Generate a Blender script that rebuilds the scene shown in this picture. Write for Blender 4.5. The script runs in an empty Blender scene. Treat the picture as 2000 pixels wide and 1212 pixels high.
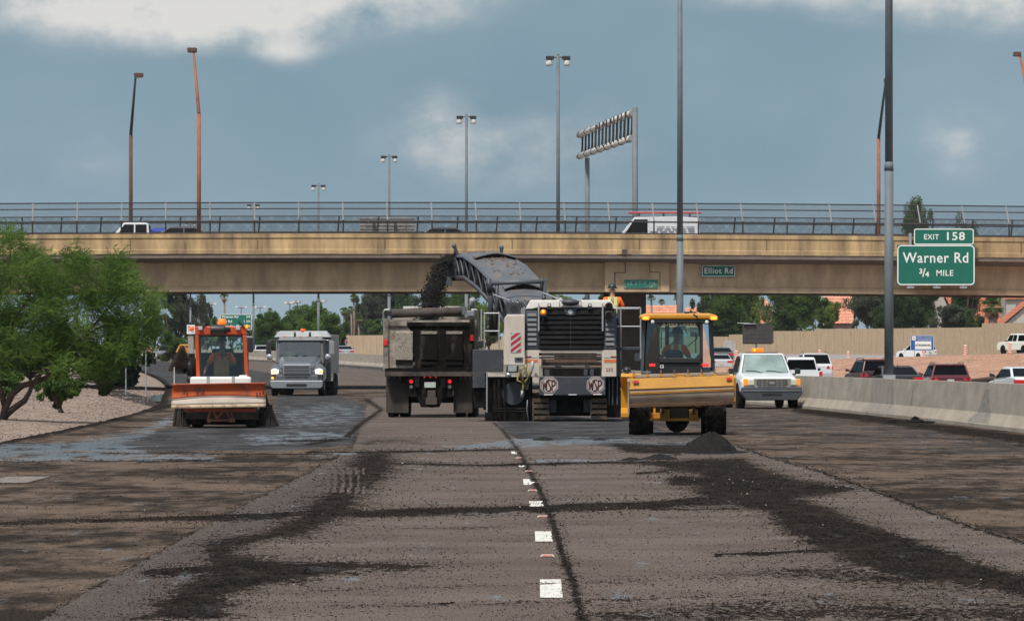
import bpy, bmesh, math, random
import numpy as np
from mathutils import Vector, Matrix, Euler
from math import radians, pi, sin, cos
random.seed(7); RNG = np.random.default_rng(11)
SC = bpy.context.scene
COL = SC.collection
FP = 11550.0      # focal length in photo pixels (photo 2000 px wide)
HC = 1.65         # eye height
# ---------------- camera
cam = bpy.data.cameras.new('camera'); camo = bpy.data.objects.new('camera', cam); COL.objects.link(camo)
cam.sensor_width = 36.0; cam.lens = 36.0*FP/2000.0; cam.shift_y = 94.0/2000.0
cam.clip_start = 1.0; cam.clip_end = 30000.0
camo.location = (0, 0, HC); camo.rotation_euler = (radians(90), 0, 0)
SC.camera = camo
SC.view_settings.view_transform = 'Standard'; SC.view_settings.look = 'None'
SC.view_settings.exposure = 0.4; SC.view_settings.gamma = 1.0
# ---------------- sun
SUN_EL, SUN_AZ = radians(58), radians(205)     # azimuth clockwise from +Y (the view direction)
sd = bpy.data.lights.new('sun', 'SUN'); so = bpy.data.objects.new('sun', sd); COL.objects.link(so)
sd.energy = 3.0; sd.angle = radians(5); sd.color = (1.0, 0.95, 0.88)
dv = Vector((sin(SUN_AZ)*cos(SUN_EL), cos(SUN_AZ)*cos(SUN_EL), sin(SUN_EL)))
so.rotation_euler = dv.to_track_quat('Z', 'Y').to_euler(); so.location = (0, 100, 60)
# ---------------- world: Nishita sky under a broken monsoon cloud deck
W = bpy.data.worlds.new('World'); SC.world = W; W.use_nodes = True
def build_world():
    nt = W.node_tree; N = nt.nodes; L = nt.links; N.clear()
    def nd(t, **k):
        n = N.new(t)
        for a, b in k.items(): setattr(n, a, b)
        return n
    def mt(op, a, b=None, c=None, clamp=False):
        n = N.new('ShaderNodeMath'); n.operation = op; n.use_clamp = clamp
        for i, v in enumerate((a, b, c)):
            if v is None: continue
            if isinstance(v, (int, float)): n.inputs[i].default_value = v
            else: L.new(v, n.inputs[i])
        return n.outputs[0]
    def mix(f, a, b):
        n = N.new('ShaderNodeMix'); n.data_type = 'RGBA'
        for s, v in ((n.inputs[0], f), (n.inputs[6], a), (n.inputs[7], b)):
            if isinstance(v, (int, float)): s.default_value = v
            elif isinstance(v, tuple): s.default_value = (*v, 1)
            else: L.new(v, s)
        return n.outputs[2]
    sky = nd('ShaderNodeTexSky', sky_type='NISHITA', sun_disc=False)
    sky.sun_elevation = SUN_EL; sky.sun_rotation = SUN_AZ; sky.air_density = 1.3; sky.dust_density = 2.5
    tc = nd('ShaderNodeTexCoord'); sx = nd('ShaderNodeSeparateXYZ'); L.new(tc.outputs['Generated'], sx.inputs[0])
    x, y, z = sx.outputs
    ay = mt('MAXIMUM', mt('ABSOLUTE', y), 0.02)
    u = mt('DIVIDE', x, ay); v = mt('DIVIDE', z, ay)      # slopes of the direction
    cb = nd('ShaderNodeCombineXYZ'); L.new(u, cb.inputs[0]); L.new(v, cb.inputs[1])
    def noise(scale, det, rough, off=0.0, sy=1.0):
        mp = nd('ShaderNodeMapping'); L.new(cb.outputs[0], mp.inputs[0]); mp.inputs['Location'].default_value = (off, off*.7, 0)
        mp.inputs['Scale'].default_value = (1, sy, 1)
        n = nd('ShaderNodeTexNoise'); L.new(mp.outputs[0], n.inputs[0]); n.inputs['Scale'].default_value = scale
        n.inputs['Detail'].default_value = det; n.inputs['Roughness'].default_value = rough
        return n.outputs[0]
    big = noise(14, 4, .5, 3.1, 1.6); fine = noise(70, 6, .6, 1.3, 1.5)
    def blob(px, py, rx, ry, amp):
        du = mt('DIVIDE', mt('SUBTRACT', u, (px-1000)/FP), rx/FP); dw = mt('DIVIDE', mt('SUBTRACT', v, (700-py)/FP), ry/FP)
        r = mt('SQRT', mt('ADD', mt('MULTIPLY', du, du), mt('MULTIPLY', dw, dw)))
        m = mt('SUBTRACT', 1.0, r, clamp=True)
        return mt('MULTIPLY', m, amp)
    # blue grey rain cloud base
    base = mix(mt('MULTIPLY_ADD', big, 2.4, -0.75, clamp=True), (1.48, 2.30, 2.88), (2.12, 2.95, 3.50))
    hz = mt('SUBTRACT', 1.0, mt('DIVIDE', v, 0.032), clamp=True)
    base = mix(mt('MULTIPLY', hz, .75), base, (2.65, 3.42, 3.88))
    bl = None
    for b in ((470, -80, 700, 205, 2.5), (250, 20, 420, 120, .75), (1950, -60, 620, 150, 1.9), (1430, -70, 330, 110, 1.1), (560, 105, 110, 45, .7),
              (900, 270, 260, 130, .50), (840, 225, 90, 90, .36), (1170, 250, 180, 110, .36), (1880, 280, 120, 100, .75), (170, 320, 130, 70, .42), (1020, 330, 500, 110, .3)):
        o = blob(*b); bl = o if bl is None else mt('ADD', bl, o)
    cl = mt('MULTIPLY', bl, mt('MULTIPLY_ADD', fine, 2.6, -0.50, clamp=False))
    cl = mt('ADD', cl, mt('MULTIPLY', mt('MULTIPLY_ADD', fine, 1.0, -.5), .10)); 
    rm = nd('ShaderNodeMapRange', interpolation_type='SMOOTHSTEP'); L.new(cl, rm.inputs[0])
    rm.inputs[1].default_value = 0.02; rm.inputs[2].default_value = 1.30
    low = mix(rm.outputs[0], base, (5.4, 5.35, 5.2))
    # overhead: the Nishita sky seen through bright thin cloud
    hi = mix(.62, sky.outputs[0], (5.6, 6.0, 6.5))
    el = nd('ShaderNodeMapRange', interpolation_type='SMOOTHSTEP'); L.new(z, el.inputs[0])
    el.inputs[1].default_value = .07; el.inputs[2].default_value = .45
    colr = mix(el.outputs[0], low, hi)
    bg = nd('ShaderNodeBackground'); L.new(colr, bg.inputs[0]); bg.inputs[1].default_value = 0.1
    out = nd('ShaderNodeOutputWorld'); L.new(bg.outputs[0], out.inputs[0])
build_world()

# ================= helpers
def C3(c):
    if isinstance(c, str):
        c = c.lstrip('#'); v = [int(c[i:i+2], 16)/255 for i in (0, 2, 4)]
        return tuple(x/12.92 if x <= .04045 else ((x+.055)/1.055)**2.4 for x in v)
    return c
MATS = {}
def mat(name, col, rough=.6, metal=0.0, var=.18, scale=2.0, dirt=None, damt=.45, dscale=1.5, dstretch=(1, 1, 1), bump=0.0, bscale=20.0, emit=0.0, spec=.5, coat=0.0, dhard=.15, low_dirt=None):
    """Procedural surface: base colour with noise, optional dirt patches with a shape of their own, optional bump."""
    if name in MATS: return MATS[name]
    m = bpy.data.materials.new(name); m.use_nodes = True; nt = m.node_tree; N = nt.nodes; L = nt.links
    p = N['Principled BSDF']; col = C3(col)
    p.inputs['Roughness'].default_value = rough; p.inputs['Metallic'].default_value = metal
    p.inputs['Specular IOR Level'].default_value = spec; p.inputs['Coat Weight'].default_value = coat
    tc = N.new('ShaderNodeTexCoord'); src = tc.outputs['Object']
    def noise(sc, det=5, st=(1, 1, 1), r=.55):
        mp = N.new('ShaderNodeMapping'); L.new(src, mp.inputs[0]); mp.inputs['Scale'].default_value = st
        n = N.new('ShaderNodeTexNoise'); L.new(mp.outputs[0], n.inputs[0]); n.inputs['Scale'].default_value = sc
        n.inputs['Detail'].default_value = det; n.inputs['Roughness'].default_value = r; return n.outputs[0]
    def mixc(f, a, b):
        n = N.new('ShaderNodeMix'); n.data_type = 'RGBA'
        L.new(f, n.inputs[0])
        for s, v in ((n.inputs[6], a), (n.inputs[7], b)):
            if isinstance(v, tuple): s.default_value = (*v, 1)
            else: L.new(v, s)
        return n.outputs[2]
    def ramp(f, a, b):
        r = N.new('ShaderNodeMapRange'); L.new(f, r.inputs[0]); r.inputs[1].default_value = a; r.inputs[2].default_value = b; return r.outputs[0]
    c = mixc(ramp(noise(scale), .3, .7), tuple(x*(1-var) for x in col), tuple(min(1, x*(1+var)) for x in col))
    if dirt is not None:
        cen = .5+(.5-damt)*.6; d = ramp(noise(dscale, 8, dstretch, .65), cen-dhard/2, cen+dhard/2)
        c = mixc(d, c, C3(dirt))
        rr = N.new('ShaderNodeMapRange'); L.new(d, rr.inputs[0]); rr.inputs[3].default_value = rough; rr.inputs[4].default_value = max(rough, .8)
        L.new(rr.outputs[0], p.inputs['Roughness'])
    L.new(c, p.inputs['Base Color'])
    if bump > 0:
        b = N.new('ShaderNodeBump'); b.inputs['Strength'].default_value = bump; b.inputs['Distance'].default_value = .05
        L.new(noise(bscale, 4), b.inputs['Height']); L.new(b.outputs[0], p.inputs['Normal'])
    if emit > 0:
        p.inputs['Emission Color'].default_value = (*col, 1); p.inputs['Emission Strength'].default_value = emit
    MATS[name] = m; return m
def glass(name, tint=(.75, .85, .82), refl=.12, dark=0.0):
    if name in MATS: return MATS[name]
    m = bpy.data.materials.new(name); m.use_nodes = True; nt = m.node_tree; N = nt.nodes; L = nt.links; N.clear()
    o = N.new('ShaderNodeOutputMaterial'); t = N.new('ShaderNodeBsdfTransparent'); t.inputs[0].default_value = (*tint, 1)
    g = N.new('ShaderNodeBsdfGlossy'); g.inputs['Roughness'].default_value = .04; gv = dark or 1.0; g.inputs[0].default_value = (.9*gv, .95*gv, gv, 1)
    f = N.new('ShaderNodeFresnel'); f.inputs[0].default_value = 1.5
    a = N.new('ShaderNodeMath'); a.operation = 'ADD'; L.new(f.outputs[0], a.inputs[0]); a.inputs[1].default_value = refl; a.use_clamp = True
    x = N.new('ShaderNodeMixShader'); L.new(a.outputs[0], x.inputs[0]); L.new(t.outputs[0], x.inputs[1]); L.new(g.outputs[0], x.inputs[2])
    L.new(x.outputs[0], o.inputs[0]); MATS[name] = m; return m

class MB:
    """Collects shapes and links them as ONE mesh object."""
    def __init__(s): s.v = []; s.f = []; s.m = []; s.sm = []; s.mi = 0; s.smooth = False
    def add(s, vs, fs):
        b = len(s.v); s.v += [tuple(p) for p in vs]
        for f in fs: s.f.append(tuple(i+b for i in f)); s.m.append(s.mi); s.sm.append(s.smooth)
        return s
    def box(s, x0, x1, y0, y1, z0, z1, taper=None):
        if x0 > x1: x0, x1 = x1, x0
        if y0 > y1: y0, y1 = y1, y0
        if z0 > z1: z0, z1 = z1, z0
        v = [(x0, y0, z0), (x1, y0, z0), (x1, y1, z0), (x0, y1, z0), (x0, y0, z1), (x1, y0, z1), (x1, y1, z1), (x0, y1, z1)]
        if taper:
            cx, cy = (x0+x1)/2, (y0+y1)/2
            v = v[:4]+[(cx+(p[0]-cx)*taper[0], cy+(p[1]-cy)*taper[1], p[2]) for p in v[4:]]
        return s.add(v, [(0, 3, 2, 1), (4, 5, 6, 7), (0, 1, 5, 4), (1, 2, 6, 5), (2, 3, 7, 6), (3, 0, 4, 7)])
    def hexa(s, v): return s.add(v, [(0, 3, 2, 1), (4, 5, 6, 7), (0, 1, 5, 4), (1, 2, 6, 5), (2, 3, 7, 6), (3, 0, 4, 7)])
    def prism(s, pts, axis, a, b):
        """polygon in the plane across the axis ('x': (y,z), 'y': (x,z), 'z': (x,y)), extruded a..b"""
        def P(p, t): return {'x': (t, p[0], p[1]), 'y': (p[0], t, p[1]), 'z': (p[0], p[1], t)}[axis]
        n = len(pts); v = [P(p, a) for p in pts]+[P(p, b) for p in pts]
        return s.add(v, [tuple(range(n)), tuple(range(2*n-1, n-1, -1))]+[(i, i+n, (i+1) % n+n, (i+1) % n) for i in range(n)])
    def cyl(s, p0, p1, r0, r1=None, n=12, caps=True):
        r1 = r0 if r1 is None else r1
        p0, p1 = Vector(p0), Vector(p1); d = (p1-p0).normalized()
        a = Vector((0, 0, 1)) if abs(d.z) < .9 else Vector((1, 0, 0)); u = d.cross(a).normalized(); w = d.cross(u)
        v = []
        for p, r in ((p0, r0), (p1, r1)):
            for i in range(n):
                t = 2*pi*i/n; v.append(p+u*r*cos(t)+w*r*sin(t))
        o = s.smooth; s.smooth = n >= 8
        s.add(v, [(i, (i+1) % n, (i+1) % n+n, i+n) for i in range(n)]); s.smooth = False
        if caps:
            b = len(s.v)-2*n
            s.f.append(tuple(b+i for i in range(n-1, -1, -1))); s.m.append(s.mi); s.sm.append(False)
            s.f.append(tuple(b+n+i for i in range(n))); s.m.append(s.mi); s.sm.append(False)
        s.smooth = o; return s
    def tube(s, pts, r, n=8):
        rs = r if isinstance(r, (list, tuple)) else [r]*len(pts)
        pts = [Vector(p) for p in pts]; v = []; up = None
        for i, p in enumerate(pts):
            d = (pts[min(i+1, len(pts)-1)]-pts[max(i-1, 0)]).normalized()
            if up is None: up = Vector((0, 0, 1)) if abs(d.z) < .9 else Vector((1, 0, 0))
            u = d.cross(up).normalized(); w = u.cross(d).normalized(); up = w
            for k in range(n):
                t = 2*pi*k/n; v.append(p+u*rs[i]*cos(t)+w*rs[i]*sin(t))
        o = s.smooth; s.smooth = True
        fs = [(i*n+k, i*n+(k+1) % n, (i+1)*n+(k+1) % n, (i+1)*n+k) for i in range(len(pts)-1) for k in range(n)]
        fs += [tuple(range(n-1, -1, -1)), tuple((len(pts)-1)*n+k for k in range(n))]
        s.add(v, fs); s.smooth = o; return s
    def lathe(s, prof, c, axis='z', n=20):
        """prof: [(r, h)] along the axis from point c"""
        v = []; c = Vector(c)
        for r, h in prof:
            for k in range(n):
                t = 2*pi*k/n; a, b = r*cos(t), r*sin(t)
                v.append(c+Vector({'z': (a, b, h), 'x': (h, a, b), 'y': (a, h, b)}[axis]))
        o = s.smooth; s.smooth = True
        m = len(prof)
        s.add(v, [(i*n+k, i*n+(k+1) % n, (i+1)*n+(k+1) % n, (i+1)*n+k) for i in range(m-1) for k in range(n)]+[tuple(range(n-1, -1, -1)), tuple((m-1)*n+k for k in range(n))])
        s.smooth = o; return s
    def quad(s, a, b, c, d): return s.add([a, b, c, d], [(0, 1, 2, 3)])
    def loft(s, rings, closed=True, caps=True):
        n = len(rings[0]); v = [p for r in rings for p in r]; k = n if closed else n-1
        fs = [(i*n+j, i*n+(j+1) % n, (i+1)*n+(j+1) % n, (i+1)*n+j) for i in range(len(rings)-1) for j in range(k)]
        if caps: fs += [tuple(range(n-1, -1, -1)), tuple((len(rings)-1)*n+j for j in range(n))]
        return s.add(v, fs)
    def ico(s, c, r, sc=(1, 1, 1), jit=0):
        c = Vector(c); g = (1+5**.5)/2
        P = [(-1, g, 0), (1, g, 0), (-1, -g, 0), (1, -g, 0), (0, -1, g), (0, 1, g), (0, -1, -g), (0, 1, -g), (g, 0, -1), (g, 0, 1), (-g, 0, -1), (-g, 0, 1)]
        F = [(0, 11, 5), (0, 5, 1), (0, 1, 7), (0, 7, 10), (0, 10, 11), (1, 5, 9), (5, 11, 4), (11, 10, 2), (10, 7, 6), (7, 1, 8), (3, 9, 4), (3, 4, 2), (3, 2, 6), (3, 6, 8), (3, 8, 9), (4, 9, 5), (2, 4, 11), (6, 2, 10), (8, 6, 7), (9, 8, 1)]
        return s.add([c+Vector([p[i]*sc[i] for i in range(3)])*(r/1.9)*(1+random.uniform(-jit, jit)) for p in P], F)
    def sphere(s, c, r, sc=(1, 1, 1), n=14, m=8):
        prof = [(max(1e-4, r*sin(pi*i/m)), -r*cos(pi*i/m)) for i in range(m+1)]
        b = len(s.v); s.lathe(prof, (0, 0, 0), 'z', n)
        s.v[b:] = [(c[0]+p[0]*sc[0], c[1]+p[1]*sc[1], c[2]+p[2]*sc[2]) for p in s.v[b:]]; return s
    def build(s, name, mats, parent=None, bevel=0.0, loc=None, segs=2):
        me = bpy.data.meshes.new(name); me.from_pydata(s.v, [], s.f)
        if not isinstance(mats, (list, tuple)): mats = [mats]
        for m in mats: me.materials.append(m)
        me.polygons.foreach_set('material_index', s.m); me.polygons.foreach_set('use_smooth', s.sm)
        bm = bmesh.new(); bm.from_mesh(me); bmesh.ops.recalc_face_normals(bm, faces=bm.faces); bm.to_mesh(me); bm.free()
        me.update(); o = bpy.data.objects.new(name, me); COL.objects.link(o)
        if parent is not None: o.parent = parent
        if loc: o.location = loc
        if bevel > 0:
            b = o.modifiers.new('bevel', 'BEVEL'); b.width = bevel; b.segments = segs; b.limit_method = 'ANGLE'; b.angle_limit = radians(35); b.harden_normals = False
            b.use_clamp_overlap = True
        return o
def tag(o, label=None, cat=None, group=None, kind=None):
    for k, v in (('label', label), ('category', cat), ('group', group), ('kind', kind)):
        if v: o[k] = v
    return o
def empty(name, loc, rz=0.0, rx=0.0, ry=0.0, label=None, cat=None, group=None):
    o = bpy.data.objects.new(name, None); COL.objects.link(o); o.location = loc; o.rotation_euler = (rx, ry, rz); o.empty_display_size = .3
    return tag(o, label, cat, group)
def copy_tree(o, parent=None):
    c = o.copy(); COL.objects.link(c); c.parent = parent
    for ch in list(o.children): copy_tree(ch, c)
    return c
def np_mesh(name, V, F, mats, parent=None, smooth=False, mi=None):
    """V (n,3), F (m,k) arrays -> object"""
    V = np.asarray(V, dtype=np.float32); F = np.asarray(F, dtype=np.int32); k = F.shape[1]
    me = bpy.data.meshes.new(name); me.vertices.add(len(V)); me.vertices.foreach_set('co', V.ravel())
    me.loops.add(F.size); me.loops.foreach_set('vertex_index', F.ravel())
    me.polygons.add(len(F)); me.polygons.foreach_set('loop_start', np.arange(len(F))*k); me.polygons.foreach_set('loop_total', np.full(len(F), k))
    if smooth: me.polygons.foreach_set('use_smooth', np.ones(len(F), bool))
    if not isinstance(mats, (list, tuple)): mats = [mats]
    for m in mats: me.materials.append(m)
    if mi is not None: me.polygons.foreach_set('material_index', np.asarray(mi, np.int32))
    me.update(calc_edges=True); me.validate()
    o = bpy.data.objects.new(name, me); COL.objects.link(o)
    if parent is not None: o.parent = parent
    return o
def attr(o, name, vals):
    a = o.data.attributes.new(name, 'FLOAT', 'POINT'); a.data.foreach_set('value', np.asarray(vals, np.float32))
_tc = {}
def text_mesh(txt, size, parent, mate, loc, name='lettering', sx=1.0, fit=None, align='CENTER', rot=(pi/2, 0, 0), depth=.004, bold=0.0, space=1.0):
    cu = bpy.data.curves.new('t', 'FONT'); cu.body = txt; cu.size = size; cu.align_x = align; cu.align_y = 'CENTER'; cu.extrude = depth/2; cu.offset = bold; cu.space_character = space
    cu.resolution_u = 3
    t = bpy.data.objects.new('t', cu); COL.objects.link(t)
    dg = bpy.context.evaluated_depsgraph_get(); me = bpy.data.meshes.new_from_object(t.evaluated_get(dg)); me.name = name
    bpy.data.objects.remove(t); bpy.data.curves.remove(cu)
    me.materials.clear(); me.materials.append(mate)
    if fit: xs = [v.co.x for v in me.vertices]; sx = fit/(max(xs)-min(xs))
    o = bpy.data.objects.new(name, me); COL.objects.link(o); o.parent = parent; o.location = loc; o.rotation_euler = rot; o.scale = (sx, 1, 1)
    return o
def join_text(objs, name):
    """several letter meshes of one sign become one part"""
    bm = bmesh.new()
    for o in objs:
        me = o.data.copy(); me.transform(Matrix.LocRotScale(o.location, o.rotation_euler, o.scale)); bm.from_mesh(me); bpy.data.meshes.remove(me)
    me = bpy.data.meshes.new(name); bm.to_mesh(me); bm.free(); me.materials.append(objs[0].data.materials[0])
    r = bpy.data.objects.new(name, me); COL.objects.link(r); r.parent = objs[0].parent
    for o in objs: bpy.data.objects.remove(o)
    return r
# curve of the median barrier, ground elevation
_cd = np.array([-50, 0, 65, 106, 131, 171, 212, 251, 332, 412, 494, 577, 655, 735, 815, 895, 1000, 1150, 9000.])
_cx = np.array([12.6, 12.5, 12.3, 12.05, 11.75, 10.85, 9.3, 7.13, 2.5, -3.1, -10.1, -18.9, -28.3, -39, -51, -65, -85, -115, -115.])
def _hermite(xs, ys, x):
    x = np.asarray(x, float); i = np.clip(np.searchsorted(xs, x)-1, 0, len(xs)-2)
    m = np.gradient(ys, xs); h = xs[i+1]-xs[i]; t = np.clip((x-xs[i])/h, 0, 1)
    return (2*t**3-3*t**2+1)*ys[i]+(t**3-2*t**2+t)*h*m[i]+(-2*t**3+3*t**2)*ys[i+1]+(t**3-t**2)*h*m[i+1]
def CX(d): return _hermite(_cd[:-1], _cx[:-1], np.minimum(d, 1149.9))
def EZ(d): return np.interp(d, [0, 265, 330, 412, 500, 577, 655, 800, 1000, 20000], [0, 0, .12, .45, .9, 1.2, 1.5, 1.9, 2.3, 2.3])
def PX(px, d): return (px-1000)*d/FP
def PZ(py, d): return HC-(py-700)*d/FP
def G(px, py):      # ground point (flat part) under a photo pixel
    d = FP*HC/(py-700); return (px-1000)*d/FP, d
# ================= ground material built from measured masks
def ground_mat(name, terrain=False):
    m = bpy.data.materials.new(name); m.use_nodes = True; nt = m.node_tree; N = nt.nodes; L = nt.links
    p = N['Principled BSDF']; tc = N.new('ShaderNodeTexCoord'); src = tc.outputs['Object']
    def noise(sc, det=4, st=(1, 1, 1), r=.55, off=0):
        mp = N.new('ShaderNodeMapping'); L.new(src, mp.inputs[0]); mp.inputs['Scale'].default_value = st; mp.inputs['Location'].default_value = (off, off, 0)
        n = N.new('ShaderNodeTexNoise'); L.new(mp.outputs[0], n.inputs[0]); n.inputs['Scale'].default_value = sc
        n.inputs['Detail'].default_value = det; n.inputs['Roughness'].default_value = r; return n.outputs[0]
    def M(op, a, b=0., c=0., cl=False):
        n = N.new('ShaderNodeMath'); n.operation = op; n.use_clamp = cl
        for i, v in enumerate((a, b, c)):
            if isinstance(v, (int, float)): n.inputs[i].default_value = v
            else: L.new(v, n.inputs[i])
        return n.outputs[0]
    def mixc(f, a, b):
        n = N.new('ShaderNodeMix'); n.data_type = 'RGBA'
        for s, v in ((n.inputs[0], f), (n.inputs[6], a), (n.inputs[7], b)):
            if isinstance(v, (int, float)): s.default_value = v
            elif isinstance(v, tuple): s.default_value = (*v, 1)
            else: L.new(v, s)
        return n.outputs[2]
    def ss(f, a, b):
        r = N.new('ShaderNodeMapRange'); r.interpolation_type = 'SMOOTHSTEP'; L.new(f, r.inputs[0]); r.inputs[1].default_value = a; r.inputs[2].default_value = b; return r.outputs[0]
    def at(nm):
        a = N.new('ShaderNodeAttribute'); a.attribute_name = nm; return a.outputs['Fac']
    fine = noise(55, 3, off=2); mid = noise(7, 4, off=5); big = noise(.45, 5, off=9); huge = noise(.12, 3)
    def bumpy(h, st):
        b = N.new('ShaderNodeBump'); b.inputs['Strength'].default_value = st; b.inputs['Distance'].default_value = .03; L.new(h, b.inputs['Height']); L.new(b.outputs[0], p.inputs['Normal'])
    if terrain:
        st = noise(9, 5, (1, .10, 1), off=1, r=.8); vor = N.new('ShaderNodeTexVoronoi'); L.new(src, vor.inputs[0]); vor.inputs['Scale'].default_value = 11
        c = mixc(ss(st, .36, .62), (.105, .078, .062), (.33, .26, .21))
        c = mixc(M('MULTIPLY', ss(big, .45, .7), .6), c, (.20, .155, .125))
        cr = mixc(ss(noise(2.2, 6, (1, .3, 1), off=4, r=.75), .40, .60), (.29, .155, .10), (.45, .275, .19))
        cr = mixc(M('MULTIPLY', ss(noise(.5, 6, (1, .35, 1), off=7), .52, .68), .6), cr, (.20, .115, .08))
        c = mixc(at('red'), c, cr)
        c = mixc(M('MULTIPLY', at('tan'), 1.0), c, (.45, .33, .19))
        c = mixc(M('MULTIPLY', ss(vor.outputs['Distance'], .0, .35), .35), (.10, .08, .07), c) if False else c
        L.new(c, p.inputs['Base Color']); p.inputs['Roughness'].default_value = .95; p.inputs['Specular IOR Level'].default_value = .05
        bumpy(st, .9); return m
    # worn old pavement, centre lanes
    tanc = mixc(ss(big, .3, .7), (.106, .083, .070), (.158, .127, .108))
    tanc = mixc(M('MULTIPLY', ss(noise(60, 3, (1, .12, 1), off=2, r=.8), .42, .60), .6), tanc, (.045, .036, .030))
    streak = noise(1.0, 4, (.12, 1.6, 1), off=11)                       # scraper passes across the lanes
    tanc = mixc(M('MULTIPLY', ss(streak, .55, .70), .35), tanc, (.085, .068, .060))
    # smooth greyer strip
    gry = mixc(ss(noise(60, 3, (1, .12, 1), off=2, r=.8), .42, .62), (.096, .079, .071), (.047, .039, .035))
    c = mixc(at('strip'), tanc, gry)
    # milled lanes: brown with dark passes
    br = mixc(ss(M('ADD', M('MULTIPLY', noise(.42, 5, (1, .45, 1), r=.62, off=3), .55), M('MULTIPLY', noise(2.6, 5, (1, .22, 1), r=.7, off=23), .45)), .42, .58), (.020, .0155, .012), (.150, .108, .080))
    br = mixc(M('MULTIPLY', ss(noise(50, 3, (1, .10, 1), off=21, r=.8), .42, .60), .6), br, (.040, .032, .027))
    grooves = N.new('ShaderNodeTexWave'); grooves.wave_type = 'BANDS'; grooves.bands_direction = 'X'; L.new(src, grooves.inputs[0]); grooves.inputs['Scale'].default_value = 9; grooves.inputs['Distortion'].default_value = 1.2
    br = mixc(M('MULTIPLY', grooves.outputs['Fac'], .05), br, (.03, .024, .02))
    bm_ = M('ADD', at('brown'), M('MULTIPLY', M('SUBTRACT', mid, .5), .5))
    c = mixc(ss(bm_, .35, .6), c, br)
    # freshly planed dark grey asphalt
    gr = mixc(ss(noise(.9, 5, (1, .3, 1), off=8), .3, .7), (.026, .026, .028), (.070, .068, .068))
    gm = M('ADD', at('grey'), M('MULTIPLY', M('SUBTRACT', noise(1.3, 5, (1, .25, 1), off=6), .5), .9))
    c = mixc(ss(gm, .35, .62), c, gr)
    # specks and smears of millings everywhere
    vr = N.new('ShaderNodeTexVoronoi'); L.new(src, vr.inputs[0]); vr.inputs['Scale'].default_value = 9; vr.inputs['Randomness'].default_value = 1
    speck = M('SUBTRACT', 1.0, ss(vr.outputs['Distance'], .08, .17)); spm = M('MULTIPLY', speck, ss(M('ADD', noise(1.1, 3, off=20), M('MULTIPLY', at('mill'), .5)), .45, .62))
    c = mixc(M('MULTIPLY', spm, .85), c, (.018, .015, .013))
    # loose millings
    edge = M('ADD', M('MULTIPLY', M('SUBTRACT', noise(22, 4, (1, .3, 1), off=13, r=.8), .5), 3.6), M('MULTIPLY', M('SUBTRACT', noise(1.6, 5, (1, .6, 1), off=17, r=.65), .5), 1.7))
    mm = ss(M('ADD', at('mill'), M('MULTIPLY', edge, M('SUBTRACT', 1.12, at('mill')))), .40, .60)
    dk = mixc(ss(noise(30, 3, (1, .14, 1), off=30, r=.8), .38, .66), (.003, .0025, .002), (.034, .025, .019))
    dk = mixc(M('MULTIPLY', ss(noise(1.1, 4, off=35), .45, .65), .5), dk, (.045, .033, .024))
    dk = mixc(ss(noise(90, 2, off=31), .66, .74), dk, (.22, .19, .17))
    mm2 = M('MULTIPLY', mm, M('MULTIPLY_ADD', ss(noise(7, 5, (1, .2, 1), off=51, r=.8), .30, .52), .30, .70))
    c = mixc(mm2, c, dk)
    # wet film
    wt = M('MULTIPLY', ss(M('ADD', at('wet'), M('MULTIPLY', M('SUBTRACT', noise(2.2, 6, (.8, .14, 1), r=.75, off=40), .5), 5.0)), .40, .95), M('MULTIPLY', M('SUBTRACT', 1.0, M('MULTIPLY', mm, .55)), 1.0))
    c = mixc(M('MULTIPLY', wt, .45), c, (.035, .034, .035))
    L.new(c, p.inputs['Base Color'])
    ro = M('MULTIPLY_ADD', wt, -.74, .97); L.new(ro, p.inputs['Roughness']); p.inputs['Specular IOR Level'].default_value = .35
    sp = M('MULTIPLY_ADD', wt, .55, .03); L.new(sp, p.inputs['Specular IOR Level'])
    b = N.new('ShaderNodeBump'); b.inputs['Distance'].default_value = .03
    L.new(M('MULTIPLY_ADD', mm, .9, M('MULTIPLY_ADD', wt, -.12, .28)), b.inputs['Strength']); L.new(M('ADD', fine, M('MULTIPLY', mm, M('MULTIPLY', noise(24, 3, off=33), 1.5))), b.inputs['Height']); L.new(b.outputs[0], p.inputs['Normal'])
    return m

# polygons measured on the photographed road: (points px, softness px, strength)
YW = 3.0
def polymask(px, py, polys):
    out = np.zeros_like(px)
    for pts, soft, st in polys:
        P = np.array(pts, float); n = len(P); ins = np.zeros(px.shape, bool); dmin = np.full(px.shape, 1e9)
        for i in range(n):
            x0, y0 = P[i]; x1, y1 = P[(i+1) % n]
            c = ((y0 > py) != (y1 > py)) & (px < (x1-x0)*(py-y0)/((y1-y0) if abs(y1-y0) > 1e-9 else 1e-9)+x0); ins ^= c
            dx, dy = x1-x0, (y1-y0)*YW; l = dx*dx+dy*dy+1e-9
            t = np.clip(((px-x0)*dx+(py-y0)*YW*dy)/l, 0, 1)
            dmin = np.minimum(dmin, np.hypot(px-x0-t*dx, (py-y0)*YW-t*dy))
        sd = np.where(ins, dmin, -dmin); out = np.maximum(out, st*np.clip(.5+sd/(2*soft), 0, 1))
    return out
def linemask(px, py, lines):
    out = np.zeros_like(px)
    for pts, w0, w1, st in lines:      # half width in (weighted) px
        P = np.array(pts, float); n = len(P)
        for i in range(n-1):
            x0, y0 = P[i]; x1, y1 = P[i+1]; dx, dy = x1-x0, (y1-y0)*YW; l = dx*dx+dy*dy+1e-9
            t = np.clip(((px-x0)*dx+(py-y0)*YW*dy)/l, 0, 1); d = np.hypot(px-x0-t*dx, (py-y0)*YW-t*dy)
            w = w0+(w1-w0)*(i+t)/(n-1); out = np.maximum(out, st*np.clip(1.15-.65*d/w, 0, 1))
    return out
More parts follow.
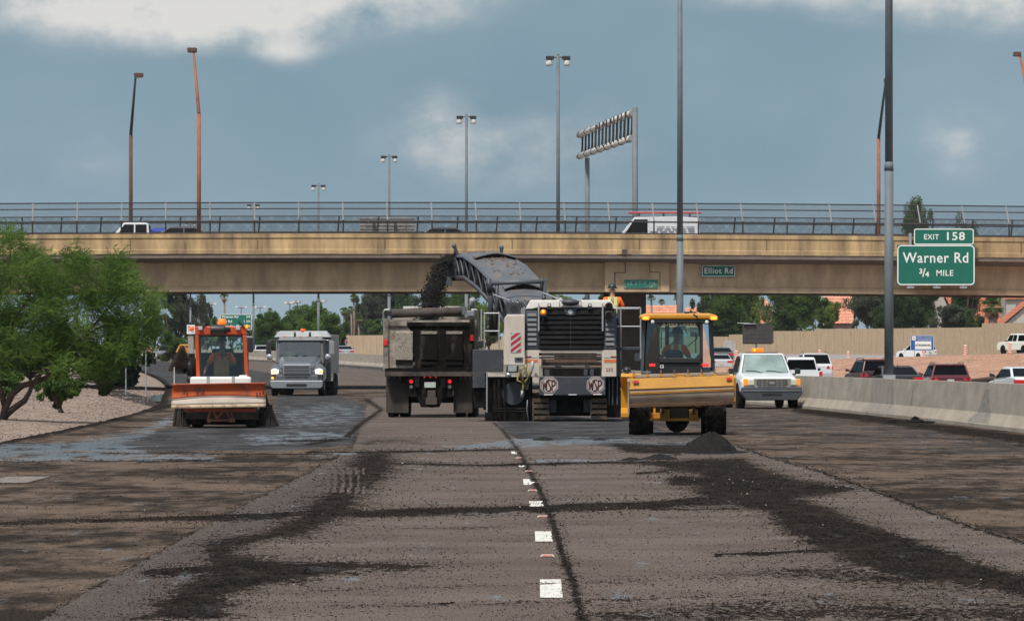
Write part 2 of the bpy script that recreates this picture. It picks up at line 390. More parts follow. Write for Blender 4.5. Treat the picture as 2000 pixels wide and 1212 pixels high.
MILL = [([(695, 882), (762, 882), (785, 905), (772, 930), (715, 972), (700, 1005), (660, 1022), (610, 1048), (520, 1062), (470, 1080), (560, 1096), (700, 1100), (850, 1110), (720, 1120), (600, 1135), (520, 1150), (455, 1172), (440, 1215), (265, 1215), (300, 1180), (350, 1140), (392, 1120), (388, 1060), (500, 1040), (562, 1012), (590, 985), (650, 940)], 55, .86),
        ([(1330, 905), (1440, 897), (1470, 908), (1560, 935), (1640, 948), (1672, 956), (1640, 966), (1562, 975), (1620, 990), (1680, 1018), (1760, 1044), (1850, 1076), (1930, 1104), (2080, 1145), (2080, 1180), (1900, 1150), (1750, 1135), (1640, 1095), (1530, 1040), (1490, 1005), (1400, 985), (1350, 962), (1360, 930), (1290, 918)], 42, .90),
        ([(1140, 1180), (1400, 1176), (1560, 1162), (2060, 1172), (2060, 1230), (1120, 1230)], 70, .56),
        ([(1400, 1125), (1650, 1095), (2080, 1150), (2080, 1172), (1700, 1150)], 60, .62),
        ([(1215, 900), (1450, 893), (1500, 918), (1300, 918)], 24, .8),
        ([(700, 852), (830, 858), (830, 868), (700, 872)], 20, .5),
        ([(1190, 866), (1340, 872), (1330, 890), (1215, 884)], 12, .8)]
MLINES = [([(330, 1016), (500, 1010), (600, 1006), (750, 1002), (900, 999), (1060, 995), (1200, 990), (1300, 986), (1420, 978)], 15, 26, 1.0),
          ([(0, 1024), (200, 1018), (330, 1014)], 6, 9, .85), ([(690, 1003), (800, 1004)], 24, 18, .9),
          ([(765, 906), (950, 910), (1100, 906), (1300, 903)], 8, 9, .8), ([(700, 884), (850, 882), (1000, 878)], 8, 6, .85),
          ([(965, 826), (985, 845), (1002, 866), (1018, 890), (1036, 925), (1052, 955), (1066, 985), (1080, 1025), (1094, 1070), (1108, 1110), (1122, 1150), (1136, 1215)], 4, 12, .72),
          ([(1440, 872), (1500, 893), (1600, 921), (1700, 957), (1800, 996), (1900, 1032), (2060, 1080)], 4, 8, .8),
          ([(700, 845), (690, 868), (655, 893), (600, 925), (480, 985), (400, 1027), (300, 1085), (180, 1150), (60, 1225)], 5, 5, .5),
          ([(700, 832), (672, 858), (600, 868)], 7, 7, .8), ([(715, 780), (745, 800), (700, 832)], 8, 8, .7),
          ([(600, 1155), (1100, 1140), (1500, 1128), (2000, 1120)], 4, 4, .5), ([(650, 1188), (1100, 1176), (1500, 1164)], 5, 5, .55),
          ([(680, 1034), (1100, 1028)], 3, 3, .5), ([(1270, 998), (1440, 994)], 5, 4, .8), ([(1400, 1086), (1650, 1076)], 8, 14, .8),
          ([(560, 862), (690, 858)], 9, 6, .75), ([(200, 886), (650, 888)], 5, 5, .7), ([(0, 902), (430, 900)], 4, 4, .7), ([(0, 860), (160, 832), (335, 792)], 10, 9, .95),
          ([(300, 1120), (600, 1106), (840, 1109)], 22, 8, .95), ([(1330, 940), (1450, 945), (1660, 956)], 30, 10, .95), ([(1250, 925), (1360, 915)], 10, 12, .7),
          ([(600, 884), (760, 884)], 5, 8, .8), ([(1560, 802), (1700, 818), (1850, 838), (2000, 858)], 14, 24, .95)]
BROWN = [([(-400, 845), (330, 780), (700, 740), (760, 740), (712, 800), (700, 845), (688, 880), (600, 925), (480, 985), (300, 1085), (180, 1150), (60, 1225), (-700, 1230)], 5, 1.0),
         ([(1215, 740), (1600, 740), (2400, 850), (2400, 1300), (2070, 1078), (1900, 1027), (1800, 991), (1700, 953), (1600, 918), (1500, 890), (1430, 868), (1330, 845), (1215, 835)], 5, 1.0)]
STRIP = [([(688, 884), (760, 884), (640, 960), (575, 1010), (400, 1110), (260, 1225), (60, 1225), (300, 1085), (480, 985)], 30, .9)]
GREY = [([(540, 772), (660, 772), (712, 790), (715, 815), (700, 845), (690, 868), (560, 880), (200, 878), (-50, 880), (-50, 868), (200, 862), (330, 836), (540, 830)], 14, .95),
        ([(965, 812), (1200, 815), (1260, 835), (1380, 850), (1330, 880), (1190, 872), (1010, 856), (985, 845)], 8, .95),
        ([(1215, 785), (1560, 790), (2200, 870), (2200, 905), (1900, 895), (1430, 850), (1215, 835)], 30, .45)]
WET = [([(-100, 868), (120, 866), (230, 848), (330, 812), (345, 822), (300, 846), (240, 868), (300, 884), (450, 893), (420, 899), (-100, 903)], 16, .95),
       ([(470, 850), (600, 842), (690, 842), (688, 860), (560, 866), (480, 866)], 14, .75), ([(540, 800), (650, 786), (708, 796), (700, 826), (560, 840)], 20, .62),
       ([(1000, 856), (1180, 856), (1340, 852), (1390, 862), (1330, 868), (1200, 866), (1010, 874), (840, 884), (830, 878)], 12, .95),
       ([(1050, 896), (1240, 895), (1300, 900), (1050, 903)], 8, .8), ([(600, 884), (700, 882), (700, 890), (600, 890)], 5, .8), ([(380, 1125), (330, 1150), (360, 1120)], 10, .8)]

# ================= setting: terrain
RED = np.array([(300, 60.), (440, 52), (515, 43), (537, 41), (577, 38.5), (608, 34.5), (660, 27), (740, 10), (900, -25), (1200, -60)])
def ramp_x(d): return np.interp(d, RED[:, 0], RED[:, 1])
def ramp_z(d): return np.interp(d, [300, 440, 515, 577, 608, 660, 740, 900, 1200], [3.2, 2.6, 2.05, 1.55, 1.3, 1.35, 1.6, 2.0, 2.3])
def terrain_z(x, d):
    o = x-CX(d); e = EZ(d)-.09
    rx = ramp_x(d); rz = np.maximum(ramp_z(d), e)
    t = np.clip((o-20)/np.maximum(rx-.5-CX(d)-20, 3), 0, 1)
    zr = e+(rz-.06-e)*t**.8
    zr = zr+np.where(x > rx, np.minimum((x-rx)*.045, .75), 0)
    lo = np.clip(-22.3-o, 0, 60); zl = e+np.minimum(lo*.035, .9)+np.where(d > 560, np.clip((lo-6)*.12, 0, 4.5), 0)
    wob = .05*np.sin(x*.9+d*.21)*np.sin(d*.13-x*.4)
    z = np.where(o > 0, zr+wob*t, zl+wob*np.clip(lo/3, 0, 1))
    return z
def make_terrain():
    dl = np.concatenate([np.arange(5, 120, 3), np.arange(120, 420, 1.6), np.arange(420, 760, 4), np.arange(760, 1200, 12), [1300, 1500, 2000, 3000, 5000, 9000, 20000]])
    ol = np.concatenate([[-9000, -3000, -1000, -400, -150, -100, -80], np.arange(-70, -22, 1.2), [-22.2, -21.6, -15, -5, 0, 8, 17, 19.5], np.arange(20, 70, 1.2), np.arange(72, 130, 4), [150, 250, 600, 2000, 9000]])
    D, O = np.meshgrid(dl, ol, indexing='ij'); X = O+CX(D); Z = terrain_z(X, D)
    V = np.stack([X, D, Z], -1).reshape(-1, 3); nr, nc = D.shape; i = np.arange(nr*nc).reshape(nr, nc)
    F = np.stack([i[:-1, :-1], i[:-1, 1:], i[1:, 1:], i[1:, :-1]], -1).reshape(-1, 4)
    o = np_mesh('terrain', V, F, ground_mat('gravel_ground', True), smooth=True)
    attr(o, 'red', (np.clip((O-18)/3, 0, 1)*np.clip((ramp_x(D)+1-X)/2, .25, 1)).ravel()); attr(o, 'tan', (np.clip((-30-O)/6, 0, 1)*np.clip((D-520)/40, 0, 1)).ravel())
    tag(o, kind='structure')
make_terrain()
# ---- closed roadway with its masks
def road_height(X, D, mill, brown):
    z = EZ(D)+mill*.022*(1+.8*np.sin(X*9.1+D*5.3)*np.sin(D*7.7-X*4.1))-brown*.0
    return z
def make_road():
    py = np.concatenate([np.arange(1320, 1224, -12.), np.arange(1224, 900, -2.0), np.arange(900, 800, -1.4), np.arange(800, 750, -2.0)])
    d = FP*HC/(py-700); d = np.concatenate([[5, 12, 20], d, np.arange(d[-1]+8, 1000, 9)])
    cols = np.concatenate([np.arange(-160, 2160, 5.0)])
    Lx, Rx = CX(d)-22.0, CX(d)-.12
    n = len(cols); eps = .004
    X = (cols[None, :]-1000)*d[:, None]/FP
    k = np.arange(n)[None, :]
    X = np.maximum(np.minimum(X, (Rx-1.0)[:, None]-eps*(n-k)), (Lx+1.5)[:, None]+eps*k)
    ext = 6; a = np.linspace(0, 1, ext, endpoint=False)[None, :]
    XL = Lx[:, None]+(X[:, :1]-Lx[:, None])*a; XR = X[:, -1:]+(Rx[:, None]-X[:, -1:])*(np.arange(1, ext+1)/ext)[None, :]
    X = np.concatenate([XL, X, XR], 1); D = np.repeat(d[:, None], X.shape[1], 1)
    px = 1000+X*FP/D; pyy = 700+HC*FP/D; near = np.clip((D-8)/20, 0, 1)
    mill = np.maximum(polymask(px, pyy, MILL), linemask(px, pyy, MLINES))*(pyy > 765)*near
    # rubber tyre chevrons pressed into the windrow
    ch = (pyy > 912) & (pyy < 966) & (px > 615) & (px < 712); mill = np.where(ch, mill*(.45+.55*(np.sin(px*.42+((pyy-940)*.05)**2) > -.1)), mill)
    edgel = np.clip(1.2-(D*0+X-(CX(D)-22))/.5, 0, 1)*(D > 90); mill = np.maximum(mill, edgel*.9)
    brown = polymask(px, pyy, BROWN); brown = np.where(pyy < 775, 1.0, brown)
    strip = polymask(px, pyy, STRIP); grey = polymask(px, pyy, GREY); wet = polymask(px, pyy, WET)*(pyy > 770)
    far = np.clip((D-280)/30, 0, 1); o = X-CX(D)
    grey = np.maximum(grey, far*np.where((o < -13) | ((o > -2.4)), .9, 0)); brown = np.where(D > 285, np.where((o > -9) & (o < -3), 0, brown), brown)
    brown = np.where((D > 285) & (o > -13) & (o < -9), .3, brown)
    Z = road_height(X, D, mill, brown)
    # raised ridges of the crosswise windrow and of the heap
    V = np.stack([X, D, Z], -1).reshape(-1, 3); nr, nc = X.shape; i = np.arange(nr*nc).reshape(nr, nc)
    F = np.stack([i[:-1, :-1], i[:-1, 1:], i[1:, 1:], i[1:, :-1]], -1).reshape(-1, 4)
    ob = np_mesh('roadway', V, F, ground_mat('milled_roadway'), smooth=True)
    for nm, a_ in (('mill', mill), ('brown', brown), ('strip', strip), ('grey', grey), ('wet', wet)): attr(ob, nm, a_.ravel())
    tag(ob, kind='structure')
    return px, pyy, X, D, Z, mill
RP, RY, RX_, RD_, RZ_, RM_ = make_road()
M_CHIP = mat('asphalt_chips', (.016, .013, .012), rough=.95, spec=.1, var=.7, scale=14); M_CHIPL = mat('pale_chips', (.42, .38, .34), rough=.8, var=.3)
def chips():
    """loose asphalt chips over the pavement, thicker where the millings lie"""
    rng = np.random.default_rng(3); n = 150000
    px = rng.uniform(-60, 2060, n); py = 1240-(rng.random(n)**1.25)*390
    mill = np.maximum(polymask(px, py, [(a, b*2.6, c) for a, b, c in MILL]), linemask(px, py, [(a, b*2.2, c*2.2, e) for a, b, c, e in MLINES]))
    clump = .5+.5*np.sin(px*.013+1.7*np.sin(py*.02))*np.sin(py*.045+px*.006)
    keep = rng.random(n) < (.035+.08*clump+.62*mill**.9); px, py, mill = px[keep], py[keep], mill[keep]
    d = FP*HC/(py-700); x = (px-1000)*d/FP; ok = x < CX(d)-.8; px, py, mill, d, x = px[ok], py[ok], mill[ok], d[ok], x[ok]
    n = len(x); s = .0026+.0075*rng.random(n)**3+.003*mill*rng.random(n); s *= np.clip(d/55, .8, 1.6)
    base = np.array([(1, 0, 0), (0, 1, 0), (-1, 0, 0), (0, -1, 0), (0, 0, .8), (0, 0, -.4)], float); f = np.array([(0, 1, 4), (1, 2, 4), (2, 3, 4), (3, 0, 4), (1, 0, 5), (2, 1, 5), (3, 2, 5), (0, 3, 5)])
    th = rng.random(n)*6.28; B = base[None]*(1+rng.uniform(-.35, .35, (n, 6, 1)))*s[:, None, None]
    c, si = np.cos(th)[:, None], np.sin(th)[:, None]; Vx = B[..., 0]*c-B[..., 1]*si; Vy = B[..., 0]*si+B[..., 1]*c
    V = np.stack([Vx+x[:, None], Vy*1.3+d[:, None], B[..., 2]+(mill*.03+s*.35)[:, None]], -1).reshape(-1, 3)
    F = (f[None]+(np.arange(n)*6)[:, None, None]).reshape(-1, 3)
    mi = np.repeat((rng.random(n) < .006+.055*((mill > .85) & (px > 1380) & (py < 1100))).astype(int), 8)
    o = np_mesh('loose_chips', V, F, [M_CHIP, M_CHIPL], mi=mi); tag(o, 'loose black asphalt chips scattered over the road surface', 'gravel', kind='stuff')
chips()
def heap():
    """cone of millings right of centre"""
    rng = np.random.default_rng(5); cx, cd = PX(1388, 104), 104.0; nr, na = 26, 64; V = [(cx, cd, 0)]
    prof = lambda r, a: .43*max(0, 1-r)**1.15 if r < 1 else 0
    V = []; 
    for j in range(nr):
        r = j/(nr-1)
        for k in range(na):
            a = 2*pi*k/na; ex = .50*(1+.10*sin(a*2+.5)+.65*max(0, -cos(a))**3+.35*max(0, cos(a))**3); ey = 1.9
            h = .285*max(0, 1-(r/.68)**1.7)+.06*(1-r)
            h = h*(1+.10*sin(a*3+1)) if 0 < j < nr-1 else h
            h += (.012*min(r*4, 1)*rng.standard_normal() if 0 < j < nr-1 else 0)
            V.append((cx+ex*r*cos(a)*(1+.03*rng.standard_normal()), cd+ey*r*sin(a), max(h, -.02) if j < nr-1 else -.03))
    i = np.arange(nr*na).reshape(nr, na); F = [(i[a, b], i[a, (b+1) % na], i[a+1, (b+1) % na], i[a+1, b]) for a in range(nr-1) for b in range(na)]
    m = MB(); m.v = [tuple(map(float, v)) for v in V]; m.f = [tuple(int(q) for q in f) for f in F]; m.m = [0]*len(F); m.sm = [True]*len(F)
    tag(m.build('millings_heap', M_HEAP), 'conical heap of black asphalt millings in front of the yellow tractor', 'heap')
    for (px, py, w, h, lb) in ((1288, 897, .30, .09, 'low flat clod of black millings left of the conical heap'), (1232, 899, .20, .05, 'small flat clod of black millings farthest left of the conical heap'),
                               (1062, 859, .22, .06, 'wet clod of black millings on the glossy patch behind the milling machine'), (1170, 859, .16, .04, 'thin clod of black millings on the glossy patch, nearer the yellow tractor')):
        x, d = G(px, py); m = MB(); nr2, na2 = 7, 20; m.smooth = True
        rings = [[(x+w*(j/(nr2-1)+.02)*cos(2*pi*k/na2)*(1+.2*sin(k*1.9)), d+w*2.5*(j/(nr2-1)+.02)*sin(2*pi*k/na2), (h*(1-(j/(nr2-1))**1.5)+(rng.uniform(-.01, .01) if j < nr2-1 else -.02))) for k in range(na2)] for j in range(nr2)]
        m.loft(rings, caps=False); tag(m.build('millings_clod', M_HEAP), lb, 'clod', 'clods of millings on the road')
M_HEAP = mat('millings', (.012, .010, .0085), rough=.95, var=.6, scale=22, bump=1.0, bscale=30, spec=.2)
heap()
# ---- the open carriageway beyond the median and the ramp
M_ASPH = mat('old_asphalt', (.16, .15, .145), rough=.9, var=.15, scale=.6, bump=.2, bscale=40)
M_PAINT = mat('road_paint', (.62, .60, .54), rough=.8, var=.12, scale=12, dirt=(.12, .1, .085), damt=.38, dscale=30, dhard=.06)
def strip_mesh(name, dl, x0, x1, zf, m, kind='structure', rise=0.0):
    V = []; 
    for d in dl: V += [(x0(d), d, zf(d)), (x1(d), d, zf(d)+rise)]
    F = [(2*i, 2*i+1, 2*i+3, 2*i+2) for i in range(len(dl)-1)]
    o = np_mesh(name, V, F, m); tag(o, kind=kind); return o
dl = np.arange(60, 1100, 8.)
strip_mesh('carriageway', dl, lambda d: float(CX(d))+.1, lambda d: float(CX(d))+19.6, lambda d: float(EZ(d))-.03, M_ASPH)
strip_mesh('ramp', np.arange(430, 1000, 8.), lambda d: float(ramp_x(d)), lambda d: float(ramp_x(d))+11.0, lambda d: float(max(ramp_z(d), EZ(d)))+.05, mat('ramp_concrete', (.24, .22, .205), rough=.9, var=.12, scale=.4), rise=.52)
for k, (o0) in enumerate((3.2, 6.9, 10.5, 14.2, 18.0)):
    if k in (0, 4): strip_mesh('lane_marking', np.arange(140, 900, 8.), lambda d, o0=o0: float(CX(d))+o0, lambda d, o0=o0: float(CX(d))+o0+.12, lambda d: float(EZ(d))-.026, M_PAINT)
# remaining dashed lane line on the closed roadway
for (cx, y0, y1) in ((1077, 1132.5, 1168), (1062.5, 1038.5, 1058), (1048.5, 979, 989.5), (1034.5, 936, 947), (1024, 908, 912), (1008.5, 882, 886.5)):
    x0, d0 = G(cx, y1); x1, d1 = G(cx-2, y0); w = .078; m = MB()
    m.box(-w, w, -.5, .5, .0, .003); 
    m.v = [(x0+(x1-x0)*(v[1]+.5)+v[0], d0+(d1-d0)*(v[1]+.5), .006+v[2]) for v in m.v]
    tag(m.build('lane_marking', M_PAINT), kind='structure')
for (px, py) in ((15, 938),):
    x0, d0 = G(15, 943); x1, d1 = G(20, 931); m = MB(); m.box(-.35, .25, d0, d1, .006, .009); m.v = [(v[0]+x0, v[1], v[2]) for v in m.v]; tag(m.build('lane_marking', mat('worn_paint', (.30, .26, .22), dirt=(.12, .09, .07), damt=.6, dscale=9)), kind='structure')
M_RPM = mat('marker_plastic', (.42, .37, .33), rough=.4); M_RPMR = mat('marker_red', (.42, .15, .12), rough=.3)
rp0 = None
for k, (px, py, lb) in enumerate(((1069, 1087, 'nearest to the camera'), (1060, 1010, 'second nearest to the camera'), (1040, 959, 'third from the camera'), (1033, 921, 'fourth from the camera'), (1014, 895, 'farthest from the camera'))):
    x, d = G(px, py)
    if rp0 is None:
        rp0 = empty('pavement_marker', (0, 0, 0)); m = MB(); m.hexa([(-.06, -.05, 0), (.06, -.05, 0), (.06, .05, 0), (-.06, .05, 0), (-.045, -.02, .018), (.045, -.02, .018), (.045, .02, .018), (-.045, .02, .018)]); m.build('housing', M_RPM, rp0)
        m = MB(); m.hexa([(-.045, -.0525, .003), (.045, -.0525, .003), (.045, -.048, .003), (-.045, -.048, .003), (-.036, -.0265, .016), (.036, -.0265, .016), (.036, -.022, .016), (-.036, -.022, .016)]); m.build('reflector', M_RPMR, rp0); o = rp0
    else: o = copy_tree(rp0)
    o.location = (x, d, .006); tag(o, 'small raised marker on the lane line, '+lb, 'road marker', 'raised markers along the lane line')
# puddle on the gravel bank in the shade of the overpass
def puddle():
    pts = [(286, 773), (296, 769), (293, 765), (312, 762), (330, 763), (340, 767), (334, 772), (318, 775), (300, 776)]
    V = []
    for px, py in pts:
        d = FP*(HC-.12)/(py-700); V.append((PX(px, d), d, float(terrain_z(np.float64(PX(px, d)), d))+.012))
    z = max(v[2] for v in V); o = np_mesh('puddle', [(v[0], v[1], z) for v in V], [list(range(len(V)))], mat('water', (.05, .05, .05), rough=.06, var=.05)); tag(o, kind='structure')
puddle()

# ================= concrete median barrier
M_CONC = mat('barrier_concrete', (.365, .315, .25), rough=.9, var=.10, scale=1.2, dirt=(.22, .19, .15), damt=.42, dscale=.5, dstretch=(1, 1, 4), dhard=.4, bump=.25, bscale=30)
def barrier():
    root = empty('median_barrier', (float(CX(200)), 200, 0), label='long curving concrete median barrier with dark stains between the closed lanes and traffic', cat='barrier')
    prof = [(-.40, -.1), (-.40, .09), (-.22, .36), (-.12, 1.07), (.12, 1.07), (.22, .36), (.40, .09), (.40, -.1)]
    ds = np.concatenate([np.arange(40, 400, 6.1), np.arange(400, 1000, 12.)]); m = MB(); R = []
    for d in ds:
        c = float(CX(d)); sl = (float(CX(d+1))-c); n = Vector((1, -sl)).normalized()
        R.append([(c-root.location.x+p*n.x, d-200+p*n.y, float(EZ(d))+h) for p, h in prof])
    m.loft(R); m.build('barrier_wall', M_CONC, root)
    for d in ds[::1][10:60]:                       # open joints between the cast lengths
        c = float(CX(d))-root.location.x; MB().box(c-.125, c-.118, d-200-.01, d-200+.01, .37, 1.04).build('joint', mat('joint_dark', (.10, .09, .08)), root)
    st = mat('rubber_scuff', (.05, .045, .04), rough=.9, dirt=(.36, .33, .28), damt=.5, dscale=7, dstretch=(1, 3, 1), dhard=.3)
    rs = mat('brown_stain', (.13, .10, .08), rough=.9, dirt=(.38, .35, .30), damt=.50, dscale=5, dstretch=(1, 3.0, .35), dhard=.35)
    def face(d, pts, m_, name='stain'):
        V = []
        for (dd, h) in pts:
            c = float(CX(d+dd))-root.location.x
            p = np.interp(h, [.09, .36, 1.07], [-.40, -.22, -.12])-.004; V.append((c+p, d+dd-200, h))
        np_mesh(name, V, [list(range(len(V)))], m_, root)
    d0 = 141.5
    face(d0, [(0, .92), (1.0, .90), (1.6, .62), (2.0, .37), (-1.2, .37), (-.4, .6)], st); face(d0, [(2.0, .365), (3.2, .12), (-2.2, .12), (-1.2, .365)], st)
    d0 = 171
    face(d0, [(-3.2, 1.05), (3.5, 1.05), (3.0, .37), (-4.5, .37)], rs); face(d0, [(-4.5, .365), (3.0, .365), (4.5, .12), (-6.0, .12)], rs)
    face(161.5, [(-.1, .95), (.1, .95), (.2, .37), (-.3, .37)], st)
barrier()
# ---- debris by the barrier foot
x, d = G(1775, 826); m = MB()
for k in range(9): m.ico((x-.5+k*.14+random.uniform(-.05, .05), d+random.uniform(-.6, .6), .03), .09*random.uniform(.6, 1.3), (1.5, 1.5, .6), .3)
m.ico((x+.15, d, .06), .14, (1, 1, 1.2), .3)
tag(m.build('debris', M_HEAP), 'black tangle of debris lying at the foot of the concrete barrier', 'debris')

# ================= sound wall
def sound_wall():
    pts = np.array([(66, 560), (55.5, 640), (47, 680), (36, 720), (24.7, 760), (2, 830), (-23.4, 900), (-31, 925)], float)
    M_W = mat('wall_block', (.50, .385, .25), rough=.95, var=.10, scale=3, dirt=(.36, .28, .19), damt=.45, dscale=5, dstretch=(1, 1, .12), dhard=.3, bump=.6, bscale=12)
    M_G = mat('wall_joint', (.13, .095, .06), rough=.95)
    root = empty('sound_wall', (30, 740, 1.8), label='long tan ribbed concrete sound wall behind the ramp with a stepped top', cat='wall')
    m = MB(); g = MB(); seg = np.hypot(*np.diff(pts, axis=0).T); cum = np.concatenate([[0], np.cumsum(seg)]); tot = cum[-1]; s = 0; k = 0; px_step = [(2000, 630), (1925, 631), (1920, 639), (1742, 641), (1595, 642), (1593, 646), (1515, 646), (1512, 652), (1430, 653), (1428, 657), (1375, 657), (1300, 658), (1000, 658), (750, 654), (660, 655)]
    X_ = np.array([p[0] for p in px_step][::-1], float); Y_ = np.array([p[1] for p in px_step][::-1], float)
    while s < tot-1:
        w = .92; a = np.array([np.interp(s+.02, cum, pts[:, i]) for i in (0, 1)]); b = np.array([np.interp(s+w, cum, pts[:, i]) for i in (0, 1)])
        pxm = 1000+a[0]*FP/a[1]; top = PZ(np.interp(pxm, X_, Y_), a[1]); z0 = float(max(ramp_z(a[1]), EZ(a[1])))-.3
        t = (b-a)/np.linalg.norm(b-a); n = np.array([t[1], -t[0]])*.12*(1 if (k % 3) else 1.5)
        L = lambda q, z: (q[0]-30, q[1]-740, z-1.8)
        m.hexa([L(a+n, z0), L(b+n, z0), L(b-n, z0), L(a-n, z0), L(a+n, top), L(b+n, top), L(b-n, top), L(a-n, top)])
        a2 = b; b2 = np.array([np.interp(s+w+.16, cum, pts[:, i]) for i in (0, 1)]); n2 = n*.55
        g.hexa([L(a2+n2, z0), L(b2+n2, z0), L(b2-n2, z0), L(a2-n2, z0), L(a2+n2, top-.03), L(b2+n2, top-.03), L(b2-n2, top-.03), L(a2-n2, top-.03)])
        s += w+.14; k += 1
    m.build('panels', M_W, root); g.build('joints', M_G, root)
sound_wall()

# ================= overpass
BD = 302.0; BB = 329.0
SB = FP/BD
def cr(x): return -((x+8)/32.0)**2*.18          # gentle crest of the bridge deck
ZT, ZO, ZG = PZ(456, BD), PZ(495, BD), PZ(568.5, BD)
M_PAR = mat('parapet_paint', (.60, .42, .205), rough=.85, var=.10, scale=.8, dirt=(.17, .115, .07), damt=.53, dscale=1.1, dstretch=(1, 1, .16), dhard=.38, bump=.15, bscale=12)
M_GIR = mat('girder_paint', (.50, .365, .225), rough=.9, var=.10, scale=.7, dirt=(.27, .19, .13), damt=.36, dscale=1.6, dstretch=(1, 1, .3), dhard=.4, bump=.15, bscale=15)
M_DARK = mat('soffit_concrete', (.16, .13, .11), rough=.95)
def overpass():
    root = empty('overpass', (0, BD, 0), label='tan concrete freeway overpass crossing the whole view on a dark median pier', cat='bridge')
    xs = np.concatenate([[-140, -90, -60], np.arange(-44, 45, 4.), [60, 90, 140]])
    def sweep(name, prof, m_, zc=1.0):
        m = MB(); m.loft([[(float(x), y, z+cr(x)*zc) for y, z in prof] for x in xs]); return m.build(name, m_, root)
    sweep('parapet', [(0, ZO), (0, ZO+.20), (.03, ZO+.23), (.03, ZT-.24), (-.015, ZT-.21), (-.015, ZT), (.34, ZT), (.34, ZO)], M_PAR)
    y1 = BB-BD
    sweep('parapet', [(y1, ZO), (y1, ZT), (y1+.34, ZT), (y1+.34, ZO)], M_PAR)
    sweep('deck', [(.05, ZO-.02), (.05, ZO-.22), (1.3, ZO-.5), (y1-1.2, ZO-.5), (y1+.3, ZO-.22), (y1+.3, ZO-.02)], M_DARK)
    sweep('road_surface', [(.35, ZO-.19), (y1-.01, ZO-.19), (y1-.01, ZO-.1), (.35, ZO-.1)], M_ASPH)
    zb = PZ(573.5, BB)
    sweep('girder', [(1.05, ZO-.3), (1.15, ZG+.30), (1.02, ZG+.24), (1.02, ZG), (9.6, zb-.12), (9.6, ZO-.3)], M_GIR)
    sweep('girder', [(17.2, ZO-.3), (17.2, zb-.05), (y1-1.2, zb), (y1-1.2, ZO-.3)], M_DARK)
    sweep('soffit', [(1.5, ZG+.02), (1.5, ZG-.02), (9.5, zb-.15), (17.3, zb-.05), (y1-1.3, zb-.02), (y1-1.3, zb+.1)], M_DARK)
    # pier, with the hinge block that stands proud of the girder face
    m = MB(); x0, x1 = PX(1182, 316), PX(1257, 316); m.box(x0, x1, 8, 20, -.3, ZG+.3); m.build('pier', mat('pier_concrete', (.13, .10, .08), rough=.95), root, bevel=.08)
    hx0, hx1 = PX(1182, BD), PX(1308, BD); m = MB(); m.box(hx0, hx1, .86, 1.2, ZG-.02, ZO-.24); m.build('hinge_block', M_GIR, root)
    jm = mat('joint_line', (.07, .05, .04))
    def J(px0, py0, px1, py1): MB().box(PX(px0, BD), PX(px1, BD), .852, .862, PZ(py0, BD), PZ(py1, BD)).build('joint', jm, root)
    J(1221, 500, 1223, 532); J(1201, 531, 1223, 532.5); J(1200.5, 531, 1202.5, 562); J(1269, 500, 1270.5, 531); J(1269, 530, 1290, 531.5); J(1289, 531, 1290.5, 566)
    m = MB(); m.box(PX(1215, BD), PX(1225, BD), -.02, .06, PZ(497, BD), PZ(487, BD)); m.build('drain_stain', jm, root)
    for x in np.arange(-26, 27, 6.5): MB().box(x-.012, x+.012, -.018, .03, ZO+.24+cr(x), ZT-.26+cr(x)).build('parapet_joint', mat('joint_brown', (.13, .09, .05)), root)
    # abutment slopes beyond the frame keep the deck standing
    for sx in (-1, 1):
        m = MB(); m.hexa([(sx*75, -2, -.5), (sx*140, -2, -.5), (sx*140, y1+2, -.5), (sx*75, y1+2, -.5), (sx*80, 1.5, ZG-.3), (sx*140, 1.5, ZG-.3), (sx*140, y1-2, ZG-.3), (sx*80, y1-2, ZG-.3)]); m.build('abutment', M_GIR, root)
overpass()
M_BLK = mat('dark_steel', (.025, .023, .023), rough=.6); M_GALV = mat('galvanised', (.33, .345, .36), rough=.55, metal=.35, var=.12, scale=3); M_POST = mat('pale_post', (.24, .24, .24), rough=.6)
def chain_mat():
    m = bpy.data.materials.new('chain_link'); m.use_nodes = True; nt = m.node_tree; N = nt.nodes; L = nt.links; N.clear()
    tc = N.new('ShaderNodeTexCoord'); sx = N.new('ShaderNodeSeparateXYZ'); L.new(tc.outputs['Object'], sx.inputs[0])
    def M(op, a, b=0.):
        n = N.new('ShaderNodeMath'); n.operation = op
        for i, v in enumerate((a, b)):
            if isinstance(v, (int, float)): n.inputs[i].default_value = v
            else: L.new(v, n.inputs[i])
        return n.outputs[0]
    p = .075; u = M('FRACT', M('MULTIPLY', M('ADD', sx.outputs[0], sx.outputs[2]), 1/p)); v = M('FRACT', M('ADD', M('MULTIPLY', M('SUBTRACT', sx.outputs[0], sx.outputs[2]), 1/p), 500.))
    w = M('MAXIMUM', M('LESS_THAN', u, .15), M('LESS_THAN', v, .15))
    t = N.new('ShaderNodeBsdfTransparent'); d = N.new('ShaderNodeBsdfDiffuse'); d.inputs[0].default_value = (.05, .05, .055, 1)
    x = N.new('ShaderNodeMixShader'); L.new(w, x.inputs[0]); L.new(t.outputs[0], x.inputs[1]); L.new(d.outputs[0], x.inputs[2])
    o = N.new('ShaderNodeOutputMaterial'); L.new(x.outputs[0], o.inputs[0]); return m
M_CHAIN = chain_mat()
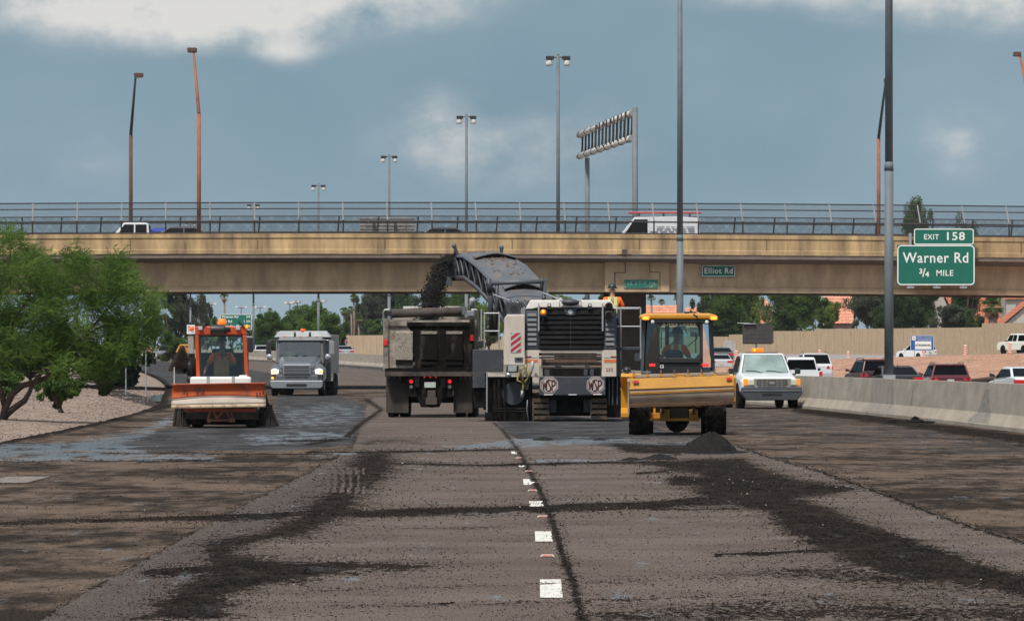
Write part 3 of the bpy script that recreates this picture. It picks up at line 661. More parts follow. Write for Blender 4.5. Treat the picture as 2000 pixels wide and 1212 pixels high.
def bridge_fence(front):
    y = BD+.17 if front else BB+.17; root = empty('bridge_fence', (0, y, 0), cat='fence', group='chain-link fences along the overpass')
    tag(root, 'taller chain-link fence with pale bent post tops along the near edge of the overpass' if front else 'lower dark chain-link fence along the far edge of the overpass')
    s = FP/y; z = lambda py: PZ(py, y)
    xs = np.arange(-36, 46, 87/SB if front else 77/s)
    pr = bpy.data.objects
    if front:
        lean = .22; x0 = PX(63.5, y); xs = np.array([x0+k*86.7/s for k in range(-14, 40)])
        zt, zm = z(395), z(430)
        for k, x in enumerate(xs):
            c = cr(x); m = MB(); m.mi = 0; m.cyl((x, 0, ZT+c-.05), (x, 0, zm+c), .045, n=6); m.mi = 1; m.cyl((x, 0, zm+c), (x-.08*np.clip((x+20)/25, 0, 1.6), .35, zt+c), .04, n=6); m.build('post', [M_BLK, M_POST], root)
        for py, r, yy in ((395, .034, .35), (407, .030, .24), (432, .045, .02), (454.5, .035, 0)):
            m = MB(); m.tube([(x, yy, z(py)+cr(x)) for x in np.arange(-60, 61, 3.)], r, 5); m.build('rail', M_BLK, root)
        m = MB(); q = np.arange(-60, 61, 3.)
        for a, b in zip(q[:-1], q[1:]):
            m.quad((a, 0, ZT+cr(a)), (b, 0, ZT+cr(b)), (b, 0, zm+cr(b)), (a, 0, zm+cr(a))); m.quad((a, 0, zm+cr(a)), (b, 0, zm+cr(b)), (b, .35, zt+cr(b)), (a, .35, zt+cr(a)))
        m.build('chain_link', M_CHAIN, root)
    else:
        x0 = PX(194, y); xs = np.array([x0+k*77.3/s for k in range(-16, 44)]); zt = z(422)
        for x in xs:
            c = cr(x); m = MB(); m.cyl((x, 0, ZT+c-.05), (x+.14, -.25, zt+c), .05, n=6); m.build('post', M_BLK, root)
        for py, r in ((422, .03), (435, .03), (452.5, .025)):
            m = MB(); m.tube([(x, -.12, z(py)+cr(x)) for x in np.arange(-66, 67, 3.)], r, 5); m.build('rail', M_BLK, root)
        m = MB(); q = np.arange(-66, 67, 3.)
        for a, b in zip(q[:-1], q[1:]): m.quad((a, 0, ZT+cr(a)), (b, 0, ZT+cr(b)), (b, -.2, zt+cr(b)), (a, -.2, zt+cr(a)))
        m.build('chain_link', M_CHAIN, root)
bridge_fence(True); bridge_fence(False)
# ================= lamp posts
M_RUST = mat('weathering_steel', (.30, .105, .05), rough=.85, var=.25, scale=2, dirt=(.10, .045, .03), damt=.35, dscale=1); M_LENS = mat('lamp_glass', (.60, .60, .58), rough=.25, var=.03)
M_POLE = mat('pole_steel', (.12, .14, .15), rough=.65, metal=.0, var=.15, scale=2, dstretch=(1, 1, .2)); M_POLED = mat('pole_dark', (.06, .075, .08), rough=.6, var=.2)
def freeway_lamp(x, d, top, zb, r0, r1, joint, label, cap=True, full=True):
    o = empty('freeway_lamp', (x, d, zb), label=label, cat='street lamp', group='tall double lamps along the median')
    h = top-zb; m = MB()
    m.cyl((0, 0, 0), (0, 0, joint), r0, r0*.97, 14); m.cyl((0, 0, joint), (0, 0, joint+.25), r0*1.04, r0*.9, 14, caps=True); m.cyl((0, 0, joint+.25), (0, 0, h), r0*.86, r1, 14); m.build('pole', M_POLE if r0 > .12 else M_POLED, o)
    m = MB(); m.box(-r0*1.3, r0*1.3, -r0*1.3, r0*1.3, 0, .12); m.build('base_plate', M_GALV, o)
    m = MB(); m.cyl((-.5, 0, h-.12), (.5, 0, h-.12), .035, n=6); m.cyl((0, 0, h-.1), (0, 0, h+.05), .06, n=8); m.build('arm', M_BLK, o)
    for s in (-1, 1):
        l = MB(); l.box(s*.46-.23, s*.46+.23, -.22, .22, h-.25, h-.05); l = l.build('luminaire', M_BLK, o, bevel=.03)
        g = MB(); g.lathe([(.02, -.62), (.17, -.60), (.20, -.5), (.19, -.32), (.14, -.22)], (s*.5, 0, h), 'z', 14); g.build('globe', M_LENS, l)
    return o
freeway_lamp(10.9, 171, 19.5, 1.06, .135, .10, PZ(333, 171)-1.06, 'nearest and thickest grey lamp pole standing on the barrier, left of the green exit sign')
freeway_lamp(7.13, 251, 19.6, 1.06, .15, .10, PZ(470, 251)-1.06, 'grey lamp pole on the barrier rising just behind the yellow tractor')
for d, px, py, lb in ((332, 1090, 108, 'double lamp just left of the empty sign gantry'), (412, 911, 225, 'double lamp above the middle of the overpass, right of the truck-mounted stream of millings'), (494, 760, 303, 'double lamp rising above the dump truck, left of centre'),
                      (577, 622, 360, 'double lamp above the silver truck'), (655, 495, 398, 'short-looking double lamp left of the silver truck'), (735, 372, 433, 'farthest and smallest double lamp, behind the orange sweeper')):
    s = FP/d; freeway_lamp(float(PX(px, d)), d, PZ(py, d), float(EZ(d))+1.0, .13, .09, 5.0, lb)
def street_lamp(px, d, pj, ptx, pty, hx0, hx1, lab, mm, back=False):
    z0 = ZO; x = PX(px, d); o = empty('street_lamp', (x, d, z0), label=lab, cat='street lamp', group='rust-coloured street lamps on the overpass')
    zj = PZ(pj, d)-z0; dy = -3.0 if back else 3.0; d2 = d+dy; zt = PZ(pty, d2)-z0; xt = PX(ptx, d2)-x
    m = MB(); m.cyl((0, 0, 0), (0, 0, zj), .115, .105, 10); m.box(-.2, .2, -.2, .2, 0, .06); m.build('pole', mm, o)
    m = MB(); m.cyl((0, 0, zj), (xt, dy, zt), .09, .06, 8); m.build('arm', mm if not back else M_POLED, o)
    a, b = PX(hx0, d2)-x, PX(hx1, d2)-x; h = MB(); h.box(a, b, dy-.25, dy+.5, zt-.1, zt+.12); h = h.build('luminaire', M_RUSTD, o, bevel=.03)
    g = MB(); g.box(a+.05, b-.05, dy-.15, dy+.4, zt-.14, zt-.1); g.build('lens', M_LENS, h)
M_RUSTD = mat('dark_rust', (.10, .05, .035), rough=.8)
street_lamp(388.5, BD+.9, 222, 378, 98, 366, 384, 'orange-brown street lamp on the overpass left of centre, its arm leaning left', M_RUST)
street_lamp(255.5, BB-.8, 262, 265, 147, 262, 279, 'dark street lamp on the far edge of the overpass, farthest left', M_RUSTD, True)
street_lamp(2016, BD+.9, 235, 1992, 106, 1980, 1994, 'orange street lamp cut off by the right edge of the photo', M_RUST)
street_lamp(1716, BB-.8, 270, 1730, 157, 1727, 1743, 'thin rusty street lamp half hidden by the nearest lamp pole', M_RUST, True)
def gantry():
    o = empty('sign_gantry', (7.5, 372, .2), label='empty white tubular sign gantry on two grey posts beyond the overpass', cat='sign gantry')
    dn, df = 358.0, 397.0; P = lambda px, py, d: (PX(px, d)-7.5, d-372, PZ(py, d)-.2)
    M_WP = mat('gantry_pipe', (.66, .63, .58), rough=.5, var=.12, scale=1.2, dirt=(.2, .19, .18), damt=.35)
    for (px, d, w, ty) in ((1240.5, dn-1, .19, 210), (1147, df-4, .17, 308)):
        m = MB(); b = P(px, ty, d); m.cyl((b[0], b[1], 0), b, w, w*.95, 14); m.build('post', M_POLE, o)
    tops = (P(1234, 221, dn), P(1130, 264, df)); bots = (P(1233, 270, dn), P(1130, 305.5, df))
    for a, b in (tops, bots):
        a, b = Vector(a), Vector(b); m = MB(); m.cyl(a, b, .20, n=14); m.build('chord', M_WP, o)
        u = (b-a).normalized()
        for t in np.linspace(.04, .96, 8): p = a.lerp(b, float(t)); MB().cyl(p-u*.07, p+u*.07, .235, n=14).build('clamp', M_BLK, o)
        m = MB(); m.cyl(a-u*.5, a-u*.02, .19, n=12); m.cyl(a-u*.3, Vector((P(1240.5, 0, dn-1)[0], P(0, 0, dn-1)[1], a.z+.05)), .05, n=6); m.build('bracket', M_GALV, o)
    at, bt = map(Vector, tops); ab, bb = map(Vector, bots); N_ = 15
    for k in range(N_):
        t = (k+.5)/N_; p, q = at.lerp(bt, t), ab.lerp(bb, t)
        MB().cyl(p+Vector((.15, 0, 0)), q+Vector((.15, 0, 0)), .075, n=6).build('strut', M_BLK, o)
        q2 = ab.lerp(bb, (k+1.1)/N_); MB().cyl(p+Vector((.2, 0, 0)), q2+Vector((.2, 0, 0)), .05, n=5).build('brace', M_BLK, o)
        if k < 9: MB().cyl(p+Vector((-.28, -.2, .1)), q+Vector((-.28, -.2, 0)), .05, n=6).build('sign_hanger', M_BLK, o)
gantry()
def stadium(px, py, d, lb, n=3, w=18):
    zb = float(EZ(d)); x = PX(px, d); z = PZ(py, d)-zb; o = empty('floodlight_mast', (x, d, zb), label=lb, cat='floodlight', group='sports field floodlights on the skyline')
    m = MB(); m.cyl((0, 0, 0), (0, 0, z), .22, .12, 8); m.build('mast', M_POLED, o); hw = w*d/FP/2; m = MB(); m.cyl((-hw, 0, z), (hw, 0, z), .07, n=5); m.build('crossbar', M_BLK, o)
    for k in range(n): 
        t = -hw+2*hw*k/(n-1); m = MB(); m.box(t-.30, t+.30, -.3, .3, z+.02, z+.45); m.build('floodlight', M_LENS if k % 2 == 0 else M_GALV, o)
for a in ((413, 595, 1380, 'leftmost floodlight mast above the trees behind the sweeper', 3, 14), (471, 601, 1500, 'floodlight mast just above the distant green sign', 3, 18), (508, 601, 1500, 'floodlight mast right of the distant green sign', 3, 18),
          (566, 593, 1300, 'bright floodlight mast above the trees behind the silver truck', 4, 16), (580.5, 591, 1250, 'second bright floodlight mast beside the pole above the silver truck', 4, 14), (628, 590, 1200, 'floodlight mast nearest the sound wall end', 4, 17)): stadium(*a)
# ================= signs
M_SG = mat('sign_green', (.003, .125, .085), rough=.45, var=.06); M_SW = mat('sign_white', (.72, .74, .72), rough=.5, var=.03); M_SB = mat('sign_blue', (.01, .09, .33), rough=.45, var=.05); M_ALU = mat('aluminium', (.42, .42, .41), rough=.5, metal=.4)
M_SG2 = mat('sign_green_faded', (.01, .17, .125), rough=.6, var=.15, dirt=(.25, .27, .22), damt=.35, dscale=3)
def rrect(x0, x1, z0, z1, r, n=5):
    P = []
    for cx, cz, a0 in ((x1-r, z1-r, 0), (x0+r, z1-r, pi/2), (x0+r, z0+r, pi), (x1-r, z0+r, 1.5*pi)):
        for k in range(n+1): a = a0+pi/2*k/n; P.append((cx+r*cos(a), cz+r*sin(a)))
    return P
def panel(root, w, h, cx, cz, y, m_, r=.08, brd=.045, name='panel'):
    m = MB(); m.prism(rrect(cx-w/2, cx+w/2, cz-h/2, cz+h/2, .02), 'y', y, y+.04); p = m.build(name, m_, root)
    if brd:
        o_ = rrect(cx-w/2+.01, cx+w/2-.01, cz-h/2+.01, cz+h/2-.01, r); i_ = rrect(cx-w/2+.01+brd, cx+w/2-.01-brd, cz-h/2+.01+brd, cz+h/2-.01-brd, max(r-brd, .01)); n = len(o_)
        m = MB(); m.add([(a, y-.004, b) for a, b in o_]+[(a, y-.004, b) for a, b in i_], [(k, (k+1) % n, n+(k+1) % n, n+k) for k in range(n)]); m.build('border', M_SW, p)
    return p
def exit_sign():
    d = BD-.55; s = FP/d; cx = PX(1828, d); w = 152/s; o = empty('exit_sign', (cx, d, PZ(557, d)), label='big green Warner Rd exit sign hung on the right side of the overpass', cat='road sign')
    Z = lambda py: (557-py)/s; X = lambda px: (px-1828)/s
    panel(o, w, 79/s, 0, Z(517.5), 0, M_SG, .22, .06); join_text([text_mesh('Warner Rd', .74, o, M_SW, (X(1828), -.012, Z(504)), fit=128/s, bold=.010, space=1.1)], 'lettering')
    join_text([text_mesh('MILE', .42, o, M_SW, (X(1845), -.012, Z(533.5)), fit=33/s, bold=.006, space=1.1), text_mesh('3', .36, o, M_SW, (X(1798.5), -.012, Z(530)), bold=.012), text_mesh('/', .6, o, M_SW, (X(1804.5), -.012, Z(533)), bold=.01), text_mesh('4', .36, o, M_SW, (X(1811), -.012, Z(536)), bold=.012)], 'lettering')
    panel(o, 117.5/s, 32/s, X(1843.5), Z(462), 0, M_SG, .12, .05, 'exit_number_panel')
    join_text([text_mesh('EXIT', .37, o, M_SW, (X(1819), -.012, Z(463)), fit=29/s, bold=.006, space=1.1), text_mesh('158', .57, o, M_SW, (X(1865), -.012, Z(462)), fit=35/s, bold=.010, space=1.1)], 'lettering')
    m = MB()
    for k in (-1.3, 0, 1.3): m.box(k-.06, k+.06, .045, .55, Z(550), Z(455)); 
    m.build('bracket', M_GALV, o)
    for k in (-1.35, 0, 1.35): m = MB(); m.box(k-.18, k+.18, -.75, -.45, -.16, -.06); m.box(k-.025, k+.025, -.5, .3, -.06, -.03); m.build('sign_light', M_GALV, o)
exit_sign()
def small_sign(px0, px1, py0, py1, txt, d, m_, lab, size, fade=False):
    s = FP/d; cx = (px0+px1)/2; o = empty('street_name_sign', (PX(cx, d), d, PZ(py1, d)), label=lab, cat='road sign'); panel(o, (px1-px0)/s, (py1-py0)/s, 0, (py1-py0)/2/s, 0, m_, .04, .03 if not fade else 0)
    text_mesh(txt, size, o, M_SW if not fade else M_SG3, (0, -.012, (py1-py0)/2/s), sx=.95, bold=.006, space=1.12)
M_SG3 = mat('faded_letters', (.32, .42, .37), rough=.6, dirt=(.05, .22, .16), damt=.5, dscale=6)
small_sign(1371, 1436, 518, 540, 'Elliot Rd', BD+.98, M_SG, 'small green Elliot Rd sign on the overpass girder', .40)
small_sign(1219, 1285, 546, 562, '16 FT 8 IN', BD+.80, M_SG2, 'faded green clearance sign low on the overpass block above the pier', .31, True)
def distance_sign():
    d = 850.; s = FP/d; o = empty('distance_sign', (PX(461, d), d, float(EZ(d))), label='distant green three-line distance sign behind the sweeper cab', cat='road sign'); Z = lambda py: PZ(py, d)-float(EZ(d)); X = lambda px: (px-461)/s
    panel(o, 62/s, 31/s, 0, (Z(613)+Z(644))/2, 0, M_SG, .2, .08)
    join_text([text_mesh(t, .52, o, M_SW, (X(433), -.03, Z(py)), align='LEFT', bold=.01) for t, py in (('Warner Rd', 618.5), ('Ray Rd', 627.5), ('Chandler Blvd', 637))]+[text_mesh(t, .48, o, M_SW, (X(489), -.03, Z(py)), align='RIGHT', bold=.01) for t, py in (('3/4', 618.5), ('1 3/4', 627.5), ('2 3/4', 637))], 'lettering')
    for sx in (-1.3, 1.3): m = MB(); m.box(sx-.1, sx+.1, .05, .25, 0, Z(615)); m.build('post', M_GALV, o)
distance_sign()
def sponsor_sign():
    d = 480.; s = FP/d; zb = float(terrain_z(np.float64(PX(1801, d)), d)); o = empty('sponsor_sign', (PX(1801, d), d, zb), label='blue highway sponsor sign with white panel on two thin posts in the gravel', cat='road sign'); Z = lambda py: PZ(py, d)-zb; X = lambda px: (px-1802)/s
    panel(o, 46/s, 30/s, 0, Z(669.5), 0, M_SB, .06, .03); m = MB(); m.box(X(1788), X(1820), -.02, -.005, Z(681.5), Z(666)); pw = m.build('name_panel', M_SW, o)
    join_text([text_mesh('ADOPT A HIGHWAY', .125*1.1, o, M_SW, (X(1807.5), -.012, Z(659))), text_mesh('SPONSORED BY', .15*1.1, o, M_SW, (X(1807), -.012, Z(663)))], 'lettering')
    text_mesh('ATROMANIC', .22, o, mat('sign_black', (.03, .03, .04)), (X(1804), -.026, Z(674)), bold=.008)
    m = MB(); m.box(X(1782), X(1790), -.02, -.005, Z(664), Z(656.5)); b = m.build('emblem', M_SW, o); m = MB(); m.box(X(1783), X(1789), -.028, -.021, Z(661), Z(659.5)); m.build('emblem_band', mat('emblem_brown', (.35, .2, .12)), b)
    for px in (1787, 1816): m = MB(); m.box(X(px)-.03, X(px)+.03, .045, .105, -.1, Z(658)); m.build('post', M_GALV, o)
sponsor_sign()
def back_sign():
    d = BB+.6; s = FP/d; o = empty('guide_sign', (PX(756, d), d, PZ(480, d)), label='back of a grey ribbed guide sign hung on the far side of the overpass', cat='road sign'); w = 107/s; h = 56/s
    m = MB(); m.box(-w/2, w/2, .1, .14, 0, h); 
    for k in range(9): m.box(-w/2, w/2, .06, .1, h*k/8.5, h*k/8.5+.035)
    m.build('panel', mat('sign_back_metal', (.42, .40, .38), rough=.6, metal=.2), o)
    for px in (730, 771.5): x = (px-756)/s; m = MB(); m.box(x-.06, x+.06, -.2, .06, 0, h-.25); m.build('beam', M_POLED, o)
    for px in (715, 793): x = (px-756)/s; m = MB(); m.box(x-.02, x+.02, .03, .06, 0, h); m.build('stiffener', M_GALV, o)
back_sign()
def shield():
    d = 880.; s = FP/d; x = PX(673.5, d); zb = float(EZ(d)); o = empty('route_shield_sign', (x, d, zb), label='small blue interstate shield sign in front of the far end of the sound wall', cat='road sign'); Z = lambda py: PZ(py, d)-zb
    q = lambda x_, y_: ((x_-673.5)/s, Z(y_)); m = MB(); m.prism([q(668.5, 665), q(671, 664), q(673.5, 665), q(676, 664), q(678.5, 665), q(679, 668), q(677.5, 672), q(673.5, 675), q(669.5, 672), q(668, 668)], 'y', 0, .05); m.build('shield', M_SB, o)
    m = MB(); m.box(-.36, .36, -.02, 0, Z(667), Z(664.6)); m.build('red_band', mat('sign_red', (.4, .03, .03)), o); text_mesh('10', .42, o, M_SW, (0, -.02, Z(670.3)), bold=.01)
    m = MB(); m.box(-.38, .38, 0, .05, Z(662.5), Z(659.3)); m.build('direction_plate', M_SB, o); m = MB(); m.box(-.05, .05, .06, .14, 0, Z(660)); m.build('post', M_GALV, o)
shield()
def message_board():
    d = 395.; s = FP/d; x = PX(1479, d); zb = float(terrain_z(np.float64(x), d)); o = empty('message_board', (x, d, zb), label='blank dark portable message board on a mast behind the white pickup', cat='message board'); Z = lambda py: PZ(py, d)-zb; X = lambda px: (px-1479)/s
    m = MB(); m.box(X(1450.5), X(1508.5), 0, .14, Z(671.5), Z(633)); cab = m.build('cabinet', mat('board_frame', (.03, .03, .03), rough=.6), o, bevel=.02)
    m = MB(); t = mat('board_face', (.050, .045, .045), rough=.5, var=.25, scale=1.4)
    for i in range(8):
        for j in range(4): m.box(X(1453)+i*X(1486.3), X(1453)+(i+.93)*X(1486.3), -.015, -.002, Z(669.5)+j*.285, Z(669.5)+(j+.93)*.285)
    m.build('display', t, cab); m = MB(); m.cyl((X(1477), .07, .5), (X(1477), .07, Z(671.5)), .07, n=8); m.build('mast', M_POLED, o)
    m = MB(); m.cyl((X(1440), .05, Z(630.5)), (X(1475), .05, Z(632)), .03, n=5); m.box(X(1452), X(1476), -.2, .4, Z(633)+.01, Z(631)); m.build('solar_panel', M_GALV, o)
    m = MB(); m.box(-.7, .7, -1, 1, .35, .75); m.cyl((-.85, 0, .3), (-.7, 0, .3), .3, n=12); m.cyl((.7, 0, .3), (.85, 0, .3), .3, n=12); m.build('trailer', mat('trailer_orange', (.5, .16, .03)), o)
message_board()
# orange and white traffic barrels / panels along the ramp
M_OR = mat('barricade_orange', (.72, .13, .05), rough=.5); M_WH = mat('barricade_white', (.75, .70, .66), rough=.5)
def chan(px, pyt, pyb, lab, first=[None]):
    d = 1.07*FP/(pyb-pyt); z = PZ(pyb, d); x = PX(px, d)
    if first[0] is None:
        o = empty('traffic_channelizer', (0, 0, 0)); m = MB(); m.box(-.13, .13, -.025, .025, .06, 1.07); m.build('panel', M_WH, o, bevel=.02); m = MB()
        for k in range(5): z0 = .10+k*.2; m.add([(-.13, -.03, z0), (.13, -.03, z0-.07), (.13, -.03, z0+.04), (-.13, -.03, z0+.11)], [(0, 1, 2, 3)]); m.add([(-.13, .03, z0), (.13, .03, z0-.07), (.13, .03, z0+.04), (-.13, .03, z0+.11)], [(3, 2, 1, 0)])
        m.build('stripes', M_OR, o); m = MB(); m.box(-.28, .28, -.2, .2, 0, .06); m.build('base', mat('rubber_base', (.03, .03, .03), rough=.9), o, bevel=.01); first[0] = o
    else: o = copy_tree(first[0])
    o.location = (x, d, max(float(terrain_z(np.float64(x), d)), z)-.0); o.rotation_euler = (0, 0, -.12)
    tag(o, lab, 'channelizer', 'striped channelizers along the ramp')
for a in ((1885, 674, 697, 'orange and white striped channelizer between the sponsor sign and the white pickup on the ramp'), (1972.5, 668, 692, 'striped channelizer in front of the white pickup on the ramp, farthest right'), (1656.5, 688, 708, 'striped channelizer left of the black red-tailed car, alone on the gravel edge'),
          (1804, 683.5, 704, 'striped channelizer at the tail of the white crossover on the ramp'), (1600.5, 688, 707, 'striped channelizer behind the parked-looking white pickup beyond the barrier'), (1438, 694, 716, 'leftmost striped channelizer, between the tractor and the white pickup')): chan(*a)
x = PX(1425, 600); tag(MB().prism([(a, b) for a, b in rrect(-.6, .6, 0, 2.4, .3)], 'y', 0, .08).build('blank_panel', M_ALU, loc=(x, 600, 1.1)), 'plain pale grey rounded panel standing left of the leftmost channelizer', 'panel')
# ================= vegetation
def leaf_mat(name, a, b, trans=.35, scale=.9):
    m = bpy.data.materials.new(name); m.use_nodes = True; nt = m.node_tree; N = nt.nodes; L = nt.links; N.clear()
    tc = N.new('ShaderNodeTexCoord'); n = N.new('ShaderNodeTexNoise'); L.new(tc.outputs['Object'], n.inputs[0]); n.inputs['Scale'].default_value = scale; n.inputs['Detail'].default_value = 3
    at = N.new('ShaderNodeAttribute'); at.attribute_name = 'tone'
    ad = N.new('ShaderNodeMath'); ad.operation = 'ADD'; L.new(n.outputs[0], ad.inputs[0]); L.new(at.outputs['Fac'], ad.inputs[1])
    r = N.new('ShaderNodeMapRange'); L.new(ad.outputs[0], r.inputs[0]); r.inputs[1].default_value = .62; r.inputs[2].default_value = 1.38
    mx = N.new('ShaderNodeMix'); mx.data_type = 'RGBA'; L.new(r.outputs[0], mx.inputs[0]); mx.inputs[6].default_value = (*a, 1); mx.inputs[7].default_value = (*b, 1)
    d = N.new('ShaderNodeBsdfDiffuse'); t = N.new('ShaderNodeBsdfTranslucent'); L.new(mx.outputs[2], d.inputs[0]); L.new(mx.outputs[2], t.inputs[0])
    x = N.new('ShaderNodeMixShader'); x.inputs[0].default_value = trans; L.new(d.outputs[0], x.inputs[1]); L.new(t.outputs[0], x.inputs[2])
    o = N.new('ShaderNodeOutputMaterial'); L.new(x.outputs[0], o.inputs[0]); return m
L_MESQ = leaf_mat('mesquite_leaves', (.036, .080, .018), (.170, .265, .062), .42, .8)
L_MID = leaf_mat('green_leaves', (.035, .070, .018), (.12, .19, .05)); L_DARK = leaf_mat('dark_leaves', (.024, .048, .018), (.080, .125, .045)); L_EUC = leaf_mat('gum_leaves', (.038, .052, .032), (.12, .14, .09))
L_LIME = leaf_mat('light_leaves', (.085, .135, .025), (.21, .28, .07)); L_PALM = leaf_mat('palm_leaves', (.045, .075, .025), (.14, .17, .07)); L_DEAD = leaf_mat('dead_fronds', (.14, .08, .04), (.30, .19, .11), .1)
M_BARK = mat('bark', (.075, .050, .036), rough=.95, var=.4, scale=6, bump=.8, bscale=18); M_BARKL = mat('pale_bark', (.20, .15, .11), rough=.95, var=.3, scale=3)
def leaves(cent, nper, spread, size, asp, rng, up=.25, droop=0, tone=None):
    """quads scattered in clumps; cent (k,3), spread (k,3)"""
    k = len(cent); n = k*nper; c = np.repeat(cent, nper, 0); sp = np.repeat(spread, nper, 0)
    r = rng.standard_normal((n, 3)); r /= np.linalg.norm(r, axis=1)[:, None]; r *= (rng.random((n, 1))**.45); P = c+r*sp
    dr = r*.8+rng.standard_normal((n, 3))*.6; dr[:, 2] += up; dr /= np.linalg.norm(dr, axis=1)[:, None]
    sd = np.cross(dr, rng.standard_normal((n, 3))); sd /= np.linalg.norm(sd, axis=1)[:, None]
    s = size*(.6+.8*rng.random((n, 1))); a = dr*s; b = sd*s*asp
    V = np.stack([P-a*.5-b*.5, P-a*.5+b*.5, P+a*.5+b*.35, P+a*.5-b*.35], 1).reshape(-1, 3); F = np.arange(4*n).reshape(-1, 4)
    t = np.repeat(rng.uniform(-.15, .15, k) if tone is None else tone, nper)+rng.uniform(-.12, .12, n)
    return V, F, np.repeat(t+.5, 4)
def limbs(root, base, cents, r0, rng, mbark, bend=.25, nmax=14, name='trunk', fork=.35):
    m = MB(); base = Vector(base); idx = rng.permutation(len(cents))[:nmax]; top = Vector(np.mean(cents, 0)); fk = base.lerp(top, fork)
    m.tube([base, base.lerp(fk, .5)+Vector((bend*.3, 0, 0)), fk], [r0, r0*.8, r0*.65], 8)
    for i in idx:
        e = Vector(cents[i]); mid = fk.lerp(e, .5)+Vector(rng.standard_normal(3)*.12*(e-fk).length); m.tube([fk, mid, e], [r0*.5, r0*.28, r0*.08], 5)
    return m.build(name, mbark, root)
def crown_points(rng, n, rx, ry, rz, cz, lump=.25, shape=None):
    C = []
    while len(C) < n:
        p = rng.uniform(-1, 1, 3); r = np.linalg.norm(p)
        if r > 1 or r < .35: continue
        a = math.atan2(p[1], p[0]); p = p*(1+lump*sin(3*a+p[2]*4))
        if shape and not shape(p): continue
        C.append((p[0]*rx, p[1]*ry, cz+p[2]*rz))
    return np.array(C)
def tree(px, d, pyt, wpx, label, lm, kind='round', zb=None, seed=0, pyb=None, dens=1.0, name='tree', cat='tree', group=None, lsize=None, depth=None, trunk=True, mbark=None):
    rng = np.random.default_rng(seed+abs(int(px))); x = float(PX(px, d)); s = FP/d
    if zb is None: zb = float(terrain_z(np.float64(x), d))
    H = PZ(pyt, d)-zb; w = wpx/s/2; o = empty(name, (x, d, zb), label=label, cat=cat, group=group); low = H*.22 if pyb is None else max(PZ(pyb, d)-zb, .15)
    ls = lsize or max(.16, 2.6/s*1.0); dp = (depth or w)
    if kind == 'round': C = crown_points(rng, int(46*dens), w*.86, dp*.86, (H-low)/2*.9, (H+low)/2); sp = np.array([w*.24, w*.24, (H-low)*.10])
    elif kind == 'gum': C = crown_points(rng, int(52*dens), w*.85, dp*.85, (H-low)/2*.92, (H+low)/2, .4); sp = np.array([w*.17, w*.17, (H-low)*.13])
    elif kind == 'bush': C = crown_points(rng, int(40*dens), w*.9, dp*.9, H*.52, H*.42, .2); sp = np.array([w*.22, w*.22, H*.16])
    C[:, 2] = np.maximum(C[:, 2], low*.6); C[:, 2] += rng.normal(0, .05, len(C))*(H-low)
    spd = sp[None]*rng.uniform(.6, 1.3, (len(C), 1)); nper = int(np.clip(2.3*(spd[:, 0].mean()*spd[:, 2].mean()*12)/(ls*ls*.5), 80, 380))
    V, F, t = leaves(C, nper, spd, ls, .5, rng, up=.2 if kind != 'gum' else -.5); cr_ = np_mesh('crown', V, F, lm, o); attr(cr_, 'tone', t)
    if trunk: limbs(o, (0, 0, -.2), C*np.array([.9, .9, .92]), max(.12, H*.028), rng, mbark or M_BARK, nmax=12)
    return o
def palm(px, d, pyt, pyb, rpx, label, skirt=True, zb=None, seed=1, group='fan palms beyond the overpass', fat=.16, nf=34):
    rng = np.random.default_rng(seed+abs(int(px))); x = float(PX(px, d)); s = FP/d; zb = float(terrain_z(np.float64(x), d)) if zb is None else zb
    R = rpx/s; zt = PZ(pyt, d)-zb-R*.85; o = empty('palm_tree', (x, d, zb), label=label, cat='palm tree', group=group)
    m = MB(); m.tube([(0, 0, -.2), (.1, 0, zt*.5), (0, 0, zt)], [fat*1.4, fat, fat*.9], 8); m.build('trunk', M_BARKL, o)
    def fronds(n, el0, el1, L_, droop, name, mm):
        V = []; F = []; T = []
        for i in range(n):
            az = rng.uniform(0, 2*pi); el = rng.uniform(el0, el1); l = L_*rng.uniform(.8, 1.1); dirv = np.array([cos(az)*cos(el), sin(az)*cos(el), sin(el)]); side = np.array([-sin(az), cos(az), 0]); upv = np.cross(dirv, side)
            hub = np.array([0, 0, zt])+dirv*l*.45; b = len(V); V += [np.array([0, 0, zt]), np.array([0, 0, zt])+side*.05, hub+side*.05, hub]; F.append((b, b+1, b+2, b+3)); T += [.9]*4
            for k in range(9):
                a = -1.25+2.5*k/8; dd = dirv*cos(a)+side*sin(a); tip = hub+dd*l*.55+np.array([0, 0, -droop*l*(.25+.2*rng.random())]); w = np.cross(dd, upv); w = w/(np.linalg.norm(w)+1e-6)*l*.055
                b = len(V); V += [hub, hub+dd*l*.3+w, tip, hub+dd*l*.3-w]; F.append((b, b+1, b+2, b+3)); T += [.9+.3*rng.random()]*4
        ob = np_mesh(name, V, F, mm, o); attr(ob, 'tone', np.array(T)-.4)
    fronds(nf, -.35, 1.35, R, .55, 'crown', L_PALM)
    if skirt: fronds(nf//2, -1.4, -.5, R*.85, .5, 'dead_skirt', L_DEAD)
    return o
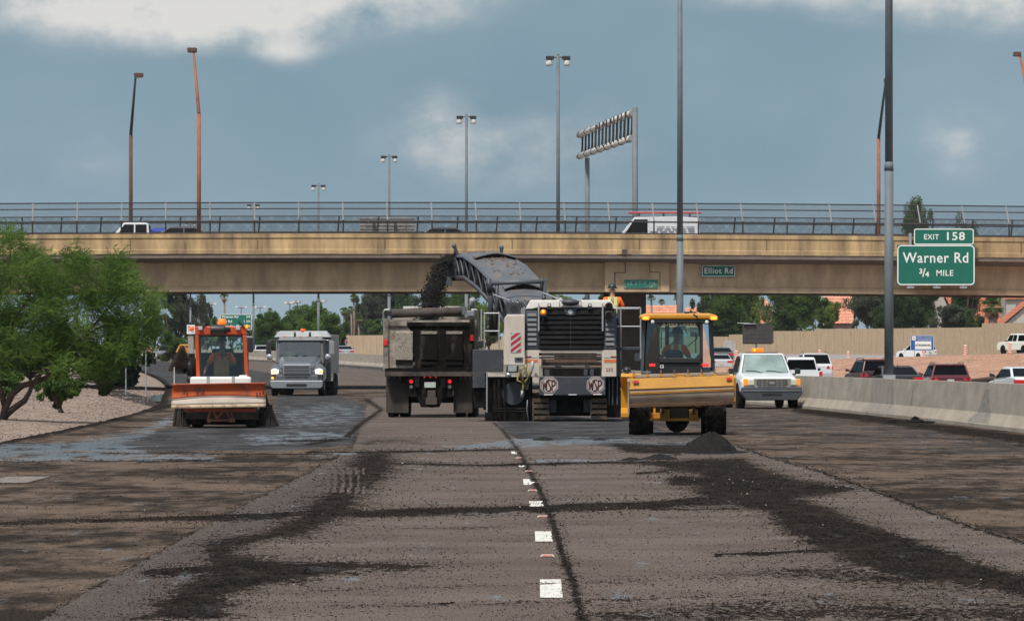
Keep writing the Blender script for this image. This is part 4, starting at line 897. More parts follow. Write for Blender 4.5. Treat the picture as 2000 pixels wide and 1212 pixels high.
# ---- big feathery mesquite at the left
def mesquite():
    d = 158.; s = FP/d; rng = np.random.default_rng(4); x0 = PX(2, d); zb = float(terrain_z(np.float64(x0), d))-.03; root = empty('mesquite_tree', (x0, d, zb), label='big feathery green mesquite with crooked dark trunk filling the left edge', cat='tree')
    L = lambda px, py, dy=0.: Vector((PX(px, d)-x0, dy, PZ(py, d)-zb))
    m = MB(); br = [([L(6, 826), L(10, 795), L(25, 768), L(45, 752), L(70, 745), L(92, 736), L(100, 715), L(108, 700, .2), L(125, 688, .4)], [.13, .10, .085, .08, .075, .07, .055, .05, .04]),
        ([L(8, 812), L(28, 796), L(48, 782), L(58, 765), L(66, 745), L(85, 725, -.2), L(115, 695, -.3), L(150, 670, -.5), L(200, 620, -.4), L(235, 570, -.2)], [.11, .085, .08, .06, .055, .05, .05, .042, .03, .015]),
        ([L(115, 695, -.3), L(150, 665, 0), L(190, 640, .3), L(240, 628, .5), L(285, 640, .6)], [.045, .04, .03, .02, .01]), ([L(10, 795), L(2, 765), L(-10, 730), L(-25, 690), L(-30, 620)], [.09, .08, .07, .05, .03]),
        ([L(125, 688, .4), L(145, 640, .5), L(150, 590, .6), L(165, 540, .6)], [.045, .035, .025, .01]), ([L(-25, 690), L(20, 640, -.5), L(60, 580, -.5), L(70, 520, -.5)], [.05, .04, .03, .012]), ([L(150, 670, -.5), L(180, 660, -1), L(215, 665, -1.3)], [.03, .02, .01]),
        ([L(-25, 690), L(-10, 600, .6), L(10, 520, .8), L(20, 470, .8)], [.05, .04, .03, .012])]
    for p, r in br: m.tube(p, r, 9)
    tr = m.build('trunk', M_BARK, root)
    # crown: outline measured in the photo, filled with drooping sprays
    out = [(-60, 470), (20, 452), (45, 462), (62, 488), (80, 502), (110, 515), (140, 505), (165, 498), (190, 505), (225, 500), (250, 520), (255, 540), (275, 560), (300, 575), (306, 600), (308, 625), (300, 650), (285, 672), (262, 690), (238, 705), (215, 725), (196, 745), (170, 735), (150, 720), (125, 730), (95, 700), (60, 712), (30, 715), (0, 725), (-60, 730)]
    P = np.array(out, float)
    def inside(q):
        c = False; n = len(P)
        for i in range(n):
            a, b = P[i], P[(i+1) % n]
            if (a[1] > q[1]) != (b[1] > q[1]) and q[0] < (b[0]-a[0])*(q[1]-a[1])/(b[1]-a[1])+a[0]: c = not c
        return c
    C = []; tone = []
    while len(C) < 430:
        q = (rng.uniform(-70, 310), rng.uniform(450, 748))
        if not inside(q): continue
        # thin spots that let the background through
        if rng.random() < .8 and ((q[0]-158)**2/26**2+(q[1]-618)**2/20**2 < 1 or (q[0]-268)**2/20**2+(q[1]-598)**2/14**2 < 1 or (q[0]-60)**2/40**2+(q[1]-722)**2/14**2 < 1): continue
        if q[1] > 690 and q[0] < 90 and rng.random() < .6: continue
        C.append(tuple(L(q[0], q[1], rng.uniform(-1.9, 1.9)*(1-.3*abs(q[0]-120)/200)))); tone.append(rng.uniform(-.26, .22))
    C = np.array(C); k = len(C); V_, F_, T_ = [], [], []; off = 0
    for i in range(k):           # each clump: twigs, each twig a feather of narrow leaflets
        nt = 36; base = C[i]
        dirs = rng.standard_normal((nt, 3))*[.9, .9, .55]+[.22, 0, .55]; dirs /= np.linalg.norm(dirs, axis=1)[:, None]; ln = rng.uniform(.22, .48, nt)
        st = base+rng.standard_normal((nt, 3))*.13
        for j in range(nt):
            nl = 9; t = np.linspace(.1, 1, nl)[:, None]; pos = st[j]+dirs[j]*ln[j]*t+np.array([0, 0, -.09])*t**2*(ln[j]/.3)
            sd = np.cross(dirs[j], rng.standard_normal(3)); sd /= np.linalg.norm(sd)+1e-9; sgn = np.where(np.arange(nl) % 2, 1, -1)[:, None]
            dr = dirs[j]*.75+sd*sgn*.55+rng.standard_normal((nl, 3))*.15; w = np.cross(dr, sd); w /= np.linalg.norm(w, axis=1)[:, None]+1e-9; l = .085*(1.1-.4*t)
            a = dr*l; b = (w+sd*.5)*.0082
            V_.append(np.stack([pos-b, pos+b, pos+a+b*.4, pos+a-b*.4], 1).reshape(-1, 3)); T_.append(np.full(4*nl, .5+tone[i]+.1*(rng.random()-.5)+.07*(j/nt)))
    V_ = np.concatenate(V_); T_ = np.concatenate(T_); F_ = np.arange(len(V_)).reshape(-1, 4); cr_ = np_mesh('crown', V_, F_, L_MESQ, root); attr(cr_, 'tone', T_)
mesquite()
# smaller trees and shrubs on the left bank
tree(116, 185, 722, 92, 'low dark green shrub-like tree on the gravel below the big mesquite', L_MID, 'gum', seed=3, lsize=.075, dens=1.7, pyb=785, name='desert_shrub', cat='shrub')
tree(196, 262, 672, 110, 'small bright green tree farther back on the gravel, right of the shrub', L_LIME, 'round', seed=5, lsize=.13, dens=1.6, pyb=742, name='desert_tree')
tree(60, 300, 640, 170, 'green tree behind the big mesquite near the left edge', L_MID, 'round', seed=6, lsize=.2, dens=1.3)
tree(238, 330, 640, 100, 'dark green tree behind the mesquite tips, left of the wire fence posts', L_MID, 'bush', seed=8, lsize=.2, dens=1.1)
tree(-20, 230, 700, 150, 'grey green brush at the left edge behind the mesquite trunk', L_MID, 'bush', seed=9, lsize=.15, name='desert_shrub', cat='shrub')
# ---- beyond the overpass, left to right
BG = 'trees beyond the overpass'
for a in ((345, 760, 545, 92, 'tall grey green gum tree behind the orange sweeper, right of the mesquite', L_EUC, 'gum', 11, 1.9, 655), (395, 820, 590, 46, 'slim grey gum tree right of the tall gum behind the sweeper', L_EUC, 'gum', 12, 1.0, 660),
          (345, 620, 649, 72, 'round blue green bush beside the tan bank behind the sweeper', L_MID, 'bush', 13, 1.0, None), (405, 880, 628, 90, 'pale green tree seen just above the sweeper cab', L_LIME, 'round', 14, 1.0, None), (452, 1000, 614, 60, 'hazy green tree behind the distant green sign', L_MID, 'round', 41, .8, None),
          (302, 840, 610, 60, 'grey green tree just right of the mesquite tips', L_EUC, 'gum', 42, 1.0, 655),
          (530, 760, 606, 84, 'rounded green tree left of the silver truck roof', L_MID, 'round', 15, 1.6, 690), (585, 800, 600, 92, 'green tree directly above the silver truck cab', L_MID, 'round', 16, 1.6, 690), (618, 700, 596, 86, 'tallest rounded green tree behind the silver truck', L_MESQ, 'round', 17, 1.7, 690), (652, 690, 618, 60, 'low spreading green tree at the left end of the sound wall', L_MID, 'round', 18, 1.3, 690), (505, 900, 628, 60, 'dull green tree just right of the distant green sign', L_EUC, 'round', 19, 1.0, 690),
          (560, 720, 655, 150, 'dense low green growth behind the silver truck', L_DARK, 'bush', 20, 1.8, None),
          (738, 960, 560, 90, 'big dark gum tree left of the dump truck', L_EUC, 'gum', 21, 1.8, 625), (700, 1010, 600, 70, 'grey green gum behind the group of palms', L_EUC, 'gum', 22, 1.3, None), (745, 930, 625, 80, 'bright green tree above the sound wall left of the dump truck', L_MID, 'round', 23, 1.4, None),
          (790, 960, 560, 110, 'tall dark green tree behind the front of the dump truck', L_DARK, 'gum', 24, 1.7, None), (850, 960, 555, 100, 'tall green tree behind the falling millings', L_MID, 'gum', 25, 1.7, None), (912, 900, 552, 90, 'green tree behind the conveyor', L_MID, 'round', 26, 1.6, None), (955, 820, 590, 80, 'light green tree seen between dump truck and milling machine', L_LIME, 'round', 27, 1.5, None),
          (1080, 900, 562, 110, 'light green tree top seen above the conveyor and white hood', L_LIME, 'round', 28, 1.4, None), (1160, 920, 566, 90, 'green tree top left of the bridge pier', L_MID, 'round', 29, 1.2, None), (1010, 930, 560, 90, 'green tree hidden mostly behind the conveyor', L_MID, 'round', 30, 1.2, None),
          (1388, 820, 545, 70, 'brown grey thin tree right of the tractor roof', L_EUC, 'gum', 31, 1.2, 640), (1425, 800, 550, 100, 'green tree behind the ramp wall above the pickup', L_MID, 'gum', 32, 1.8, 655), (1460, 850, 560, 70, 'bright green tree left of the red roofed turret', L_LIME, 'gum', 33, 1.2, 650),
          (1400, 790, 620, 80, 'dark green tree mass just above the wall right of the tractor', L_DARK, 'round', 34, 1.4, 665), (1545, 770, 540, 120, 'dense bright green tree right of the red roofed turret', L_MID, 'round', 35, 2.4, 650), (1510, 780, 630, 60, 'low green tree behind the message board', L_MID, 'round', 43, 1.2, 655),
          (1610, 790, 575, 60, 'yellow green small tree in front of the orange tiled roof', L_LIME, 'round', 36, 1.2, 650), (1700, 800, 545, 100, 'grey green feathery tree left of the big lamp pole', L_EUC, 'round', 37, 2.2, 650), (1775, 760, 548, 120, 'dark green dense tree right of the big lamp pole', L_DARK, 'round', 38, 2.6, 650),
          (1655, 850, 556, 60, 'yellow green tree above the orange roof', L_LIME, 'gum', 44, 1.2, 640), (1868, 720, 592, 90, 'loose green tree in front of the white gable', L_EUC, 'round', 39, 1.3, 650), (1905, 700, 612, 60, 'dark green bush left of the short palm', L_DARK, 'bush', 40, 1.0, None), (1732, 780, 590, 60, 'green tree crown partly hidden by the big lamp pole', L_MID, 'round', 45, 1.4, 650)):
    px, d, pyt, w, lb, lm, kd, sd_, dn, pyb = a
    tree(px, d, pyt, w, lb, lm, kd, seed=sd_, dens=dn, pyb=pyb, group=BG)
# trees whose tops show above the bridge deck
tree(1790, 770, 403, 74, 'lone green tree top rising above the overpass left of the exit sign', L_MID, 'round', seed=51, dens=3, pyb=600, group=BG)
tree(1885, 790, 440, 74, 'low dark tree top just showing above the overpass over the exit sign', L_DARK, 'round', seed=52, dens=2.5, pyb=640, group=BG)
for a in ((438, 900, 570, 640, 11.5, 'tall slim palm with brown skirt above the sweeper cab', True), (398, 860, 586, 640, 12, 'palm with grey fronds left of the tall slim palm', True), (691, 1000, 572, 640, 11, 'tallest palm of the group left of the dump truck', True), (672, 980, 598, 650, 11, 'left palm of the group above the silver truck', True), (700, 940, 612, 650, 13, 'short bushy palm in front of the group', True), (686, 960, 596, 650, 9, 'middle palm of the group, just below the tallest crown', False),
          (527, 1000, 600, 640, 7, 'small far palm above the trees left of the silver truck', False), (569, 1050, 604, 640, 7, 'tiny far palm beside the floodlights', False), (634, 1000, 600, 640, 8, 'small palm crown between the floodlight and the palm group', False),
          (1272, 900, 574, 620, 11, 'hazy palm crown at the left above the tractor roof', False), (1292, 920, 583, 620, 9, 'second hazy palm crown above the tractor roof', False), (1322, 940, 574, 620, 10, 'palm crown hidden by the grey lamp pole', False), (1354, 950, 590, 620, 5, 'tiny palm crown right of the grey lamp pole', False)):
    px, d, pyt, pyb, r, lb, sk = a; palm(px, d, pyt, pyb, r, lb, sk)
palm(1938, 660, 577, 640, 27, 'short thick palm with dry brown fronds behind the wall at the right', True, fat=.5, nf=60, seed=9)
# dry brush and weeds on the left bank
tree(205, 262, 738, 26, 'dark small bush at the foot of the small bright green tree', L_DARK, 'bush', seed=61, lsize=.1, name='desert_shrub', cat='shrub', trunk=False)
def wire_fence():
    root = empty('wire_fence', (PX(267, 300), 300, 0), label='sagging wire fence with thin steel posts on the left gravel bank', cat='fence'); prev = None
    for k, (px, pyt, pyb, w) in enumerate(((285, 678, 752, .030), (267, 683, 715, .05), (246, 706, 753, .03), (237, 700, 715, .04), (200, 690, 715, .04))):
        d = {0: 270., 1: 430., 2: 270., 3: 430., 4: 430.}[k]; x = PX(px, d)
        zb = float(terrain_z(np.float64(x), d)); m = MB(); m.cyl((x-root.location.x, d-300, zb-.1), (x-root.location.x, d-300, PZ(pyt, d)), w, n=7); m.build('post', M_GALV, root)
wire_fence()
# ================= houses behind the wall
M_TILE = mat('clay_tile', (.40, .125, .065), rough=.85, var=.25, scale=1.5, dirt=(.26, .09, .05), damt=.4, dscale=2, bump=.4, bscale=6); M_TILEP = mat('pale_clay_tile', (.56, .24, .15), rough=.85, var=.2, scale=1.5, bump=.4, bscale=6); M_STUC = mat('stucco', (.42, .40, .36), rough=.95, var=.05); M_STUB = mat('brown_stucco', (.22, .16, .13), rough=.95)
M_WIN = mat('dark_window', (.03, .04, .05), rough=.15)
def tiled_roof(m, x0, x1, y0, y1, z0, z1, ridge='x', rows=9):
    """gable roof with stepped courses of barrel tiles; ridge along x or y"""
    def slope(a, b, c, d_):      # a,b eave; d_,c ridge
        a, b, c, d_ = map(Vector, (a, b, c, d_)); n = max(6, int((b-a).length/.5)); rr = rows; st = Vector((0, 0, .05))
        V = []; F = []
        for j in range(rr):
            p, q = a.lerp(d_, j/rr), b.lerp(c, j/rr); p2, q2 = a.lerp(d_, (j+1)/rr), b.lerp(c, (j+1)/rr)
            for i in range(n*2+1):
                t = i/(n*2); up = .07 if i % 2 else 0; V += [p.lerp(q, t)+st+Vector((0, 0, up)), p2.lerp(q2, t)+Vector((0, 0, up))]
            b0 = len(V)-2*(2*n+1); F += [(b0+2*i, b0+2*i+2, b0+2*i+3, b0+2*i+1) for i in range(2*n)]
        m.add(V, F)
    if ridge == 'x':
        ym = (y0+y1)/2; slope((x0, y0, z0), (x1, y0, z0), (x1, ym, z1), (x0, ym, z1)); slope((x1, y1, z0), (x0, y1, z0), (x0, ym, z1), (x1, ym, z1))
    else:
        xm = (x0+x1)/2; slope((x0, y1, z0), (x0, y0, z0), (xm, y0, z1), (xm, y1, z1)); slope((x1, y0, z0), (x1, y1, z0), (xm, y1, z1), (xm, y0, z1))
def house(px0, px1, pye, pyr, d, label, ridge='x', depth=9, tile=None, wall=None, window=True, rz=0):
    s = FP/d; xc = PX((px0+px1)/2, d); zb = 1.9; o = empty('house', (xc, d, zb), rz=rz, label=label, cat='house', group='tile roofed houses behind the sound wall'); w = (px1-px0)/s/2; ze = PZ(pye, d)-zb; zr = PZ(pyr, d)-zb
    m = MB(); iw = w-.4
    if ridge == 'x': m.prism([(.4, 0), (depth-.4, 0), (depth-.4, ze), (depth/2, zr-.12), (.4, ze)], 'x', -iw, iw)
    else: m.prism([(-iw, 0), (iw, 0), (iw, ze), (0, zr-.15), (-iw, ze)], 'y', .4, depth-.4)
    m.build('wall', wall or M_STUC, o); m = MB(); tiled_roof(m, -w, w, 0, depth, ze, zr, ridge); m.build('roof', tile or M_TILE, o)
    if window:
        for k in (-1, 1): m = MB(); m.box(k*w*.45-.5, k*w*.45+.5, .37, .42, max(ze-1.9, .5), max(ze-.6, 1.2)); m.build('window', M_WIN, o)
    return o
house(1832, 1990, 640, 545, 800, 'house with broad red tile roof right of the white gable', 'x', 12)
g_ = house(1808, 1862, 612, 556, 770, 'house with pale gable wall behind the loose green tree', 'y', 12)
house(1950, 2075, 640, 588, 700, 'house with low red tile roof at the right edge', 'y', 12); house(1960, 2080, 585, 530, 780, 'upper red tiled roof behind the low roof at the right edge', 'x', 10)
house(1612, 1668, 632, 578, 830, 'orange tiled house half hidden by trees left of the big lamp pole', 'x', 9, M_TILEP, M_STUB)
house(1452, 1512, 632, 603, 860, 'pink orange roofed house with a turret above the message board', 'x', 9, M_TILEP, M_STUB)
def turret():
    d = 862.; s = FP/d; o = empty('house_turret', (PX(1494, d), d, 1.9), label='small brown turret with orange tiled cap above the message board', cat='house'); h = PZ(597, d)-1.9
    m = MB(); m.box(-.62, .62, -.2, 1.2, 0, h); m.build('wall', M_STUB, o); m = MB(); m.hexa([(-1.0, -.6, h), (1.0, -.6, h), (1.0, 1.6, h), (-1.0, 1.6, h), (-.05, .4, h+1.0), (.05, .4, h+1.0), (.05, .6, h+1.0), (-.05, .6, h+1.0)]); m.build('roof', M_TILEP, o)
    m = MB(); m.box(.1, .4, -.23, -.2, h-1.3, h-.3); m.build('window', M_WIN, o)
turret()
house(1256, 1332, 640, 596, 900, 'pale orange tiled roof showing left above the tractor', 'x', 9, M_TILEP); house(1340, 1392, 640, 600, 920, 'pale orange tiled roof showing right above the tractor', 'x', 9, M_TILEP)
# horizon tree belt, far off: a hazy mass behind everything
def far_belt():
    rng = np.random.default_rng(77); C = []; 
    for x in np.arange(-160, 160, 2.2): C.append((x+rng.uniform(-1, 1), rng.uniform(-25, 25), rng.uniform(1.0, 6.5)))
    C = np.array(C); sp = np.tile(np.array([[2.6, 3, 1.7]]), (len(C), 1)); V, F, t = leaves(C, 130, sp, .55, .6, rng)
    o = np_mesh('distant_trees', V+np.array([0, 0, 0]), F, L_MID); attr(o, 'tone', t); o.location = (-10, 1120, 1.9); tag(o, 'hazy far-off belt of trees along the horizon', 'trees', kind='stuff')
far_belt()
# ================= people (one skinned body each; clothing and hats are children)
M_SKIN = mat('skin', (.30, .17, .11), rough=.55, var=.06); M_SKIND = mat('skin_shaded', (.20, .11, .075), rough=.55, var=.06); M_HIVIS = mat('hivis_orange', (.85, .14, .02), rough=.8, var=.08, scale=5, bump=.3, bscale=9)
M_LIME = mat('hivis_lime', (.55, .75, .08), rough=.6, var=.05); M_REFL = mat('reflective_tape', (.42, .46, .44), rough=.35, var=.05); M_JEAN = mat('denim', (.03, .04, .07), rough=.9); M_HAIR = mat('hair', (.02, .015, .012), rough=.8); M_BLKC = mat('black_plastic', (.018, .018, .019), rough=.45, var=.2)
def skin_mesh(name, verts, edges, radii, m_, parent, root=0, sub=1):
    me = bpy.data.meshes.new(name); me.from_pydata([tuple(v) for v in verts], edges, []); me.materials.append(m_); o = bpy.data.objects.new(name, me); COL.objects.link(o); o.parent = parent
    md = o.modifiers.new('skin', 'SKIN'); sv = me.skin_vertices[0].data if me.skin_vertices else None
    if sv is None:
        bm = bmesh.new(); bm.from_mesh(me); bm.verts.layers.skin.verify(); bm.to_mesh(me); bm.free(); sv = me.skin_vertices[0].data
    for i, r in enumerate(radii): sv[i].radius = r if isinstance(r, tuple) else (r, r); sv[i].use_root = (i == root)
    md.use_smooth_shade = True; s = o.modifiers.new('sub', 'SUBSURF'); s.levels = sub; s.render_levels = sub
    return o
def person(loc, rz, label, J, shirt=M_HIVIS, pants=M_JEAN, hat='hardhat', hatm=None, legs=True, parent_stripes=True, skin=M_SKIN):
    """J: joints in metres: pelvis, chest, neck, head, shoulders L/R, elbows, hands, knees, feet"""
    root = empty('person', loc, rz=rz, label=label, cat='person')
    g = lambda k: Vector(J[k]); pel, ch, nk, hd = g('pelvis'), g('chest'), g('neck'), g('head'); V = [pel, pel.lerp(ch, .5), ch, nk, hd+Vector((0, 0, -.04)), hd+Vector((0, 0, .10))]; R = [(.15, .12), (.135, .11), (.165, .12), .055, (.078, .09), (.07, .085)]; E = [(0, 1), (1, 2), (2, 3), (3, 4), (4, 5)]
    for s in 'LR':
        i = len(V); V += [g('sh'+s), g('el'+s), g('ha'+s)]; R += [.068, .048, .032]; E += [(2, i), (i, i+1), (i+1, i+2)]
        hv = (g('ha'+s)-g('el'+s)).normalized(); palm = g('ha'+s)+hv*.07; V.append(palm); R.append((.022, .036)); E.append((i+2, i+3)); sd = hv.cross(Vector((0, 0, 1)) if abs(hv.z) < .8 else Vector((0, 1, 0))).normalized()
        for k in range(4):
            b = len(V); V += [palm+hv*.03+sd*(.027-.018*k), palm+hv*(.075-.008*abs(k-1.4))+sd*(.028-.019*k)+Vector((0, 0, -.022))]; R += [.010, .008]; E += [(i+3, b), (b, b+1)]
        b = len(V); V += [palm-hv*.015+sd*.05, palm+hv*.025+sd*.062]; R += [.011, .009]; E += [(i+3, b), (b, b+1)]
    if legs:
        for s in 'LR':
            i = len(V); hp = pel+Vector((.1 if s == 'R' else -.1, 0, -.05)); V += [hp, g('kn'+s), g('ft'+s), g('ft'+s)+Vector(J.get('toe', (0, .16, -.03)))]; R += [.095, .062, .045, .045]; E += [(0, i), (i, i+1), (i+1, i+2), (i+2, i+3)]
    skin_mesh('body', V, E, R, skin, root)
    # shirt
    V = [pel+Vector((0, 0, -.02)), pel.lerp(ch, .5), ch, ch.lerp(nk, .62)]; R = [(.172, .142), (.16, .135), (.19, .145), (.085, .075)]; E = [(0, 1), (1, 2), (2, 3)]
    for s in 'LR': i = len(V); V += [g('sh'+s), g('sh'+s).lerp(g('el'+s), .55), g('sh'+s).lerp(g('el'+s), 1.0) if J.get('long') else g('sh'+s).lerp(g('el'+s), .85)]; R += [.088, .078, .072]; E += [(2, i), (i, i+1), (i+1, i+2)]
    sh = skin_mesh('shirt', V, E, R, shirt, root)
    if legs:
        V = [pel+Vector((0, 0, .02))]; R = [(.165, .135)]; E = []
        for s in 'LR': i = len(V); hp = pel+Vector((.1 if s == 'R' else -.1, 0, -.05)); V += [hp, g('kn'+s), g('ft'+s)+Vector((0, 0, .06))]; R += [.108, .078, .06]; E += [(0, i), (i, i+1), (i+1, i+2)]
        skin_mesh('trousers', V, E, R, pants, root)
    if hat:
        hm = hatm or M_BLKC; m = MB(); m.smooth = True; top = hd+Vector((0, 0, .07)); prof = [(.118, 0), (.116, .04), (.10, .09), (.06, .125), (.001, .137)]; m.lathe(prof, top, 'z', 18)
        if hat == 'hardhat': m.lathe([(.15, -.012), (.155, .0), (.118, .012), (.10, .0)], top, 'z', 18)
        m.build('hard_hat' if hat == 'hardhat' else 'cap', hm, root)
    m = MB(); f = Vector(J.get('face', (0, 1, 0))); c = hd+Vector((0, 0, .01)); sdv = f.cross(Vector((0, 0, 1)))
    m.cyl(c+f*.085+Vector((0, 0, .01)), c+f*.112+Vector((0, 0, -.02)), .014, .018, 6); m.build('nose', skin, root)
    m = MB(); 
    for q in (-1, 1): m.sphere(c+f*.082+sdv*.032*q+Vector((0, 0, .035)), .011)
    m.cyl(c+f*.088+sdv*.022+Vector((0, 0, -.05)), c+f*.088-sdv*.022+Vector((0, 0, -.05)), .006, n=5); m.build('face_features', M_HAIR, root)
    for q in (-1, 1): MB().sphere(c+sdv*.085*q, .024, (.5, 1, 1.3)).build('ear', skin, root)
    return root
def stripes_back(root, x0, x1, z0, z1, y, w=.05, sgn=-1):
    """reflective braces over the shoulders and a belt band"""
    for sx in (-1, 1):
        m = MB(); p = [(sx*.085, y, z0), (sx*.09, y+sgn*.012, (z0+z1)/2), (sx*.075, y+.03, z1)]
        for a, b in zip(p[:-1], p[1:]): m.hexa([(a[0]-w*.8, a[1]-.006, a[2]), (a[0]+w*.8, a[1]-.006, a[2]), (a[0]+w*.8, a[1]+.006, a[2]), (a[0]-w*.8, a[1]+.006, a[2]), (b[0]-w*.8, b[1]-.006, b[2]), (b[0]+w*.8, b[1]-.006, b[2]), (b[0]+w*.8, b[1]+.006, b[2]), (b[0]-w*.8, b[1]+.006, b[2])])
        s = m.build('brace_border', M_LIME, root); m = MB()
        for a, b in zip(p[:-1], p[1:]): m.hexa([(a[0]-w*.45, a[1]-.012, a[2]), (a[0]+w*.45, a[1]-.012, a[2]), (a[0]+w*.45, a[1], a[2]), (a[0]-w*.45, a[1], a[2]), (b[0]-w*.45, b[1]-.012, b[2]), (b[0]+w*.45, b[1]-.012, b[2]), (b[0]+w*.45, b[1], b[2]), (b[0]-w*.45, b[1], b[2])])
        m.build('reflective_tape', M_REFL, s)
# ================= vehicle materials
M_TYRE = mat('tyre_rubber', (.012, .011, .010), rough=.95, spec=.15, var=.25, scale=6, dirt=(.06, .048, .04), damt=.35, dscale=4); M_RIM = mat('rim_metal', (.42, .42, .42), rough=.35, metal=.7, var=.1); M_CHROME = mat('chrome', (.45, .47, .49), rough=.2, metal=.75, var=.06)
M_UNDER = mat('chassis_black', (.009, .008, .0075), rough=.95, spec=.1, var=.3, scale=4, dirt=(.03, .025, .02), damt=.35, dscale=3); M_WHT = mat('white_paint', (.62, .635, .64), rough=.32, var=.03, coat=.4); M_PLAT = mat('number_plate', (.42, .46, .42), rough=.5, var=.25, scale=25)
M_RED = mat('tail_lens', (.45, .012, .012), rough=.25); M_REDL = mat('lit_red', (.9, .02, .02), emit=.5); M_AMB = mat('amber_lens', (.75, .19, .01), rough=.3, emit=.25); M_AMBL = mat('lit_amber', (1.0, .36, .03), emit=1.2); M_HL = mat('headlamp', (.70, .70, .60), rough=.15); M_HLL = mat('lit_headlamp', (1.0, .80, .58), emit=.8)
G_CAR = glass('car_glass', (.05, .06, .06), .0, .3); G_WST = glass('truck_windscreen', (.60, .68, .66), .05); G_WS = glass('windscreen', (.42, .50, .47), .16); G_CAB = glass('cab_glass', (.90, .97, .95), .0); G_CAB2 = glass('cab_glass_tinted', (.16, .27, .26), .02)
def wheel(parent, x, y, r, w, side, name='wheel', lugs=False, rim=M_RIM, rr=.58, dual=False, y_off=0):
    """side: -1 outer face to the left, +1 to the right"""
    m = MB(); h = w/2; m.lathe([(r*rr, -h), (r*.86, -h), (r*.96, -h*.86), (r, -h*.6), (r, h*.6), (r*.96, h*.86), (r*.86, h), (r*rr, h), (r*rr, -h)], (x, y, r), 'x', 32)
    if lugs:
        n = 16
        for k in range(n):
            for sx in (-1, 1):
                a = 2*pi*(k+(.5 if sx > 0 else 0))/n; ra = r*.985
                def pt(xx, ang, rad): return (x+xx, y+rad*cos(ang), r+rad*sin(ang))
                a2 = a+.22; m.hexa([pt(sx*.0, a, ra), pt(sx*.0, a+.14, ra), pt(sx*h*1.0, a2+.16, ra*.97), pt(sx*h*1.0, a2, ra*.97), pt(0, a, r*1.035), pt(0, a+.14, r*1.035), pt(sx*h*1.0, a2+.16, r*1.02), pt(sx*h*1.0, a2, r*1.02)])
    t = m.build('tyre' if name == 'rim' else name, M_TYRE, parent); m = MB(); m.lathe([(.01, side*h*.55), (r*rr*.45, side*h*.62), (r*rr*.55, side*h*.4), (r*rr*.9, side*h*.5), (r*rr*1.0, side*h*.9), (r*rr*1.02, -side*h*.9), (.01, -side*h*.8)], (x, y, r), 'x', 24); m.build('rim', rim, t)
    return t
def part(name, m_, parent, *boxes, bevel=0.0):
    """boxes that touch become one mesh, separate ones separate parts; returns the first"""
    R = [(min(b[0], b[1]), max(b[0], b[1]), min(b[2], b[3]), max(b[2], b[3]), min(b[4], b[5]), max(b[4], b[5])) for b in boxes]
    grp = list(range(len(R))); t = .012
    for i in range(len(R)):
        for j in range(i):
            if all(R[i][2*k] <= R[j][2*k+1]+t and R[j][2*k] <= R[i][2*k+1]+t for k in range(3)):
                g = grp[i]; grp = [grp[j] if q == g else q for q in grp]
    out = []
    for g in sorted(set(grp), key=grp.index):
        m = MB()
        for i, b in enumerate(R):
            if grp[i] == g: m.box(*b)
        out.append(m.build(name, m_, parent, bevel=bevel))
    return out[0]

